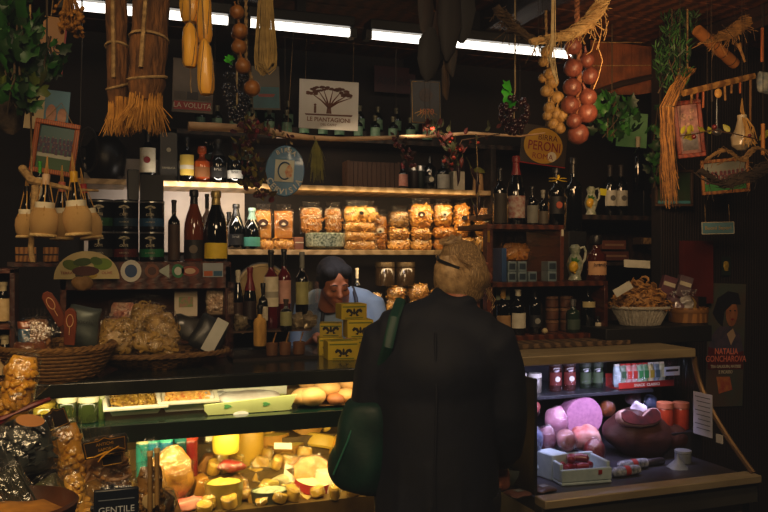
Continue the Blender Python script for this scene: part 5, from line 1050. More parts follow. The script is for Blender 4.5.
# ---- ivy masses and greenery
def mass(name, lb, px, py, y, rx, ry, rz, n, size, ms, kind='ivy', sd=1, stems=4, cat='plant', drop=True):
    random.seed(sd); c = at(px, py, y); t = thing(name, lb, cat, c); k = MPP(px, y)
    for m in ms:
        b = B()
        for i in range(n//len(ms)):
            while True:
                q = Vector((U(-1,1),U(-1,1),U(-1,1)))
                if q.length < 1: break
            q = Vector((q.x*rx*k, q.y*ry, q.z*rz*k)); b.leaf(q, size*U(.6,1.25), (U(.7,2.4), U(-.9,.9), U(0,6.28)), kind)
        b.out('foliage', m, t, stuff=True)
    b = B()
    for i in range(stems): b.tube([(U(-.3,.3)*rx*k, 0, rz*k), (U(-.6,.6)*rx*k, U(-.5,.5)*ry, 0), (U(-.6,.6)*rx*k, U(-.5,.5)*ry, -rz*k*.9)], .003, 5)
    b.tube([(0,0,rz*k*.6),(0,0,CEIL-c.z)], .003, 5); b.out('stem', mat('#4a3a20','#2c2212',30,.8), t)
    return t
L1, L2 = mat('#2c6420','#163c10',9,.45), mat('#16380f','#0b2008',9,.5)
mass('hanging_ivy', 'bright lobed ivy hanging at the upper left corner', 16, 35, 2.3, 22, .08, 46, 60, .055, (L1,L2), sd=3)
mass('hanging_ivy', 'lower ivy clump around the leaflet and brown cone at the left edge', 20, 90, 2.35, 24, .08, 26, 44, .05, (L1,L2,mat('#5c6a24','#33400f',9,.5)), sd=4)
mass('hanging_ivy', 'thin ivy sprig in front of the yellow and red tin sign', 47, 58, 2.5, 14, .05, 22, 22, .04, (L1,L2), sd=6, stems=2)
tag(B().lathe([(.01,-.10),(.03,-.08),(.04,0),(.03,.06),(.015,.1),(.004,.11)], 16).jit(.012,30).out('dried_gourd', mat('#3a2c1a','#1c140c',40,.8,bump=.8), None, at(10,98,2.46)), 'brown rough dried gourd among the ivy at the left edge', 'gourd')
tag(B().tube([at(10,80,2.46), Vector((at(10,80,2.46).x, 2.46, CEIL))], .003, 5).out('gourd_cord', CORD), 'cord holding the dried gourd in the left ivy', 'cord')
mass('hanging_ivy', 'broad ivy clump in front of the light green card', 612, 118, 3.3, 32, .08, 22, 70, .055, (L1,L2), sd=7)
mass('hanging_ivy', 'ivy trailing down between the tall black box and the straw rope', 660, 150, 3.3, 15, .06, 42, 60, .045, (L1,L2), sd=8)
mass('conifer_garland', 'feathery green conifer garland running down beside the reed mat', 672, 62, 3.0, 20, .07, 34, 330, .05, (mat('#3a6a2c','#1e4018',9,.6),L2), kind='blade', sd=9)
mass('conifer_garland', 'feathery green conifer tuft near the ceiling, above the bamboo log', 680, 24, 3.05, 20, .07, 20, 160, .05, (mat('#2c5424','#1e4018',9,.6),L2), kind='blade', sd=10)
# reed mat
t = thing('reed_mat', 'brown reed mat hanging below the ceiling, right of the red onions', 'mat', at(632,92,3.55)); k = MPP(632,3.55); b = B(); p0 = at(632,92,3.55)
for i in range(75):
    u = i/74; x = (-48+u*112)*k; z0 = (0+18*u*u*.9-6*sin(u*pi))*k; b.tube([(x,0,z0),(x+.002*sin(i),0,CEIL-p0.z-.01)], .0038, 5)
b.out('reeds', mat('#8a4c22','#4e2a12',12,.6,vary=.02), t); b = B()
for z in (22,45,66): b.tube([(-48*k,-.006,z*k),(64*k,-.006,(z+10)*k)], .0025, 5)
b.out('lacing', ROPE, t)
tag(B().tube([at(585,96,3.5), at(620,84,3.5), at(655,76,3.5), at(700,84,3.5)], [.012,.016,.014,.01], 8).jit(.004,20).out('mat_pole', mat('#2c1c10','#1a100a',9,.7)), 'dark pole along the lower edge of the reed mat', 'pole')
# bamboo log and other right-hand hangings
t = thing('bamboo_log', 'thick tan bamboo log hanging diagonally with dark rings', 'bamboo', at(697,30,2.9)); A = at(697,30,2.9); E = at(735,64,2.95)-A
b = B(); n = 24; b.tube([E*(j/n) for j in range(n+1)], [.026 if j % 6 else .0245 for j in range(n+1)], 16); b.out('log', mat('#a06a34','#74461c',9,.5,bump=.2,c3='#8a5828'), t)
b = B()
for u in (.22,.45,.68,.9): c = E*u; b.tube([c-E*.006, c+E*.006], .0268, 16)
b.out('ring', WOOD_DK, t); B().tube([(0,0,.02),(0,0,CEIL-A.z)], .0009, 4).tube([E, (E.x,E.y,CEIL-A.z)], .0009, 4).out('cord', CORD, t)
swag('straw_swag', 'golden straw swag rising to the right edge, above the bamboo log', [(705,40),(722,36),(735,30),(750,18),(775,4)], .026, 2.9, mat('#9a7038','#5c3e1a',30,.7), n=130, hang=16, sd=5)
t = thing('wooden_stick', 'orange-brown wooden stick hanging vertically at the right edge', 'stick', at(762,62,2.8)); k = MPP(762,2.8); B().tube([(0,0,0),(.002,0,34*k)], .007, 10).out('stick', WOOD_OR, t); B().tube([(0,0,34*k),(0,0,CEIL-t.location.z)], .0009, 4).out('cord', CORD, t)
t = thing('wooden_stick', 'short light wooden stick leaning beside the bamboo log', 'stick', at(745,62,2.86), (0,-.45,0)); B().tube([(0,0,0),(0,0,.06),(0,0,.09)], [.005,.007,.012], 8).out('handle', WOOD_LT, t); B().tube([(0,0,.09),(-.05,0,.2)], .0015, 5).out('cord', CORD, t)
# peg rail
t = thing('peg_rail', 'rough wooden rail with many hanging wooden pegs, upper right', 'peg rail', at(683,93,2.95)); A = at(683,93,2.95); E = at(754,76,2.9)-A
B().tube([Vector((0,0,0)), E*.5, E], [.016,.017,.015], 6).jit(.004,20).out('rail', WOOD_LT, t, angle=25)
random.seed(6)
for i, (u, L, m) in enumerate(((.12,.06,WOOD_LT),(.2,.05,RF),(.28,.09,WOOD_OR),(.4,.07,WOOD_DK),(.58,.08,WOOD_LT),(.68,.055,WOOD_LT),(.8,.065,WOOD_OR),(.95,.28,WOOD_LT))):
    c = E*u; B().tube([c-Vector((0,0,.012)), c-Vector((U(-.004,.004),0,L))], [.006,.005], 8).out('peg', m, t)
b = B(); b.tube([E*.05,(E*.05).x and Vector((E.x*.05,0,CEIL-A.z))], .0009, 4); b.tube([E*.9, Vector((E.x*.9,E.y*.9,CEIL-A.z))], .0009, 4); b.out('cord', CORD, t)
t = thing('metal_ladle', 'shiny metal ladle hanging from the peg rail', 'ladle', at(717,100,2.9), -.3); B().tube([(0,0,-.13),(0,0,0),(.004,0,.03)], [.005,.0035,.003], 8, flat=.5).out('handle', SILVER, t); B().ball((0,0,-.145),(.022,.018,.018)).out('bowl', SILVER, t); B().ball((.004,-.004,.03),(.018,.008,.022)).out('dried_slice', mat('#c89a4c','#8a5c24',60,.6), t)
t = thing('glass_jug', 'pale glassy jug with straw tied round it, hanging right of the ladle', 'jug', at(742,150,2.9)); B().lathe([(.02,0),(.045,.02),(.05,.06),(.03,.1),(.02,.14),(.022,.16)], 20).out('body', mat('#b8a888','#8a7a5c',9,.2,coat=.6), t)
b = B(); random.seed(8)
for i in range(30): b.tube([(U(-.045,.045),-.05,U(.0,.05)),(U(-.03,.03),-.04,.1),(U(-.01,.01),0,.18),(0,0,.24)], .0015, 4)
b.out('straw_tie', STRAW, t, stuff=True); B().tube([(0,0,.14),(.0,0,CEIL-t.location.z)], .0015, 5).out('cord', CORD, t)
garland('leaf_twig', 'twig with three large yellow-green leaves and a dark red fruit, by the collage frame', [(680,136),(695,134),(712,130),(735,134),(760,140)], 2.85, 10, (mat('#a8a028','#7a7a1c',9,.45),), .065, mat('#7a1c1c','#4a1010',9,.35,coat=.5), 3, 12, .02, curl=.15)
swag('driftwood_branch', 'dark gnarled driftwood branch with straw ends, lower right', [(700,170),(722,184),(745,176),(770,166),(790,160)], .03, 2.75, mat('#3a2a18','#20160c',12,.8,bump=.5), n=50, hang=6, sd=15, cat='branch', fl=.03)
swag('straw_swag', 'straw strands curling round the driftwood at the right edge', [(705,160),(725,150),(742,160),(755,148),(780,156)], .012, 2.72, mat('#8a6838','#5c4220',30,.7), n=40, sd=16, fl=.04)
t = thing('orange_stick', 'yellow-orange stick standing in the straw at the right edge', 'stick', at(763,155,2.8)); B().tube([(0,0,0),(0,0,.14)], .009, 10).out('stick', mat('#b8782a','#8a541a',9,.5), t); B().tube([(0,0,.14),(0,0,CEIL-t.location.z)], .0015, 5).out('cord', CORD, t)
t = thing('paper_packet', 'torn white and grey printed paper packet at the right edge, beneath the straw', 'packet', at(764,82,2.95)); B().pillow(.07,.05,.1).jit(.008,25).out('packet', mat('#a8a89c','#5a6a78',30,.6), t, (0,0,-.05)); B().tube([(0,0,.04),(0,0,CEIL-t.location.z)], .0015, 5).out('cord', CORD, t)
# long straw rope (right)
t = thing('straw_rope', 'thick golden straw tassel falling beside the collage frame', 'straw rope', at(668,205,2.98)); k = MPP(668,2.98); b = B(); random.seed(31)
for mm, nn in ((mat('#b8823a','#7a5020',30,.7,vary=.03),60),(mat('#6a4418','#3c2610',30,.8,vary=.03),50)):  # light and dark strand copies put the shading between straws into the colour
    b = B()
    for i in range(nn):
        a = U(0,6.28); q = R()**.5; J = lambda s_=2.2: U(-s_,s_)*k
        pt = [(U(16,34)*k+J(), J(), 138*k+J()), (12*k+7*q*k*cos(a)+J(), .02*q*sin(a), 120*k), (0*k+7*q*k*cos(a)+J(3), .025*q*sin(a), 98*k), (-1*k+6*q*k*cos(a+.5)+J(2.5), .02*q*sin(a), 70*k), (1*k+6*q*k*cos(a+1)+J(2.5), .02*q*sin(a)+J(), 35*k), (3*k+7*q*k*cos(a+1.5)+J(3), .02*q*sin(a)+J(), U(-4,30)*k)]
        b.tube(pt, U(.0009,.0022), 4)
    b.out('strands', mm, t, stuff=True)
b = B(); b.tube([(24*k,0,136*k),(24*k,0,CEIL-t.location.z)], .004, 6); b.tube([(6.5*k*cos(a)+0*k, .022*sin(a), 98*k) for a in [i*.5 for i in range(14)]], .003, 5); b.out('tie', ROPE, t)
# ================================================================ LEFT CASE : trays on the glass shelf (z 1.03)
ZS = 1.03
TRW = mat('#e0d8c0','#cfc4a4',12,.4,coat=.2)
def tray(px, y, w, d, h, lb, foodm, rz, food='flakes', sd=1, z=ZS):
    t = thing('food_tray', lb, 'tray', (X(px,y),y,z+.03), (rad(20),0,rz))
    b = B(); x0, y0 = w/2, d/2; k = .8
    o = [b.v(sx*x0*k, sy*y0*k, .001) for sx, sy in ((-1,-1),(1,-1),(1,1),(-1,1))]; q = [b.v(sx*x0, sy*y0, h) for sx, sy in ((-1,-1),(1,-1),(1,1),(-1,1))]; r_ = [b.v(sx*(x0+.012), sy*(y0+.012), h) for sx, sy in ((-1,-1),(1,-1),(1,1),(-1,1))]; s_ = [b.v(sx*(x0+.013), sy*(y0+.013), h-.008) for sx, sy in ((-1,-1),(1,-1),(1,1),(-1,1))]
    b.f(o)
    for A_, B_ in ((o,q),(q,r_),(r_,s_)):
        for i in range(4): b.f([A_[i],A_[(i+1)%4],B_[(i+1)%4],B_[i]])
    b.out('tray', TRW, t, solid=.002, bev=.002)
    random.seed(sd); b = B(); b.xf((0,0,h*.75)); b.ball((0,0,0),(w*.42,d*.42,h*.25),u=20,w=8)
    for i in range(160): b.ball((U(-.42,.42)*w, U(-.42,.42)*d, U(.0,.012)), (U(.004,.011),U(.004,.009),U(.003,.006)), (U(0,3),U(0,3),U(0,3)), 6, 4)
    b.out('food', foodm, t, stuff=True); return t
tray(134,2.98,.19,.12,.042,'leftmost open white tray of chopped browned vegetables','' or mat('#c8a040','#6a4418',45,.5,c3='#a07828'),.05,sd=1)
tray(186,2.99,.19,.12,.05,'second open white tray, with a toasted gratin',mat('#d8963c','#b04a20',40,.5,c3='#d0a050'),.02,sd=2)
t = thing('cardboard_tray', 'long low pale green printed paper tray with clear wrap on the glass shelf', 'tray', (X(247,2.93),2.93,ZS+.012), (rad(14),0,0)); PG = mat('#c8cc84','#b4b870',9,.6)
b = B(); b.prism([(-.16,.02),(-.145,.0),(.15,.0),(.175,.06),(-.16,.04)], -.04, -.036); b.out('front_wall', PG, t); B().box(-.145,.16,-.036,.1,0,.004).out('base', PG, t); B().box(-.15,.17,.1,.104,0,.05).out('back_wall', mat('#d8d4bc'), t)
b = B()
for x in (-.08, .06): b.prism([(x+.012*cos(a)*(1+.4*cos(3*a)), .03+.008*sin(a)) for a in [i*pi/8 for i in range(16)]], -.0415, -.04)
b.out('green_print', mat('#5a9a54'), t, smooth=False); B().pillow(.24,.1,.035,c=(.01,.03,.01)).jit(.008,25,3).out('wrapped_food', mat('#d8d0c0','#b0a08c',14,.25,coat=.6), t)
B().xf((-.03,-.045,.0),(pi/2-.3,0,0)).lathe([(.028,0),(.028,.002)],16,sy=.35).out('oval_tag', WHITE, t)
tag(B().pillow(.11,.07,.05).jit(.01,25,9).out('crumpled_paper', mat('#dcd8cc','#b8b4a8',14,.5), None, (X(214,2.96),2.98,ZS+.02), (0,0,.3)), 'crumpled white wrapping paper between the gratin tray and the green paper tray', 'paper')
# scales seen behind the trays
t = thing('steel_bowl', 'dim steel scale pan behind the green paper tray', 'scale', (X(255,3.15),3.14,ZS)); B().lathe([(.03,0),(.03,.02),(.09,.045),(.092,.05),(.02,.03)], 28).out('pan', SILVER, t)
# bread rolls on a plate
PX = X(333,2.97); t = tag(B().lathe([(.07,0),(.14,.008),(.142,.012),(.07,.006)], 32, sy=.6).out('bread_plate', mat('#b8844c','#8a5c2c',9,.5), None, (PX,2.97,ZS)), 'oval wooden plate under the round bread rolls', 'plate')
BR = mat('#dcb070','#c08844',7,.6,bump=.1)
for px, y, dz, r, lb in ((303,2.93,0,13,'round bread roll at the left end of the plate'),(312,2.91,.0,14,'large smooth bread roll at the front left'),(310,3.0,.045,12,'bread roll at the top of the left heap'),(327,2.95,.02,14,'pale bread roll in the middle of the plate'),(346,2.93,0,11,'bread roll at the front right, next to the customer'),(348,2.99,.03,12,'uppermost bread roll touching the customer\'s coat'),(336,2.9,-.002,9,'broken flat roll with a brown cut face at the front edge of the plate')):
    m_ = MPP(px,y)*r; o = tag(B().ball((0,0,0),(m_,m_*.9,m_*.68),u=20,w=12).jit(.004,12,px).out('bread_roll', BR if r > 9 else mat('#b8743c','#8a4c20',20,.6), None, (X(px,y),y,ZS+m_*.68+dz+.008)), lb, 'bread roll')
# jars at the left
for px, y, pyt, r, c, capc, lb in ((45,2.98,402,11,'#a89030','#c8a83a','low jar of yellow peppers with yellow lid at the left of the case'),(67,2.93,396,9.5,'#2c3414','#d8d0a8','dark olive jar with cream lid, left of two'),(88,2.93,396,10,'#2c3414','#d8d0a8','dark olive jar with cream lid, right of two'),(91,3.07,386,11,'#5a6a44','#3aa894','jar with a teal lid behind the olive jars'),(66,3.08,388,10,'#c8a83a','#e0d090','bright yellow jar behind the left olive jar'),(101,2.97,392,4,'#8aa044','#c8c890','narrow green patterned jar beside the leftmost tray')):
    bottle(px,y,ZS,pyt,r,lb,kind='jar',glass=mat(c,None,20,.12,coat=.6),cap=mat(capc,None,20,.4),name='preserve_jar',cat='jar')
# pots just below the shelf
for px, pyt, c1_, c2_, lb in ((143,432,'#c8c8a0','#2a7a78','narrow jar with a pale lid at the left of the teal pots'),(153,431,'#3aa8a0','#1c6a8a','first teal pot in the row under the glass shelf'),(166,431,'#4ac0b0','#1a6a94','second, largest teal pot in the row under the glass shelf'),(191,430,'#a83a2a','#6a1c18','red-lidded pot right of the teal pots'),(181,431,'#1c6a6a','#123c3c','dark teal pot between the teal and red-lidded pots')):
    bottle(px,3.05,.78,pyt,7,lb,kind='jar',glass=mat(c2_,None,20,.2,coat=.5),cap=mat(c1_,None,20,.4),name='yogurt_pot',cat='jar')
# ---------------- cheeses : heap on the stepped deck
CHEES = []
def wedge(px, py, y, r, h, a0, a1, lb, c, rind='#a87828', tilt=(0,0), z=None):
    t = thing('cheese_wedge', lb, 'cheese', at(px,py,y), (tilt[0],tilt[1],0)); b = B(); n = 8
    top = [b.v(0,0,h)]+[b.v(r*cos(rad(a0+(a1-a0)*i/n)), r*sin(rad(a0+(a1-a0)*i/n)), h) for i in range(n+1)]; bot = [b.v(v.co.x, v.co.y, 0) for v in top]
    b.f(top); b.f(list(reversed(bot))); b.f([top[0],bot[0],bot[1],top[1]]); b.f([top[-1],bot[-1],bot[0],top[0]])
    b.out('paste', mat(c,None,14,.45,bump=.15), t, bev=.002)
    b = B(); pr = None
    for i in range(n+1):
        a = rad(a0+(a1-a0)*i/n); q = (b.v(r*1.01*cos(a), r*1.01*sin(a), -.001), b.v(r*1.01*cos(a), r*1.01*sin(a), h+.001))
        if pr: b.f([pr[0],q[0],q[1],pr[1]])
        pr = q
    b.out('rind', mat(rind,None,20,.6), t); return t
def wheel(px, py, y, r, h, lb, c, tilt=(0,0), lab=None, wrap=False, name='whole_cheese', lump=.004):
    k = MPP(px,y); r *= k; h *= k
    t = thing(name, lb, 'cheese', at(px,py,y), (tilt[0],tilt[1],U(0,3))); B().lathe([(r*.9,0),(r,h*.12),(r*1.03,h*.5),(r,h*.88),(r*.9,h),(.001,h*1.01)], 30, cap=False).jit(lump,14,px).out('cheese', mat(c,None,9,.45,bump=.2), t)
    if lab: B().lathe([(r*.6,h*1.012),(r*.6,h*1.02),(.001,h*1.02)], 24, cap=False).out('paper_label', lab, t)
    if wrap: B().lathe([(r*.95,-.002),(r*1.08,h*.3),(r*1.08,h*.8),(r*.9,h*1.1),(r*.4,h*1.15)], 24, cap=False).jit(.008,30,px).out('wrap', FILMW, t)
    return t
def lumpy(px, py, y, rx, rz, lb, c, c2='#8a6428', ry=.04, name='wrapped_cheese', cat='cheese', sd=1, am=.01, film=True, labl=None):
    if cat == 'cheese' and sd not in (9,):      # cut and wrapped pieces: blocks and wedges, not balls
        random.seed(sd*3+1); k = MPP(px,y); t = thing(name, lb, cat, at(px,py,y), (U(-.5,.1), U(-.5,.5), U(-.7,.7)))
        w, h, d_ = rx*k, rz*k, max(ry, .03)
        sh = random.choice(([(-w,-h),(w,-h),(w,h*.8),(-w*.9,h)], [(-w,-h),(w,-h),(w*.7,h),(-w*.2,h*.9)], [(-w,-h*.7),(w,-h),(w*.9,h*.2),(0,h),(-w,h*.6)], [(w*cos(q),h*sin(q)) for q in [j*pi/4+.4 for j in range(8)]]))
        b = B().prism(sh, -d_, d_*.8); bmesh.ops.subdivide_edges(b.bm, edges=b.bm.edges[:], cuts=2, use_grid_fill=True); b.jit(am*.6, 25, sd).out('paste', mat(c,c2,14,.4,bump=.3), t, bev=.004)
        if film:
            b = B().prism([(x*1.1, z*1.1) for x, z in sh], -d_*1.15, d_*.9); bmesh.ops.subdivide_edges(b.bm, edges=b.bm.edges[:], cuts=3, use_grid_fill=True); b.jit(am*.9, 40, sd+3).out('wrap', FILMW, t)
        if labl: B().box(-w*.5,w*.5,-d_*1.2-.003,-d_*1.2-.001,-.5*h,.4*h).out('paper_label', labl, t, rot=(0,.15,0))
        return t
    k = MPP(px,y); t = thing(name, lb, cat, at(px,py,y), U(-.3,.3)); B().ball((0,0,0),(rx*k,ry,rz*k),u=22,w=14).jit(am,22,sd).out('body', mat(c,c2,14,.4,bump=.3), t)
    if film: B().ball((0,0,0),(rx*k*1.08,ry*1.1,rz*k*1.08),u=22,w=14).jit(am*1.2,26,sd+3).out('wrap', FILMW, t)
    if labl: B().box(-rx*k*.5,rx*k*.5,-ry*1.15-.002,-ry*1.15,-.3*rz*k,.5*rz*k).out('paper_label', labl, t, rot=(-.2,.1,0))
    return t
PB = mat('#e0dcc8','#c4c0a8',20,.6)
# back row (py 430-455)
wedge(268,444,3.28,.09,.05,180,330,'pale yellow cheese wedge at the rear left of the heap','#d8b848')
wedge(284,452,3.22,.08,.04,200,340,'flat yellow cheese piece left of the tall wedge','#e0c050')
wedge(303,434,3.3,.08,.07,200,300,'tall cheese wedge with pointed top, rear centre of the heap','#e0c458',tilt=(0,.5))
wheel(318,452,3.26,24,14,'round yellow wheel with a white and violet paper label at the rear right','#d8b040',lab=mat('#c8c4d0','#a8a4c0',30,.5),tilt=(.5,0))
wheel(345,470,3.2,20,34,'big orange-yellow cheese half hidden by the customer\'s bag','#e0a838',tilt=(.3,.1))
lumpy(216,446,3.25,12,10,'dark wrapped cheese ball at the rear, right of the pots','#a8883c','#4a3a18',sd=2)
wheel(246,470,3.18,17,42,'standing block of smooth yellow cheese in the middle of the heap','#c89c30')
wheel(226,452,3.0,13,20,'lemon-yellow round blob modelled for a lamp reflection, brightest in the left part','#dcbc40',name='yellow_reflection',lump=.001)  # solid yellow blob, its colour stands in for a lamp reflection
lumpy(285,475,3.08,20,17,'big translucent wrapped beige cheese in the middle of the heap','#c8a068','#a8743c',ry=.05,sd=4,labl=PB)
lumpy(310,470,3.05,19,14,'wrapped orange-beige cheese with white paper edge, right of the beige one','#d8a050','#b87428',ry=.05,sd=5)
wedge(312,486,2.98,.075,.035,190,330,'cream coloured wedge with a red band label near the bag','#ecdca8','#a82a24',tilt=(.2,.1))
wheel(329,500,2.97,14,30,'white mozzarella-like round cheese by the customer\'s bag','#ece0c0')
lumpy(266,490,2.98,13,11,'crumbly yellow cheese with dark veins near the centre front','#e0c058','#5c4a1c',ry=.035,sd=6,film=False,am=.014)
lumpy(281,484,3.0,9,9,'small crumbly white and grey cheese piece beside the veined yellow one','#dcd0a0','#6a6040',ry=.03,sd=7,film=False,am=.012)
lumpy(170,475,2.96,22,28,'tall wrapped tan cheese at the left of the heap, under the pots','#b07c30','#7a5218',ry=.05,sd=8,cat='wrapped cheese',am=.016)
lumpy(231,466,2.98,15,6,'red wrapped sausage-like piece in the left part of the heap','#a83420','#6a1c14',ry=.03,sd=9)
t = thing('red_parcel', 'red crumpled paper parcel at the lower left front of the heap', 'parcel', at(188,505,2.9), .2); B().pillow(.13,.06,.045,c=(0,0,-.02)).jit(.012,25,4).out('parcel', mat('#b02a26','#e0a090',12,.35,coat=.4), t)
for px, py, c, lb in ((224,480,'#d8b848','bucket-shaped cheese with yellow crumbly top, front left'),(270,488,'#6a7a60','dark bucket of cheese with pale green rim, front centre')):
    y = 2.91; k = MPP(px,y); p = at(px,py,y); t = thing('cheese_bucket', lb, 'cheese', (p.x,y,p.z-.13)); dk = c == '#6a7a60'
    B().lathe([(20*k*.82,0),(19*k,.1),(19.5*k,.125),(18*k,.125),(17*k,.11)], 28, sy=.7, cap=False).out('bucket', mat('#4a4c38' if dk else '#8a7430','#2c2e24' if dk else '#6a5820',9,.3,coat=.5), t)
    b = B(); b.ball((0,0,.115),(18.5*k,12*k,.018),u=22,w=8).jit(.007,45,px); b.out('contents', mat('#c8d0b0' if dk else '#e0c860','#8a9a78' if dk else '#b89c38',40,.5), t)
wedge(312,508,2.93,.07,.05,190,340,'small pale wedge at the bottom front, beside the brown paper','#dcc070',tilt=(.2,.3))
lumpy(322,512,2.9,15,7,'brown paper wrapped piece at the bottom front','#7a4c24','#4a2c14',ry=.03,sd=12,film=False)
lumpy(345,505,2.93,14,10,'yellow waxy cheese at the bottom right, below the bag','#c8a030','#8a6c1c',ry=.04,sd=13)
lumpy(250,512,3.0,14,9,'yellow grated cheese tub behind the two buckets','#d8b440','#a88420',ry=.04,sd=14)
lumpy(198,490,3.02,12,14,'amber wrapped cheese between the tan one and the yellow bucket','#c88a28','#8a5c18',ry=.04,sd=15)
lumpy(293,505,2.95,12,12,'golden wrapped cheese right of the dark bucket','#d8a83c','#a87c24',ry=.035,sd=16)
lumpy(254,448,3.3,10,9,'olive-toned wrapped cheese at the very back of the heap','#8a7c34','#4a441c',ry=.035,sd=17)
wheel(330,446,3.34,16,12,'dim flat cheese wheel under the shelf beside the customer','#b89840',tilt=(.2,0))
lumpy(244,495,3.05,10,14,'narrow golden wrapped cheese right of the yellow bucket','#d0a038','#a07420',ry=.035,sd=18)
for px, py, w, lb in ((283,446,9,'small white price tag on the beige wrapped cheese'),(213,438,7,'little white tag under the shelf near the wrapped cheese ball')):
    k = MPP(px,3.1); tag(B().box(-w*k,w*k,-.001,.001,-3*k,3*k).out('price_tag', PB, None, at(px,py,3.05), (-.4,.1,0)), lb, 'tag')
for i, (px, py, y, rx, rz, c, c2, lb) in enumerate(((262,462,3.12,9,8,'#d8b44c','#a87c28','small wrapped golden cheese just left of the beige wrapped one'),(300,452,3.24,11,8,'#b8904c','#7a5824','tan wrapped cheese under the tall pointed wedge'),(296,464,3.16,9,8,'#e0c47c','#b08c44','cream wrapped cheese between the pointed wedge and the orange-beige one'),(330,474,3.1,9,8,'#d8983c','#a8682c','amber wrapped cheese right of the orange-beige one'),
    (256,476,3.06,8,8,'#c8a040','#8a6824','yellow-brown wrapped cheese above the veined one'),(296,490,2.98,9,8,'#e0c888','#a88848','pale wrapped cheese between the crumbly piece and the cream wedge'),(240,482,3.02,8,9,'#c89030','#7a5418','dark amber wrapped cheese beside the standing yellow block'),(206,462,3.1,10,9,'#a8702c','#6a4418','brown wrapped cheese below the dark wrapped ball'),
    (274,466,3.1,8,7,'#e8d080','#c0a04c','light yellow wrapped cheese behind the veined cheese'),(337,488,3.0,9,8,'#e8c878','#c09848','straw-coloured wrapped cheese near the tip of the green bag'),(302,500,2.94,9,9,'#d0a850','#8a6c2c','honey-coloured wrapped cheese at the front, right of the dark bucket'),(256,502,2.93,8,9,'#b88c34','#7a5c1c','olive-gold wrapped cheese squeezed between the two buckets'),
    (212,500,2.94,8,8,'#d0a040','#9a7028','small gold wrapped cheese at the front, left of the yellow bucket'),(322,436,3.3,12,7,'#c8a850','#8a7030','khaki wrapped cheese high at the rear, right of the pointed wedge'),(346,446,3.2,10,9,'#c8a03c','#8a6c20','ochre wrapped cheese high at the rear beside the green bag'),(234,440,3.28,10,8,'#8a7030','#4c3c18','dim wrapped cheese at the rear above the lemon-yellow blob'))):
    lumpy(px,py,y,rx,rz,lb,c,c2,ry=.035,sd=60+i,am=.011,film=(i % 2 == 0),name='small_cheese',labl=PB if i in (1,5,9) else None)
o = thing('cheese_portion', 'small round golden cheese portion in clear wrap, filling the gaps of the heap', 'cheese', (0,0,0), group='small round cheese portions filling the heap')
B().lathe([(.022,0),(.027,.006),(.027,.028),(.02,.034),(.001,.035)], 18).jit(.003,40).out('cheese', mat('#e4b848','#b08430',20,.4,vary=.2), o); B().lathe([(.024,-.002),(.031,.008),(.031,.028),(.022,.039)], 14).jit(.004,50,3).out('wrap', FILMW, o)
first = True; random.seed(55)
for y, z, pxs in ((2.87,.702,range(196,350,17)),(2.95,.702,range(204,350,19)),(3.06,.782,range(208,350,21)),(3.14,.782,range(214,350,24)),(3.25,.862,range(222,350,26))):
    for px in pxs:
        if R() < .22 and not first: continue
        l = (X(px+U(-8,8),y), y+U(-.035,.03), z+.004); ro = (U(-.5,.1),U(-.3,.3),U(0,6))
        if first: o.location = l; o.rotation_euler = ro; first = False
        else: dup(o, l, rot=ro, scale=(U(.6,1.4),U(.6,1.4),U(.6,1.5)))
# ================================================================ RIGHT CASE
RS = 1.0
for px, lb in ((520,'left'),(535,'right')):
    bottle(px,3.08,RS,373,6.5,'%s of two squat white-lidded jars on the upper shelf of the meat case' % lb,kind='jar',glass=mat('#8a8478','#3c3830',30,.3,coat=.4),cap=WHITE,name='cream_jar',cat='jar')
for px, lb in ((555,'left'),(569,'right')):
    bottle(px,3.08,RS,359,6.5,'%s of two red-brown sauce jars with round white emblem' % lb,kind='jar',glass=mat('#4a1812','#2c0e0a',20,.15,coat=.6),cap=mat('#3a2420'),lab=mat('#6a2018'),lz=(.2,.6),emblem=WHITE,name='sauce_jar',cat='jar')
for px, lb in ((585,'left'),(597,'right')):
    bottle(px,3.1,RS,361,6,'%s of two dark green jars beside the red tray of packets' % lb,kind='jar',glass=mat('#22301a','#131c10',20,.15,coat=.6),cap=mat('#2c3424'),lab=mat('#3a4a2c'),lz=(.2,.6),name='green_jar',cat='jar')
t = thing('red_display_tray', 'red cardboard display tray holding the row of printed packets', 'display tray', (X(637,3.08),3.06,RS)); k = MPP(637,3.06); RT_ = mat('#a02418','#7a1810',9,.5)
B().box(-33*k,33*k,-.05,-.047,0,.03).out('front_wall', RT_, t); B().box(-33*k,33*k,-.05,.05,0,.003).out('base', RT_, t); B().box(-33*k,33*k,.047,.05,0,.06).out('back_wall', RT_, t); text('SNACK  CLASSICI', .018, PAPER, t, (0,-.0515,.015), bold=.0003)
cols_ = (('#8aa0a8','#c8d8d8'),('#a8b0a0','#3a5a3a'),('#c8c8c0','#c83a2a'),('#c0c4b8','#b83428'),('#c8d0c0','#3a8a4a'),('#a8b898','#2c7a3c'),('#c8c4a8','#b89a2c'),('#98a4a8','#4a5c60'),('#8a9a94','#c8c8a0'))
wd = ('leftmost blue-grey','second, grey-green','third, white and red','fourth, white and dark red','fifth, white and green','sixth, green','seventh, cream and yellow','eighth, blue-grey','last, grey and cream')
for i, (a_, c_) in enumerate(cols_):
    x = t.location.x-.115*1+.031*i-.012; o = tag(B().pillow(.032,.028,.1,10).jit(.003,40,i).out('snack_packet', mat(a_,c_,28,.3,coat=.4), None, (x,3.06,RS+.004)), '%s printed packet in the red display tray' % wd[i], 'packet')
    B().box(-.011,.011,-.0165,-.0145,.035,.07).out('front_print', mat(c_), o); B().box(-.012,.012,-.004,.004,.092,.104).out('top_seal', mat('#b8302a') if i in (1,2,3,4,5) else WHITE, o)
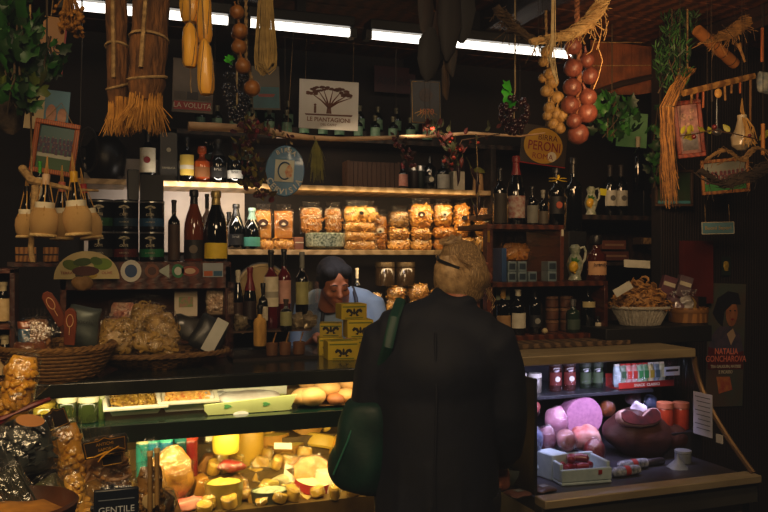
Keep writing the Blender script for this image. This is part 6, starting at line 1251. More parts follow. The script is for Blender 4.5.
t = thing('price_card', 'pale price card clipped at the right end of the packet row', 'card', at(672,371,2.96)); B().box(-.042,.042,-.001,.001,-.02,.02).out('card', mat('#b0b4b8'), t); B().box(-.034,.034,-.002,-.001,-.002,.008).out('print', INK, t); B().box(-.005,.005,.001,.012,-.02,-.006).out('clip', SILVER, t)
D = .735
# ham
PINK = mat('#c86a70','#8a3438',9,.35,c3='#b0545a',coat=.3); FAT = mat('#d8c4b8','#b89a8c',9,.4)
t = thing('cured_ham', 'large dark cured ham with an oval cut face on top', 'ham', (X(642,2.88),2.88,D), -.25); k = MPP(642,2.88)
B().ball((-.01,.0,.09),(.16,.11,.10),(0,.12,0),28,18).ball((.11,0.02,.075),(.11,.085,.075),(0,.25,0),20,12).ball((-.05,-.01,.14),(.09,.08,.07),(0,0,0),20,12).jit(.018,9,3).out('ham', mat('#4c2a1c','#241008',10,.6,bump=.7,c3='#3a1a12',bd=.02), t, remesh=.008, sm=3)
b = B()
OL = [(-25,-2),(-24,5),(-18,9),(-11,7),(-4,1),(3,0),(9,5),(15,10),(21,10),(25,4),(24,-5),(15,-10),(0,-12),(-14,-10),(-22,-7)]
b.xf((-.05,-.085,.185),(-.35,.06,.25)); b.prism([(x*k*1.0, z*k*.86) for x, z in OL], -.012, .022); bmesh.ops.subdivide_edges(b.bm, edges=b.bm.edges[:], cuts=1, use_grid_fill=True); b.jit(.003,40,2); b.out('cut_rim', mat('#b8988c','#8a6a60',9,.5), t, bev=.006)
b = B(); b.xf((-.05,-.085,.185),(-.35,.06,.25)); b.prism([(x*k*.92, z*k*.74) for x, z in OL], -.017, -.010); b.out('cut_face', mat('#5c1c1a','#240a08',22,.6), t, bev=.002)
b = B(); b.pillow(.06,.04,.05,c=(-.045,-.03,.19),rot=(.2,.5,.1)).jit(.01,30,3); b.out('white_fat', mat('#d0ccd8','#b0a8b8',9,.4), t)
t = thing('mortadella', 'big round pink mortadella seen face-on behind the meats', 'mortadella', at(583,417,3.0), (0,0,-.1)); k = MPP(583,3.0)
B().xf((0,0,0),(pi/2,0,0)).lathe([(.001,-.06),(20*k,-.06),(20.5*k,-.0),(20*k,.012),(.001,.014)], 36, cap=False).out('slice_face', mat('#b880a0','#a06a8c',60,.45), t)
B().box(-.04,.04,-.04,.06,-.14,-17*k).out('stand', mat('#6a6a74'), t)
lumpy(556,422,2.92,11,15,'pale pink wrapped cooked ham left of the mortadella','#c890a8','#a06a84',ry=.05,name='cooked_ham',cat='ham',sd=21)
lumpy(528,408,2.95,12,9,'reddish wrapped salami at the left back of the meat case','#a84a40','#6a2824',ry=.04,name='salami',cat='salami',sd=22)
lumpy(585,437,2.86,16,12,'raw red and white bacon chunk in front of the mortadella','#a83c38','#d8b0a8',ry=.05,name='bacon_chunk',cat='meat',sd=23,film=False,am=.014)
lumpy(594,452,2.8,11,15,'dark red meat piece between the bacon chunk and the ham','#7a2828','#4a1416',ry=.045,name='meat_piece',cat='meat',sd=24)
lumpy(566,440,2.75,10,10,'crumpled white-veined salami in clear net, above the white tray','#c08c8c','#7a4448',ry=.04,name='salami',cat='salami',sd=25,labl=None)
lumpy(547,440,2.8,9,14,'shadowed pink wrapped cut at the left of the net salami','#8a5468','#5c3444',ry=.04,name='meat_cut',cat='meat',sd=26)
lumpy(533,440,2.78,10,16,'blue-grey plastic wrapped packet at the left end of the meat case','#7a8ab0','#4a587c',ry=.04,name='wrapped_packet',cat='packet',sd=27)
lumpy(607,408,3.08,8,8,'small orange jar-like pack behind the ham','#b86a3a','#7a3c20',ry=.03,name='small_pack',cat='packet',sd=28)
lumpy(634,398,3.1,8,9,'crimson and white pack behind the cut face of the ham','#a82a44','#d8c8d0',ry=.03,name='small_pack',cat='packet',sd=29)
lumpy(650,402,3.1,8,9,'bluish white pack behind the ham, right of the crimson one','#8a9ac0','#5a6a94',ry=.03,name='small_pack',cat='packet',sd=30)
# white polystyrene tray with sausages
TXX, TYY = X(577,2.66), 2.66
t = thing('foam_tray', 'deep white foam box holding small red sausages', 'tray', (TXX,TYY,D), -.1); WF = mat('#b8ccd0','#a0b8c0',30,.6)
for bx, nm in (((-.105,.105,-.08,.08,0,.012),'base'),((-.105,.105,-.08,-.066,.012,.06),'front_wall'),((-.105,.105,.066,.08,.012,.085),'back_wall'),((-.105,-.091,-.066,.066,.012,.08),'side_wall'),((.091,.105,-.066,.066,.012,.08),'side_wall')): B().box(*bx).out(nm, WF, t, bev=.004)
SA = mat('#8a2a34','#5c161e',12,.3,coat=.5)
for i, (x, y_, z, a, lb) in enumerate(((-.05,-.03,.03,.3,'red sausage at the front left of the foam box'),(-.0,-.035,.03,-.2,'red sausage at the front centre of the foam box'),(-.055,.02,.03,1.2,'red sausage at the back left of the foam box'),(-.005,.02,.03,.5,'red sausage at the back centre of the foam box'),(-.03,-.01,.06,.9,'red sausage lying on top of the others on the left'),(.01,-.01,.058,-.6,'red sausage lying on top of the others on the right'),(.045,.0,.03,1.6,'red sausage crosswise at the right of the foam box'))):
    o = tag(B().tube([(-.03,0,0),(-.024,0,.002),(0,.004,.003),(.024,0,.002),(.03,0,0)], [.006,.015,.018,.015,.006], 12).out('sausage', SA, None, (TXX+x, TYY+y_, D+z+.022), (0,0,a)), lb, 'sausage')
tag(B().box(-.008,.008,-.0008,.0008,-.008,.008).out('red_tag', RED, None, (TXX+.045,TYY-.088,D+.045)), 'tiny red square tag on the front of the foam box', 'tag')
t = thing('foam_tray', 'pale foam tray standing on end left of the sausage box', 'tray', (X(551,2.72),2.72,D), .2); B().box(-.04,.04,-.05,.05,0,.1).out('tray', WF, t, bev=.005)
for px, y, r, L, lb in ((626,2.63,.020,.14,'printed wrapped salami stick, nearest behind the glass ledge'),(633,2.70,.021,.15,'printed wrapped salami stick lying behind the nearest one'),(655,2.72,.016,.10,'dark wrapped salami stick at the right of the printed ones')):
    t = thing('salami_stick', lb, 'salami', (X(px,y),y,D+r), (0,0,.05)); B().xf((0,0,0),(0,pi/2,0)).lathe([(r*.3,-L/2),(r*.9,-L/2+.01),(r,-L/4),(r,L/4),(r*.9,L/2-.01),(r*.3,L/2)], 18).out('salami', mat('#b8c0cc','#2c3444',60,.4) if r > .017 else mat('#3a3438','#1c1a1e',30,.4), t)
    if r > .017: B().xf((.0,0,0),(0,pi/2,0)).lathe([(r*1.02,-.012),(r*1.02,.012)], 18, cap=False).out('paper_band', mat('#a83a34'), t)
t = thing('crumpled_paper', 'crumpled white paper point at the right of the salami sticks', 'paper', (X(678,2.66),2.66,D)); B().lathe([(.045,0),(.025,.02),(.01,.04),(.002,.055)], 12).jit(.01,30,2).out('paper', mat('#9aa4ac','#7a848c',20,.5), t)
# orange jars right
for px, lb, in ((665,'left'),(681,'right')):
    bottle(px,2.86,.84,402,8,'%s of two blurry orange-red jars at the right of the meat case' % lb,kind='jar',glass=mat('#a83c20','#7a2414',9,.2,coat=.4),cap=mat('#b86a48'),name='orange_jar',cat='jar')
tag(B().box(X(655,2.86),X(692,2.86),2.8,2.95,D,.84).out('jar_step', mat('#2a2830','#1c1a20',9,.5), bev=.002), 'dark step carrying the two orange jars', 'step')
bottle(683,2.72,D,450,8,'white plastic tub at the right end of the meat case',kind='jar',glass=mat('#7a8288'),cap=mat('#8a9298'),name='plastic_tub',cat='tub')
# bowl with olives
t = thing('olive_bowl', 'white bowl of dark olives at the left end of the meat case', 'bowl', (X(517,2.68),2.68,D)); B().lathe([(.03,0),(.04,.004),(.075,.05),(.082,.07),(.077,.07),(.06,.04),(.02,.01)], 30, cap=False).out('bowl', mat('#9ab0b0','#8aa0a4',9,.3,coat=.5), t)
random.seed(41); b = B()
for i in range(70): a = U(0,6.28); q = R()**.5*.066; b.ball((q*cos(a),q*sin(a),.058+.02*(1-q/.07)*R()),.009,u=8,w=6)
b.out('olives', mat('#2c2c24','#4a5240',30,.25,coat=.5), t, stuff=True)
for px, y, c, lb in ((518,2.54,'#9a6a60','flat wrapped pinkish slice pack lying in front of the olive bowl'),(543,2.56,'#5a4438','brown vacuum pack lying beside the foam box')):
    t = thing('slice_pack', lb, 'packet', (X(px,y),y,D+.001), .2); B().pillow(.09,.02,.08,c=(0,.04,.01),rot=(pi/2,0,0)).jit(.003,30).out('pack', mat(c,None,14,.3,coat=.6), t, (0,0,.0)); B().box(-.015,.015,-.015,.01,.0205,.0215).out('label', mat('#9aa0a8'), t)
# ================================================================ FOREGROUND DISPLAY, lower left
t = thing('display_stand', 'rustic wooden stand carrying the bagged goods in front of the left case', 'stand', (X(60,2.35),2.35,0))
B().box(-.5,.33,-.35,.3,.82,.85).out('top_board', WOOD_LT, t, bev=.004)
for sx in (-.47,.30):
    for sy in (-.32,.27): B().box(sx-.02,sx+.02,sy-.02,sy+.02,0,.82).out('leg', WOOD_LT, t)
for i in range(4): B().box(-.48,.31,-.34,-.325,.1+i*.18,.22+i*.18).out('front_slat', WOOD_LT, t)
CELLO = filmmat(amount=.09, rough=.22, wr=32)
tag(B().box(X(-45,2.1),X(58,2.1),2.04,2.32,.85,1.1).out('cloth_riser', BLACK, bev=.01), 'black cloth-covered riser under the bags at the left edge', 'riser')
def fbag(px, pyt, pyb, wpx, y, kind, lb, m, seed, rot, d=.09, name='cellophane_bag', cat='bag', **k):
    q = at(px, pyb, y); h = (pyb-pyt)*MPP(px, y)
    return bag(px, y, q.z, 0, h, kind, lb, m=m, seed=seed, name=name, cat=cat, d=d, rot=rot, loc=q, w=wpx*MPP(px,y), film=CELLO, **k)
def ruffle(t, z, r, m=CELLO, n=9, sd=1, up=.06):
    random.seed(sd); b = B(); pr = None; f = None
    ring = [(a, r*(.9+.5*R())) for a in [2*pi*i/(n*2) for i in range(n*2)]]
    v0 = [b.v(.012*cos(a), .012*sin(a), z) for a, q in ring]; v1 = [b.v(q*cos(a), q*sin(a)*.6, z+up*(.6+.4*R())) for a, q in ring]
    for i in range(len(ring)): b.f([v0[i], v0[(i+1) % len(ring)], v1[(i+1) % len(ring)], v1[i]])
    b.out('gathered_top', m, t, angle=15)
YP = mat('#d8a848','#a87420',14,.5); GOLDP = mat('#d8a030','#94601a',9,.4)
t = fbag(10,352,425,34,2.02,'nut','golden cellophane bag of pasta at the left edge, above the ribboned bag', GOLDP, 201, (0,.2,.1)); ruffle(t,.19,.05,sd=1)
t = fbag(28,418,475,64,2.0,'bow','dark grey shiny bag with burgundy ribbon and orange tag at the left', mat('#3c4240','#181c1c',20,.5), 202, (0,-.15,0), d=.12)
k = MPP(28,2.0); b = B(); b.tube([(-.07,-.05,.14),(-.02,-.06,.15),(.0,-.06,.155),(.04,-.06,.165),(.075,-.05,.17)], [.01,.014,.006,.014,.01], 8, flat=.5); b.tube([(.0,-.06,.155),(-.05,-.065,.13),(-.07,-.06,.1)], [.005,.01,.006], 6, flat=.4); b.out('ribbon', mat('#6a1c20','#40100f',9,.35), t)
B().xf((.03,-.07,.135),(pi/2,.3,0)).lathe([(.03,0),(.03,.002)],18,sy=.45).out('hang_tag', mat('#c88a50','#b07840',9,.6), t); ruffle(t,.15,.06,sd=2)
fbag(18,445,540,42,1.85,'long','dark olive bag of black spaghetti leaning left, nearest the left edge', mat('#2c2e1c','#16180e',20,.4), 203, (-.1,-.55,.1), d=.06)
fbag(50,455,560,46,1.8,'long','dark bag of long black pasta leaning left, in front of the yellow bag', mat('#34362a','#1a1c14',20,.4), 204, (-.1,-.5,.0), d=.06)
fbag(74,418,520,36,2.12,'nut','tall golden yellow bag behind the dark spaghetti bag', GOLDP, 205, (0,-.1,.05), d=.08)
fbag(84,470,530,22,1.95,'nut','small golden bag of short pasta just right of the dark spaghetti bag', YP, 206, (0,-.2,.0), d=.06)
def plaque(px, py, y, w, h, lb, rot, words=None, name='hang_tag'):
    k = MPP(px,y); t = thing(name, lb, 'tag', at(px,py,y), rot); w *= k; h *= k
    B().prism([(-w,-h),(-w*1.08,h*.7),(-w*.3,h*.75),(0,h),(w*.3,h*.75),(w*1.08,h*.7),(w,-h)], -.002, 0).out('card', mat('#1c1410','#120c09',9,.4), t)
    B().tube([(-w*.92,-.003,-h*.85),(-w*.97,-.003,h*.6),(-w*.28,-.003,h*.62),(0,-.003,h*.86),(w*.28,-.003,h*.62),(w*.97,-.003,h*.6),(w*.92,-.003,-h*.85),(-w*.92,-.003,-h*.85)], .0012, 5).out('gold_border', GOLD, t)
    if words:
        for i, s in enumerate(words): text(s, h*.42, GOLD, t, (0,-.004,h*(.25-.55*i)))
    return t
t = fbag(113,434,552,48,2.12,'tube','clear bag of tan pasta with black gold-edged tag and gold ribbon', mat('#b08048','#6a4420',14,.4), 207, (0,-.08,.0), d=.09)
plaque(105,446,2.03,20,10,'large black tag with gold border on the tan pasta bag',(0,-.12,0),('ANTICHI','SAPORI'))
b = B(); 
b.tube([at(95,457,2.02), at(105,453,2.01), at(110,451,2.005), at(118,448,2.01), at(124,449,2.02)], [.005,.009,.004,.008,.004], 8, flat=.4)
b.tube([at(110,451,2.0), at(102,457,2.0), at(98,462,2.0)], [.004,.006,.003], 6, flat=.4); b.tube([at(110,451,2.0), at(119,446,2.0)], [.004,.003], 6, flat=.4)
tag(b.out('gold_ribbon', mat('#d8a030','#b07c1c',9,.3)), 'gold ribbon bow under the large black tag', 'ribbon')
plaque(112,459,2.04,10,6,'small rounded black tag hanging below the gold ribbon',(0,-.1,0))
plaque(56,418,2.1,10,11,'small black gold-edged tag leaning beside the jars, left of the olive jars',(0,-.35,.1))
t = fbag(116,481,588,44,1.92,'tube','dark navy packet with faint lettering at the bottom, left of centre', mat('#1c222e','#10141c',20,.4), 208, (0,0,0), d=.06)
w = 21*MPP(116,1.92); B().box(-w,w,-.045,-.035,0,.238).out('paper_sleeve', mat('#141c2a','#0c121c',9,.35), t, bev=.004); text('GENTILE', .02, mat('#b4bcc8'), t, (0,-.047,.192)); text('PASTA', .012, mat('#a87c4c'), t, (0,-.047,.178)); B().box(-w*.8,w*.8,-.0465,-.0455,.214,.216).out('silver_line', mat('#5c6470'), t)
t = fbag(146,462,562,30,2.05,'nut','brown cellophane bag with round seal and two thin sticks', mat('#a87c34','#5c3c14',16,.4), 209, (0,.05,.0), d=.07); ruffle(t,.25,.03,sd=5)
B().xf((0,-.04,.16),(pi/2,0,0)).lathe([(.02,0),(.018,.002)],20).out('round_seal', mat('#b8a070','#8a7040',30,.5), t)
for px, py, pyb, lb in ((150,452,512,'left thin cork-topped stick rising from the brown bag'),(157,449,505,'right thin cork-topped stick rising from the brown bag')):
    A_, E_ = at(px,pyb,2.0), at(px,py,2.02); t = tag(B().tube([(0,0,0), E_-A_], .006, 10).out('breadstick', mat('#8a6a34','#5c4420',9,.5), None, A_), lb, 'breadstick'); B().tube([(E_-A_)*.93, (E_-A_)*1.02], .0072, 10).out('tip', mat('#c8a868'), t)
plaque(94,432,2.3,0.1,0.1,'x',(0,0,0)) if False else None
# wood bowl at the very corner
t = thing('wooden_bowl', 'big dark-rimmed wooden bowl with golden contents at the bottom left corner', 'bowl', at(14,520,1.7)); q = MPP(14,1.7)
B().lathe([(.05,-.07),(.1,-.03),(.118,.03),(.112,.035),(.1,.0),(.05,-.05)], 32, cap=False).out('bowl', mat('#5c3418','#38200e',9,.4), t); B().ball((0,0,-.005),(.1,.1,.03),u=20,w=10).jit(.01,30).out('contents', mat('#c88c34','#8a5a1c',20,.5), t)
tag(B().box(t.location.x-.1,t.location.x+.1,1.62,1.8,.85,t.location.z-.07).out('bowl_block', WOOD_DK), 'dark block under the wooden bowl at the bottom left corner', 'block')
B().box(-.5,.1,-.8,-.35,.82,.85).out('top_board', WOOD_LT, [o for o in col.objects if o.name=='display_stand'][0])
for (px,py,y,rx,rz,c,lb) in ((48,500,1.95,20,26,'#4a4c30','dark greenish crinkled bag low between the spaghetti bags and the navy packet'),(90,505,2.05,18,20,'#8a6424','amber crinkled bag low behind the navy packet'),(30,470,2.12,26,22,'#5c5030','dim olive crinkled bag behind the dark spaghetti bags'),(165,503,2.2,10,12,'#6a4a24','brown crinkled bag at the right end of the stand')):
    lumpy(px,py,y,rx,rz,lb,c,'#2c2414',ry=.05,name='crinkled_bag',cat='bag',sd=int(px),am=.022)
fbag(7,392,432,30,2.1,'nut','pale gold cellophane bag low at the left edge, under the golden pasta bag', YP, 211, (0,.1,0), d=.08)
# ================================================================ PEOPLE
def head_shapes(b, M, s=1.0, look=0):
    """head in its own frame: face towards -Y, origin at the centre of the skull, z up"""
    M0 = b.M; b.M = M @ Matrix.Diagonal((s, s, s, 1))
    b.ball((0,.012,.018),(.073,.092,.088),u=24,w=18)          # skull
    b.ball((0,-.022,-.02),(.064,.066,.078),u=24,w=16)         # face
    b.ball((0,-.038,-.062),(.042,.046,.042),u=18,w=12)        # jaw
    b.ball((0,-.068,-.092),(.020,.018,.016),u=14,w=10)        # chin
    b.tube([(0,-.082,.012),(0,-.096,-.012),(0,-.108,-.030),(0,-.098,-.037)], [.008,.010,.013,.009], 10)   # nose
    for sx in (-1,1):
        b.ball((sx*.011,-.097,-.034),(.008,.009,.007),u=10,w=8)
        b.ball((sx*.04,-.066,-.028),(.022,.02,.022),u=12,w=10) # cheek
        b.ball((sx*.03,-.076,.020),(.024,.013,.008),(0,sx*.15,0),12,8)  # brow
        b.ball((sx*.029,-.075,.002),(.015,.012,.010),u=12,w=8) # eye lid
        b.ball((sx*.074,.008,-.008),(.007,.018,.030),(.15,0,0),10,8)    # ear
    b.ball((0,-.087,-.060),(.023,.010,.0065),u=14,w=8); b.ball((0,-.085,-.070),(.019,.010,.0065),u=14,w=8)  # lips
    b.tube([(0,.03,-.05),(0,.045,-.11),(0,.055,-.17)], [.052,.05,.056], 18)  # neck
    b.M = M0
def hand(b, wrist, d, up, s=1.0, curl=.5, side=1):
    """palm and five unequal fingers; d = direction of the fingers, up = back of the hand"""
    d = d.normalized(); up = (up-d*up.dot(d)).normalized(); l = d.cross(up).normalized()*side
    w = Vector(wrist); pc = w+d*.045*s
    b.tube([w-d*.03*s, w, w+d*.03*s, w+d*.075*s, w+d*.088*s], [.024*s,.026*s,.034*s,.038*s,.03*s], 14, flat=.45)
    for off, L, r in ((-.030,.066,.0082),(-.011,.078,.009),(.010,.074,.0088),(.029,.058,.0078)):
        p = w+d*.078*s+l*off*s; pts = [p-d*.02*s]; dd = d.copy(); pts.append(p)
        for j in range(3):
            dd = (dd-up*curl*.55).normalized(); p = p+dd*L*s*(.45,.32,.23)[j]; pts.append(p)
        b.tube(pts, [r*s,r*s,r*.97*s,r*.9*s,r*.75*s], 9)
    p = w+d*.02*s-l*.028*s; b.tube([p, p-l*.022*s+d*.022*s-up*.006*s, p-l*.03*s+d*.05*s-up*.016*s, p-l*.026*s+d*.07*s-up*.022*s], [.014*s,.012*s,.010*s,.008*s], 9)
# ---------------------------------------------------------------- customer, back view
cpos = at(437, 256, 2.22); CROT = -rad(26)
COAT = mat('#070e20','#040812',7,.75,bump=.25,bd=.02,vary=0)
SK1 = mat('#a86a4c','#94583c',8,.5,vary=0)
b = B()
HM = Matrix.Translation((.088, .07, 1.541)) @ Euler((rad(-14), rad(4), rad(180-30))).to_matrix().to_4x4()
head_shapes(b, HM, .9)
b.tube([(.02,.0,1.30),(.045,.02,1.42),(.075,.04,1.48)], [.08,.062,.056], 18)
b.ball((0,0,1.22),(.16,.10,.2),u=24,w=16); b.ball((0,0,.98),(.155,.11,.17),u=24,w=16)
for s in (-1,1):
    b.tube([(s*.10,0,1.36),(s*.17,.0,1.35),(s*.2,.02,1.22),(s*.215,.03,1.1)], [.05,.055,.048,.042], 14)
    b.tube([(s*.08,0,.95),(s*.09,.01,.7),(s*.095,.02,.5),(s*.1,-.01,.28),(s*.1,-.02,.08)], [.09,.08,.058,.055,.04], 14)
    b.tube([(s*.1,-.03,.05),(s*.1,.04,.04),(s*.105,.13,.03)], [.045,.04,.03], 12, flat=.7)
RW = Vector((.195,.14,.935)); LW = Vector((-.17,.26,1.08))
b.tube([(.215,.03,1.1),(.205,.085,1.0),RW], [.042,.034,.026], 12); b.tube([(-.215,.03,1.1),(-.21,.13,1.06),LW], [.042,.034,.026], 12)
hand(b, RW, Vector((-.05,.35,-1)), Vector((1,-.1,0)), 1.0, .45, 1)
hand(b, LW, Vector((.4,.8,-.05)), Vector((0,0,1)), 1.0, .5, -1)
cu = b.out('person', SK1, None, (cpos.x, 2.22, 0), (0,0,CROT), remesh=.0068, sm=2)
tag(cu, 'customer seen from behind in a dark navy coat with pinned-up greying blonde hair', 'person')
b = B()  # coat
for a in (.3,.9,1.5,2.2,2.8,3.5,4.1,4.6,5.1,5.7): b.tube([(.19*cos(a),.135*sin(a),1.0),(.205*cos(a+.05),.15*sin(a+.05),.75),(.222*cos(a+.1),.165*sin(a+.1),.42)], [.006,.014,.022], 8)
b.lathe([(.19,.38),(.215,.4),(.212,.6),(.205,.8),(.198,.95),(.19,1.08),(.19,1.2),(.185,1.3),(.15,1.38),(.1,1.43),(.07,1.46)], 34, sy=.72)
b.ball((0,.0,1.25),(.2,.15,.19),u=24,w=16)
b.tube([(-.17,.0,1.355),(0,.0,1.40),(.17,.0,1.355)], [.075,.085,.075], 18)
for s in (-1,1): b.tube([(s*.13,0,1.36),(s*.185,.0,1.335),(s*.215,.012,1.25),(s*.235,.02,1.12),(s*.232,.04,1.07)], [.07,.076,.070,.064,.06], 16)
b.tube([(.232,.03,1.09),(.222,.085,1.0),(.2,.13,.955)], [.062,.055,.05], 16); b.tube([(-.235,.03,1.09),(-.22,.13,1.07),(-.185,.235,1.08)], [.062,.055,.045], 16)
b.tube([(.055+.062*cos(a), .03+.06*sin(a), 1.468+.012*cos(a*2)) for a in [2*pi*i/20 for i in range(21)]], .022, 10)
for v in b.bm.verts: v.co.x *= .93
b.jit(.016, 6, 3).out('coat', COAT, cu, remesh=.011, sm=5)
b = B(); b.tube([(.0,-.13,1.38),(.005,-.15,1.2),(.0,-.148,1.0),(.0,-.152,.7),(.0,-.152,.42)], .0035, 6); b.out('back_seam', COAT, cu)
b = B()
for s in (-1,1): b.tube([(s*.09,.005,.9),(s*.09,.01,.7),(s*.095,.02,.5),(s*.1,-.01,.28),(s*.1,-.02,.1)], [.105,.098,.08,.075,.07], 16)
b.out('trousers', mat('#14141a','#0c0c10',8,.8), cu, remesh=.012, sm=3)
for s in (-1,1):
    b = B(); b.tube([(s*.1,-.065,.045),(s*.1,-.02,.055),(s*.1,.05,.045),(s*.105,.13,.032),(s*.107,.17,.026)], [.04,.05,.046,.042,.024], 14, flat=.8); b.out('shoe', BLACK, cu)
# hair : body plus swept strands gathered under a clip
HAIR = mat('#bc9c6c','#6a5230',60,.5,bump=.5,tex='noise',st=(5,5,.6),c3='#86683e',vary=0)
HM = HM @ Matrix.Diagonal((.87,.87,.95,1))
b = B(); b.M = HM.copy()
b.ball((0,.022,.022),(.088,.1,.098),u=26,w=18); b.ball((0,.06,-.03),(.072,.055,.07),u=22,w=14); b.ball((.0,.05,.09),(.046,.046,.04),u=18,w=12); b.ball((.012,.03,.112),(.026,.026,.028),u=14,w=10); b.ball((.06,.04,-.0),(.045,.06,.06),u=18,w=12); b.ball((-.06,.04,-.0),(.045,.06,.06),u=18,w=12)
b.ball((.045,.055,-.02),(.045,.05,.065),u=18,w=12); b.ball((-.045,.055,-.02),(.045,.05,.065),u=18,w=12); b.ball((0,.085,-.075),(.05,.03,.04),u=16,w=10)
b.jit(.007,22,2); b.out('hair', HAIR, cu, remesh=.007, sm=2)
random.seed(77); b = B(); b.M = HM.copy()
for i in range(320):
    a0 = U(-1.5, 1.5)+pi/2; z0 = U(-.1,.02); 
    r0 = .092+.006*R()
    pts = []
    for j in range(6):
        u = j/5; z = z0*(1-u)+.085*u; a = a0*(1-u*.75)+(pi/2)*u*.75; rr = math.sqrt(max(.05, 1-((z-.015)/.108)**2))
        pts.append((.094*rr*cos(a)*(1+.03*sin(j+i)), .02+.106*rr*sin(a)+.002, z+.004*sin(i*3+j)))
    b.tube(pts, [.001,.0022,.0026,.0026,.002,.001], 4, flat=.6)
for i in range(26):
    s = 1 if i < 17 else -1; z = U(-.09,.0); b.tube([(s*.05,.06,.05+z*.2),(s*.086,.03+U(-.01,.02),.0+z*.4),(s*U(.078,.09),.0+U(-.02,.02),z-.03),(s*U(.06,.085),U(-.02,.03),z-.06)], [.002,.0028,.0024,.0008], 4, flat=.6)
for i in range(22):
    a = U(0,6.28); z = U(.0,.08); rr = .08; b.tube([(rr*.9*cos(a),.02+rr*sin(a),z),(rr*1.08*cos(a+.2),.02+rr*1.1*sin(a+.2),z+.025),(rr*.9*cos(a+.5),.02+rr*sin(a+.5),z+.05)], [.0008,.0014,.0006], 4)
for i in range(110):
    a = U(0, 6.28); c = Vector((.01, .045, .118)); b.tube([c+Vector((.02*cos(a),.02*sin(a),-.015)), c+Vector((.04*cos(a),.036*sin(a),.010)), c+Vector((.042*cos(a+.6),.038*sin(a+.6),.024*R()))], [.0022,.0024,.0008], 4)
b.out('hair_strands', mat('#d0ae7c','#8a6c44',40,.45,vary=0), cu, stuff=True)
b = B(); b.M = HM.copy(); b.tube([(.062,.07,.088),(.03,.112,.078),(-.005,.12,.066),(-.045,.112,.048)], [.003,.0065,.007,.006], 8, flat=.7); b.out('hair_clip', BLACK, cu)
# ---- shoulder bag
GBAG = mat('#0d3a30','#082420',7,.55,bump=.3,bd=.02,vary=0)
sb = thing('shoulder_bag', 'dark teal-green shoulder bag hanging at the customer\'s left side', 'bag', (cpos.x, 2.22, 0), (0,0,CROT))
b = B(); b.pillow(.17,.16,.30,18,e=3.0,pinch=.4,c=(-.235,.0,.875),rot=(0,.10,-.2)).jit(.014,9,3); b.ball((-.262,.0,.96),(.075,.07,.08),u=22,w=14); b.ball((-.225,-.0,1.08),(.05,.05,.1),u=18,w=12)
b.out('bag_body', GBAG, sb, remesh=.01, sm=5)
b = B(); b.tube([(-.215,-.02,1.12),(-.18,-.03,1.22),(-.14,-.105,1.335),(-.122,-.085,1.42),(-.11,-.0,1.468),(-.11,.06,1.44),(-.14,.14,1.34),(-.18,.15,1.2),(-.2,.04,1.12)], .016, 10, flat=.3)
b.out('strap', mat('#124236','#0c2e26',9,.5,vary=0), sb)
b = B(); b.tube([(-.23,-.055,1.15),(-.262,-.078,1.05),(-.305,-.075,.95)], .003, 6); b.out('seam', mat('#24705c'), sb)
# ---------------------------------------------------------------- assistant behind the counter
ap = at(340, 256, 3.74)
SK2 = mat('#b0704e','#a0603e',8,.5,vary=0)
AM = Matrix.Translation((-.03, -.19, 1.478)) @ Euler((rad(24), rad(-4), rad(18))).to_matrix().to_4x4()
AM = AM @ Matrix.Diagonal((.93,.93,.93,1))
b = B(); head_shapes(b, AM, 1.0)
b.tube([(0,.0,1.33),(-.01,-.04,1.41),(-.02,-.09,1.425),(-.022,-.14,1.44)], [.075,.06,.052,.05], 16)
b.ball((0,.03,1.22),(.15,.10,.2),u=24,w=16); b.ball((0,.08,.95),(.15,.11,.15),u=24,w=16)
for s in (-1,1):
    b.tube([(s*.08,.0,1.39),(s*.15,-.0,1.37),(s*.19,-.03,1.22),(s*.2,-.06,1.11)], [.045,.05,.042,.036], 14)
    b.tube([(s*.2,-.06,1.11),(s*.15,-.16,1.17),(s*.1,-.24,1.235)], [.036,.03,.022], 12)
    hand(b, (s*.1,-.24,1.235), Vector((-s*.5,-.8,-.02)), Vector((0,0,1)), .95, .35, s)
    b.tube([(s*.08,.08,.92),(s*.09,.07,.7),(s*.09,.06,.5),(s*.09,.08,.28),(s*.09,.09,.08)], [.09,.08,.058,.055,.04], 14)
    b.tube([(s*.09,.1,.05),(s*.09,.03,.04),(s*.095,-.06,.03)], [.045,.04,.03], 12, flat=.7)
asn = b.out('person', SK2, None, (ap.x, 3.74, 0), (0,0,-rad(16)), remesh=.0068, sm=1)
tag(asn, 'dark-haired shop assistant in a light blue shirt looking down behind the yellow boxes', 'person')
b = B(); b.lathe([(.16,.82),(.165,.95),(.165,1.1),(.175,1.25),(.17,1.34),(.12,1.415),(.08,1.44)], 30, sy=.66, c=(0,.03,0)); b.ball((0,.02,1.27),(.18,.125,.15),u=22,w=14); b.tube([(-.13,.0,1.375),(0,.0,1.40),(.13,.0,1.375)], [.062,.068,.062], 16)
for s in (-1,1):
    b.tube([(s*.1,.0,1.385),(s*.16,-.0,1.36),(s*.195,-.03,1.23),(s*.205,-.06,1.11)], [.058,.064,.055,.05], 14); b.tube([(s*.205,-.06,1.11),(s*.16,-.15,1.16)], [.05,.042], 14)
b.out('shirt', mat('#8fa6c4','#7690b2',7,.7,bump=.3,bd=.02,vary=0), asn, remesh=.011, sm=4)
b = B(); b.lathe([(.17,.35),(.18,.38),(.175,.8),(.172,.9)], 30, sy=.68, c=(0,.05,0)); b.box(-.1,.1,-.115,-.095,.88,1.2); b.out('apron', mat('#1c2030','#12141e',8,.7), asn)
for s in (-1,1): B().tube([(s*.09,-.112,1.2),(s*.085,-.115,1.3),(s*.075,-.085,1.40),(s*.06,-.02,1.45),(s*.04,.06,1.44)], .009, 8, flat=.4).out('apron_strap', mat('#1c2030'), asn)
b = B()
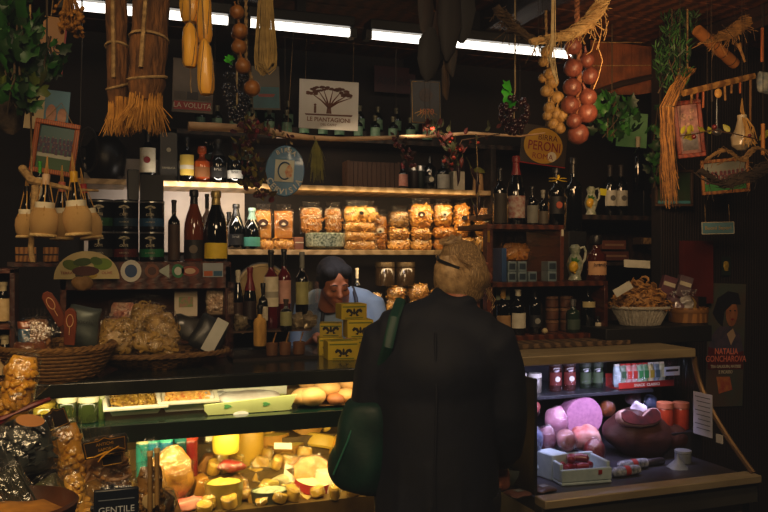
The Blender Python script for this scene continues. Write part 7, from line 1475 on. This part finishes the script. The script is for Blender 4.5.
for s in (-1,1): b.tube([(s*.085,.085,.92),(s*.09,.07,.7),(s*.09,.06,.5),(s*.09,.08,.28),(s*.09,.09,.1)], [.105,.095,.078,.074,.07], 14)
b.out('trousers', mat('#1c1c24'), asn, remesh=.013, sm=3)
for s in (-1,1): B().tube([(s*.09,.14,.045),(s*.09,.09,.055),(s*.09,.02,.045),(s*.095,-.06,.032),(s*.097,-.1,.026)], [.04,.05,.046,.042,.024], 14, flat=.8).out('shoe', BLACK, asn)
HD = mat('#140c08','#080504',60,.75,bump=.5,st=(5,5,.6),vary=0)
b = B(); b.M = AM.copy(); b.ball((0,.03,.034),(.084,.096,.088),u=24,w=16); b.ball((0,.10,.03),(.045,.045,.045),u=18,w=12); b.ball((.04,-.025,.07),(.042,.05,.038),(0,.3,0),16,10); b.ball((-.04,-.025,.07),(.042,.05,.038),(0,-.3,0),16,10)
b.ball((.07,.0,.02),(.02,.045,.05),u=14,w=10); b.ball((-.07,.0,.02),(.02,.045,.05),u=14,w=10)
b.jit(.004,26,4); b.out('hair', HD, asn, remesh=.007, sm=2)
b = B(); b.M = AM.copy()
for s in (-1,1): b.tube([(s*.012,-.088,.024),(s*.028,-.091,.030),(s*.046,-.078,.022)], [.002,.0032,.0016], 6)
b.out('eyebrow', HD, asn)
b = B(); b.M = AM.copy()
for s in (-1,1): b.tube([(s*.016,-.0865,-.001),(s*.029,-.0885,-.005),(s*.043,-.0825,-.001)], [.0014,.0022,.0014], 6)
b.out('eyelashes', INK, asn)
b = B(); b.M = AM.copy(); b.tube([(-.020,-.092,-.064),(-.008,-.0975,-.0625),(0,-.098,-.064),(.008,-.0975,-.0625),(.020,-.092,-.064)], [.0015,.004,.0035,.004,.0015], 8, flat=.8); b.out('lips', mat('#8a3c34','#7a3028',9,.4), asn)
# ================================================================ LIGHT
def area(name, loc, rot, sx, sy, e, c, sp=1.6):
    l = bpy.data.lights.new(name, 'AREA'); l.shape = 'RECTANGLE'; l.size = sx; l.size_y = sy; l.energy = e; l.color = c; l.spread = sp if sp else pi
    o = bpy.data.objects.new(name, l); col.objects.link(o); o.location = loc; o.rotation_euler = rot; return o
def pt(name, loc, e, c, r=.05):
    l = bpy.data.lights.new(name, 'POINT'); l.energy = e; l.color = c; l.shadow_soft_size = r
    o = bpy.data.objects.new(name, l); col.objects.link(o); o.location = loc; return o
WARM = (1,.68,.34)
def aim(o, tgt):
    d = Vector(tgt)-o.location; o.rotation_euler = d.to_track_quat('-Z','Y').to_euler(); return o
aim(area('shop_lamp_front', (.2,.5,2.6), (0,0,0), .9, .4, 14, (1,.70,.40), 2.6), (1.2,3.6,1.6))
aim(area('shop_lamp_left', (-.7,1.6,2.6), (0,0,0), .3, .3, 3.5, (1,.66,.32), 2.4), (-.05,2.6,1.6))
aim(area('shop_lamp_right', (2.0,1.6,2.6), (0,0,0), .4, .3, 5, (1,.66,.34), 2.4), (2.4,3.1,1.7))
# strips below the wall shelves, then added fill lights
xm = (X(228,4)+X(480,4))/2
aim(area('shelf_strip_upper', (xm,3.93,Z1-.045), (0,0,0), 1.3, .03, 3.4, (1,.70,.34), 2.8), (xm,4.16,Z2+.02))
aim(area('shelf_strip_top', (xm-.2,3.9,2.22), (0,0,0), 1.7, .03, 1.6, (1,.76,.5), 2.8), (xm,4.15,1.97))
aim(area('shelf_strip_low', (X(400,4),3.95,Z2-.05), (0,0,0), .6, .03, .9, WARM, 2.8), (X(400,4),4.15,Z3))
aim(area('pale_panel_fill', (X(205,3.95),3.9,Z1-.05), (0,0,0), .5, .03, 1.6, (1,.86,.72), 2.8), (X(205,4.3),4.33,1.8))  # added fill that brightens the pale wall panel
aim(area('upper_right_fill', (1.8,2.3,2.15), (0,0,0), .3, .3, 2.4, (1,.55,.24), 1.5), (2.6,3.5,2.5))  # added fill aimed at the reed mat, not a shop fitting
aim(area('assistant_fill', (X(350,3.3),3.3,1.9), (0,0,0), .15, .1, .7, (.95,.9,1), 1.8), (X(338,3.6),3.62,1.42))  # small added fill to brighten the assistant's face and shirt
aim(area('foreground_fill', (-.25,.9,1.95), (0,0,0), .3, .3, 1.9, (1,.68,.32), 1.6), (.0,2.1,1.05))  # added dim warm fill for the bags at lower left
# left case
area('case_tube_upper', ((XL+XM)/2,2.83,1.143), (rad(38),0,0), 1.7, .03, 3.2, (1,.84,.5), 2.8)
area('case_tube_lower', ((XL+XM)/2,2.825,.985), (rad(42),0,0), 1.7, .03, 8, (1,.77,.30), 2.8)
# right case
aim(area('meat_case_tube', ((XM+XR)/2,2.86,1.15), (0,0,0), .85, .04, 1.3, (.72,.70,1), 2.8), ((XM+XR)/2,3.2,.9))
aim(area('meat_case_lower', ((XM+XR)/2-.05,2.74,1.10), (0,0,0), .8, .04, 2.6, (.66,.60,1), 2.4), ((XM+XR)/2-.08,2.95,.80))
w = bpy.data.worlds.new('world'); sc.world = w; w.use_nodes = True; w.node_tree.nodes['Background'].inputs[0].default_value = (.02,.018,.016,1)
sc.view_settings.view_transform = 'Filmic' if False else 'Standard'
sc.view_settings.exposure = 0; sc.view_settings.use_curve_mapping = True; sc.view_settings.curve_mapping.black_level = (-.0045,-.0042,-.004); sc.view_settings.curve_mapping.update(); sc.cycles.use_denoising = True; sc.cycles.max_bounces = 8; sc.cycles.transparent_max_bounces = 24
sc.cycles.sample_clamp_indirect = 3; sc.cycles.caustics_reflective = False; sc.cycles.caustics_refractive = False
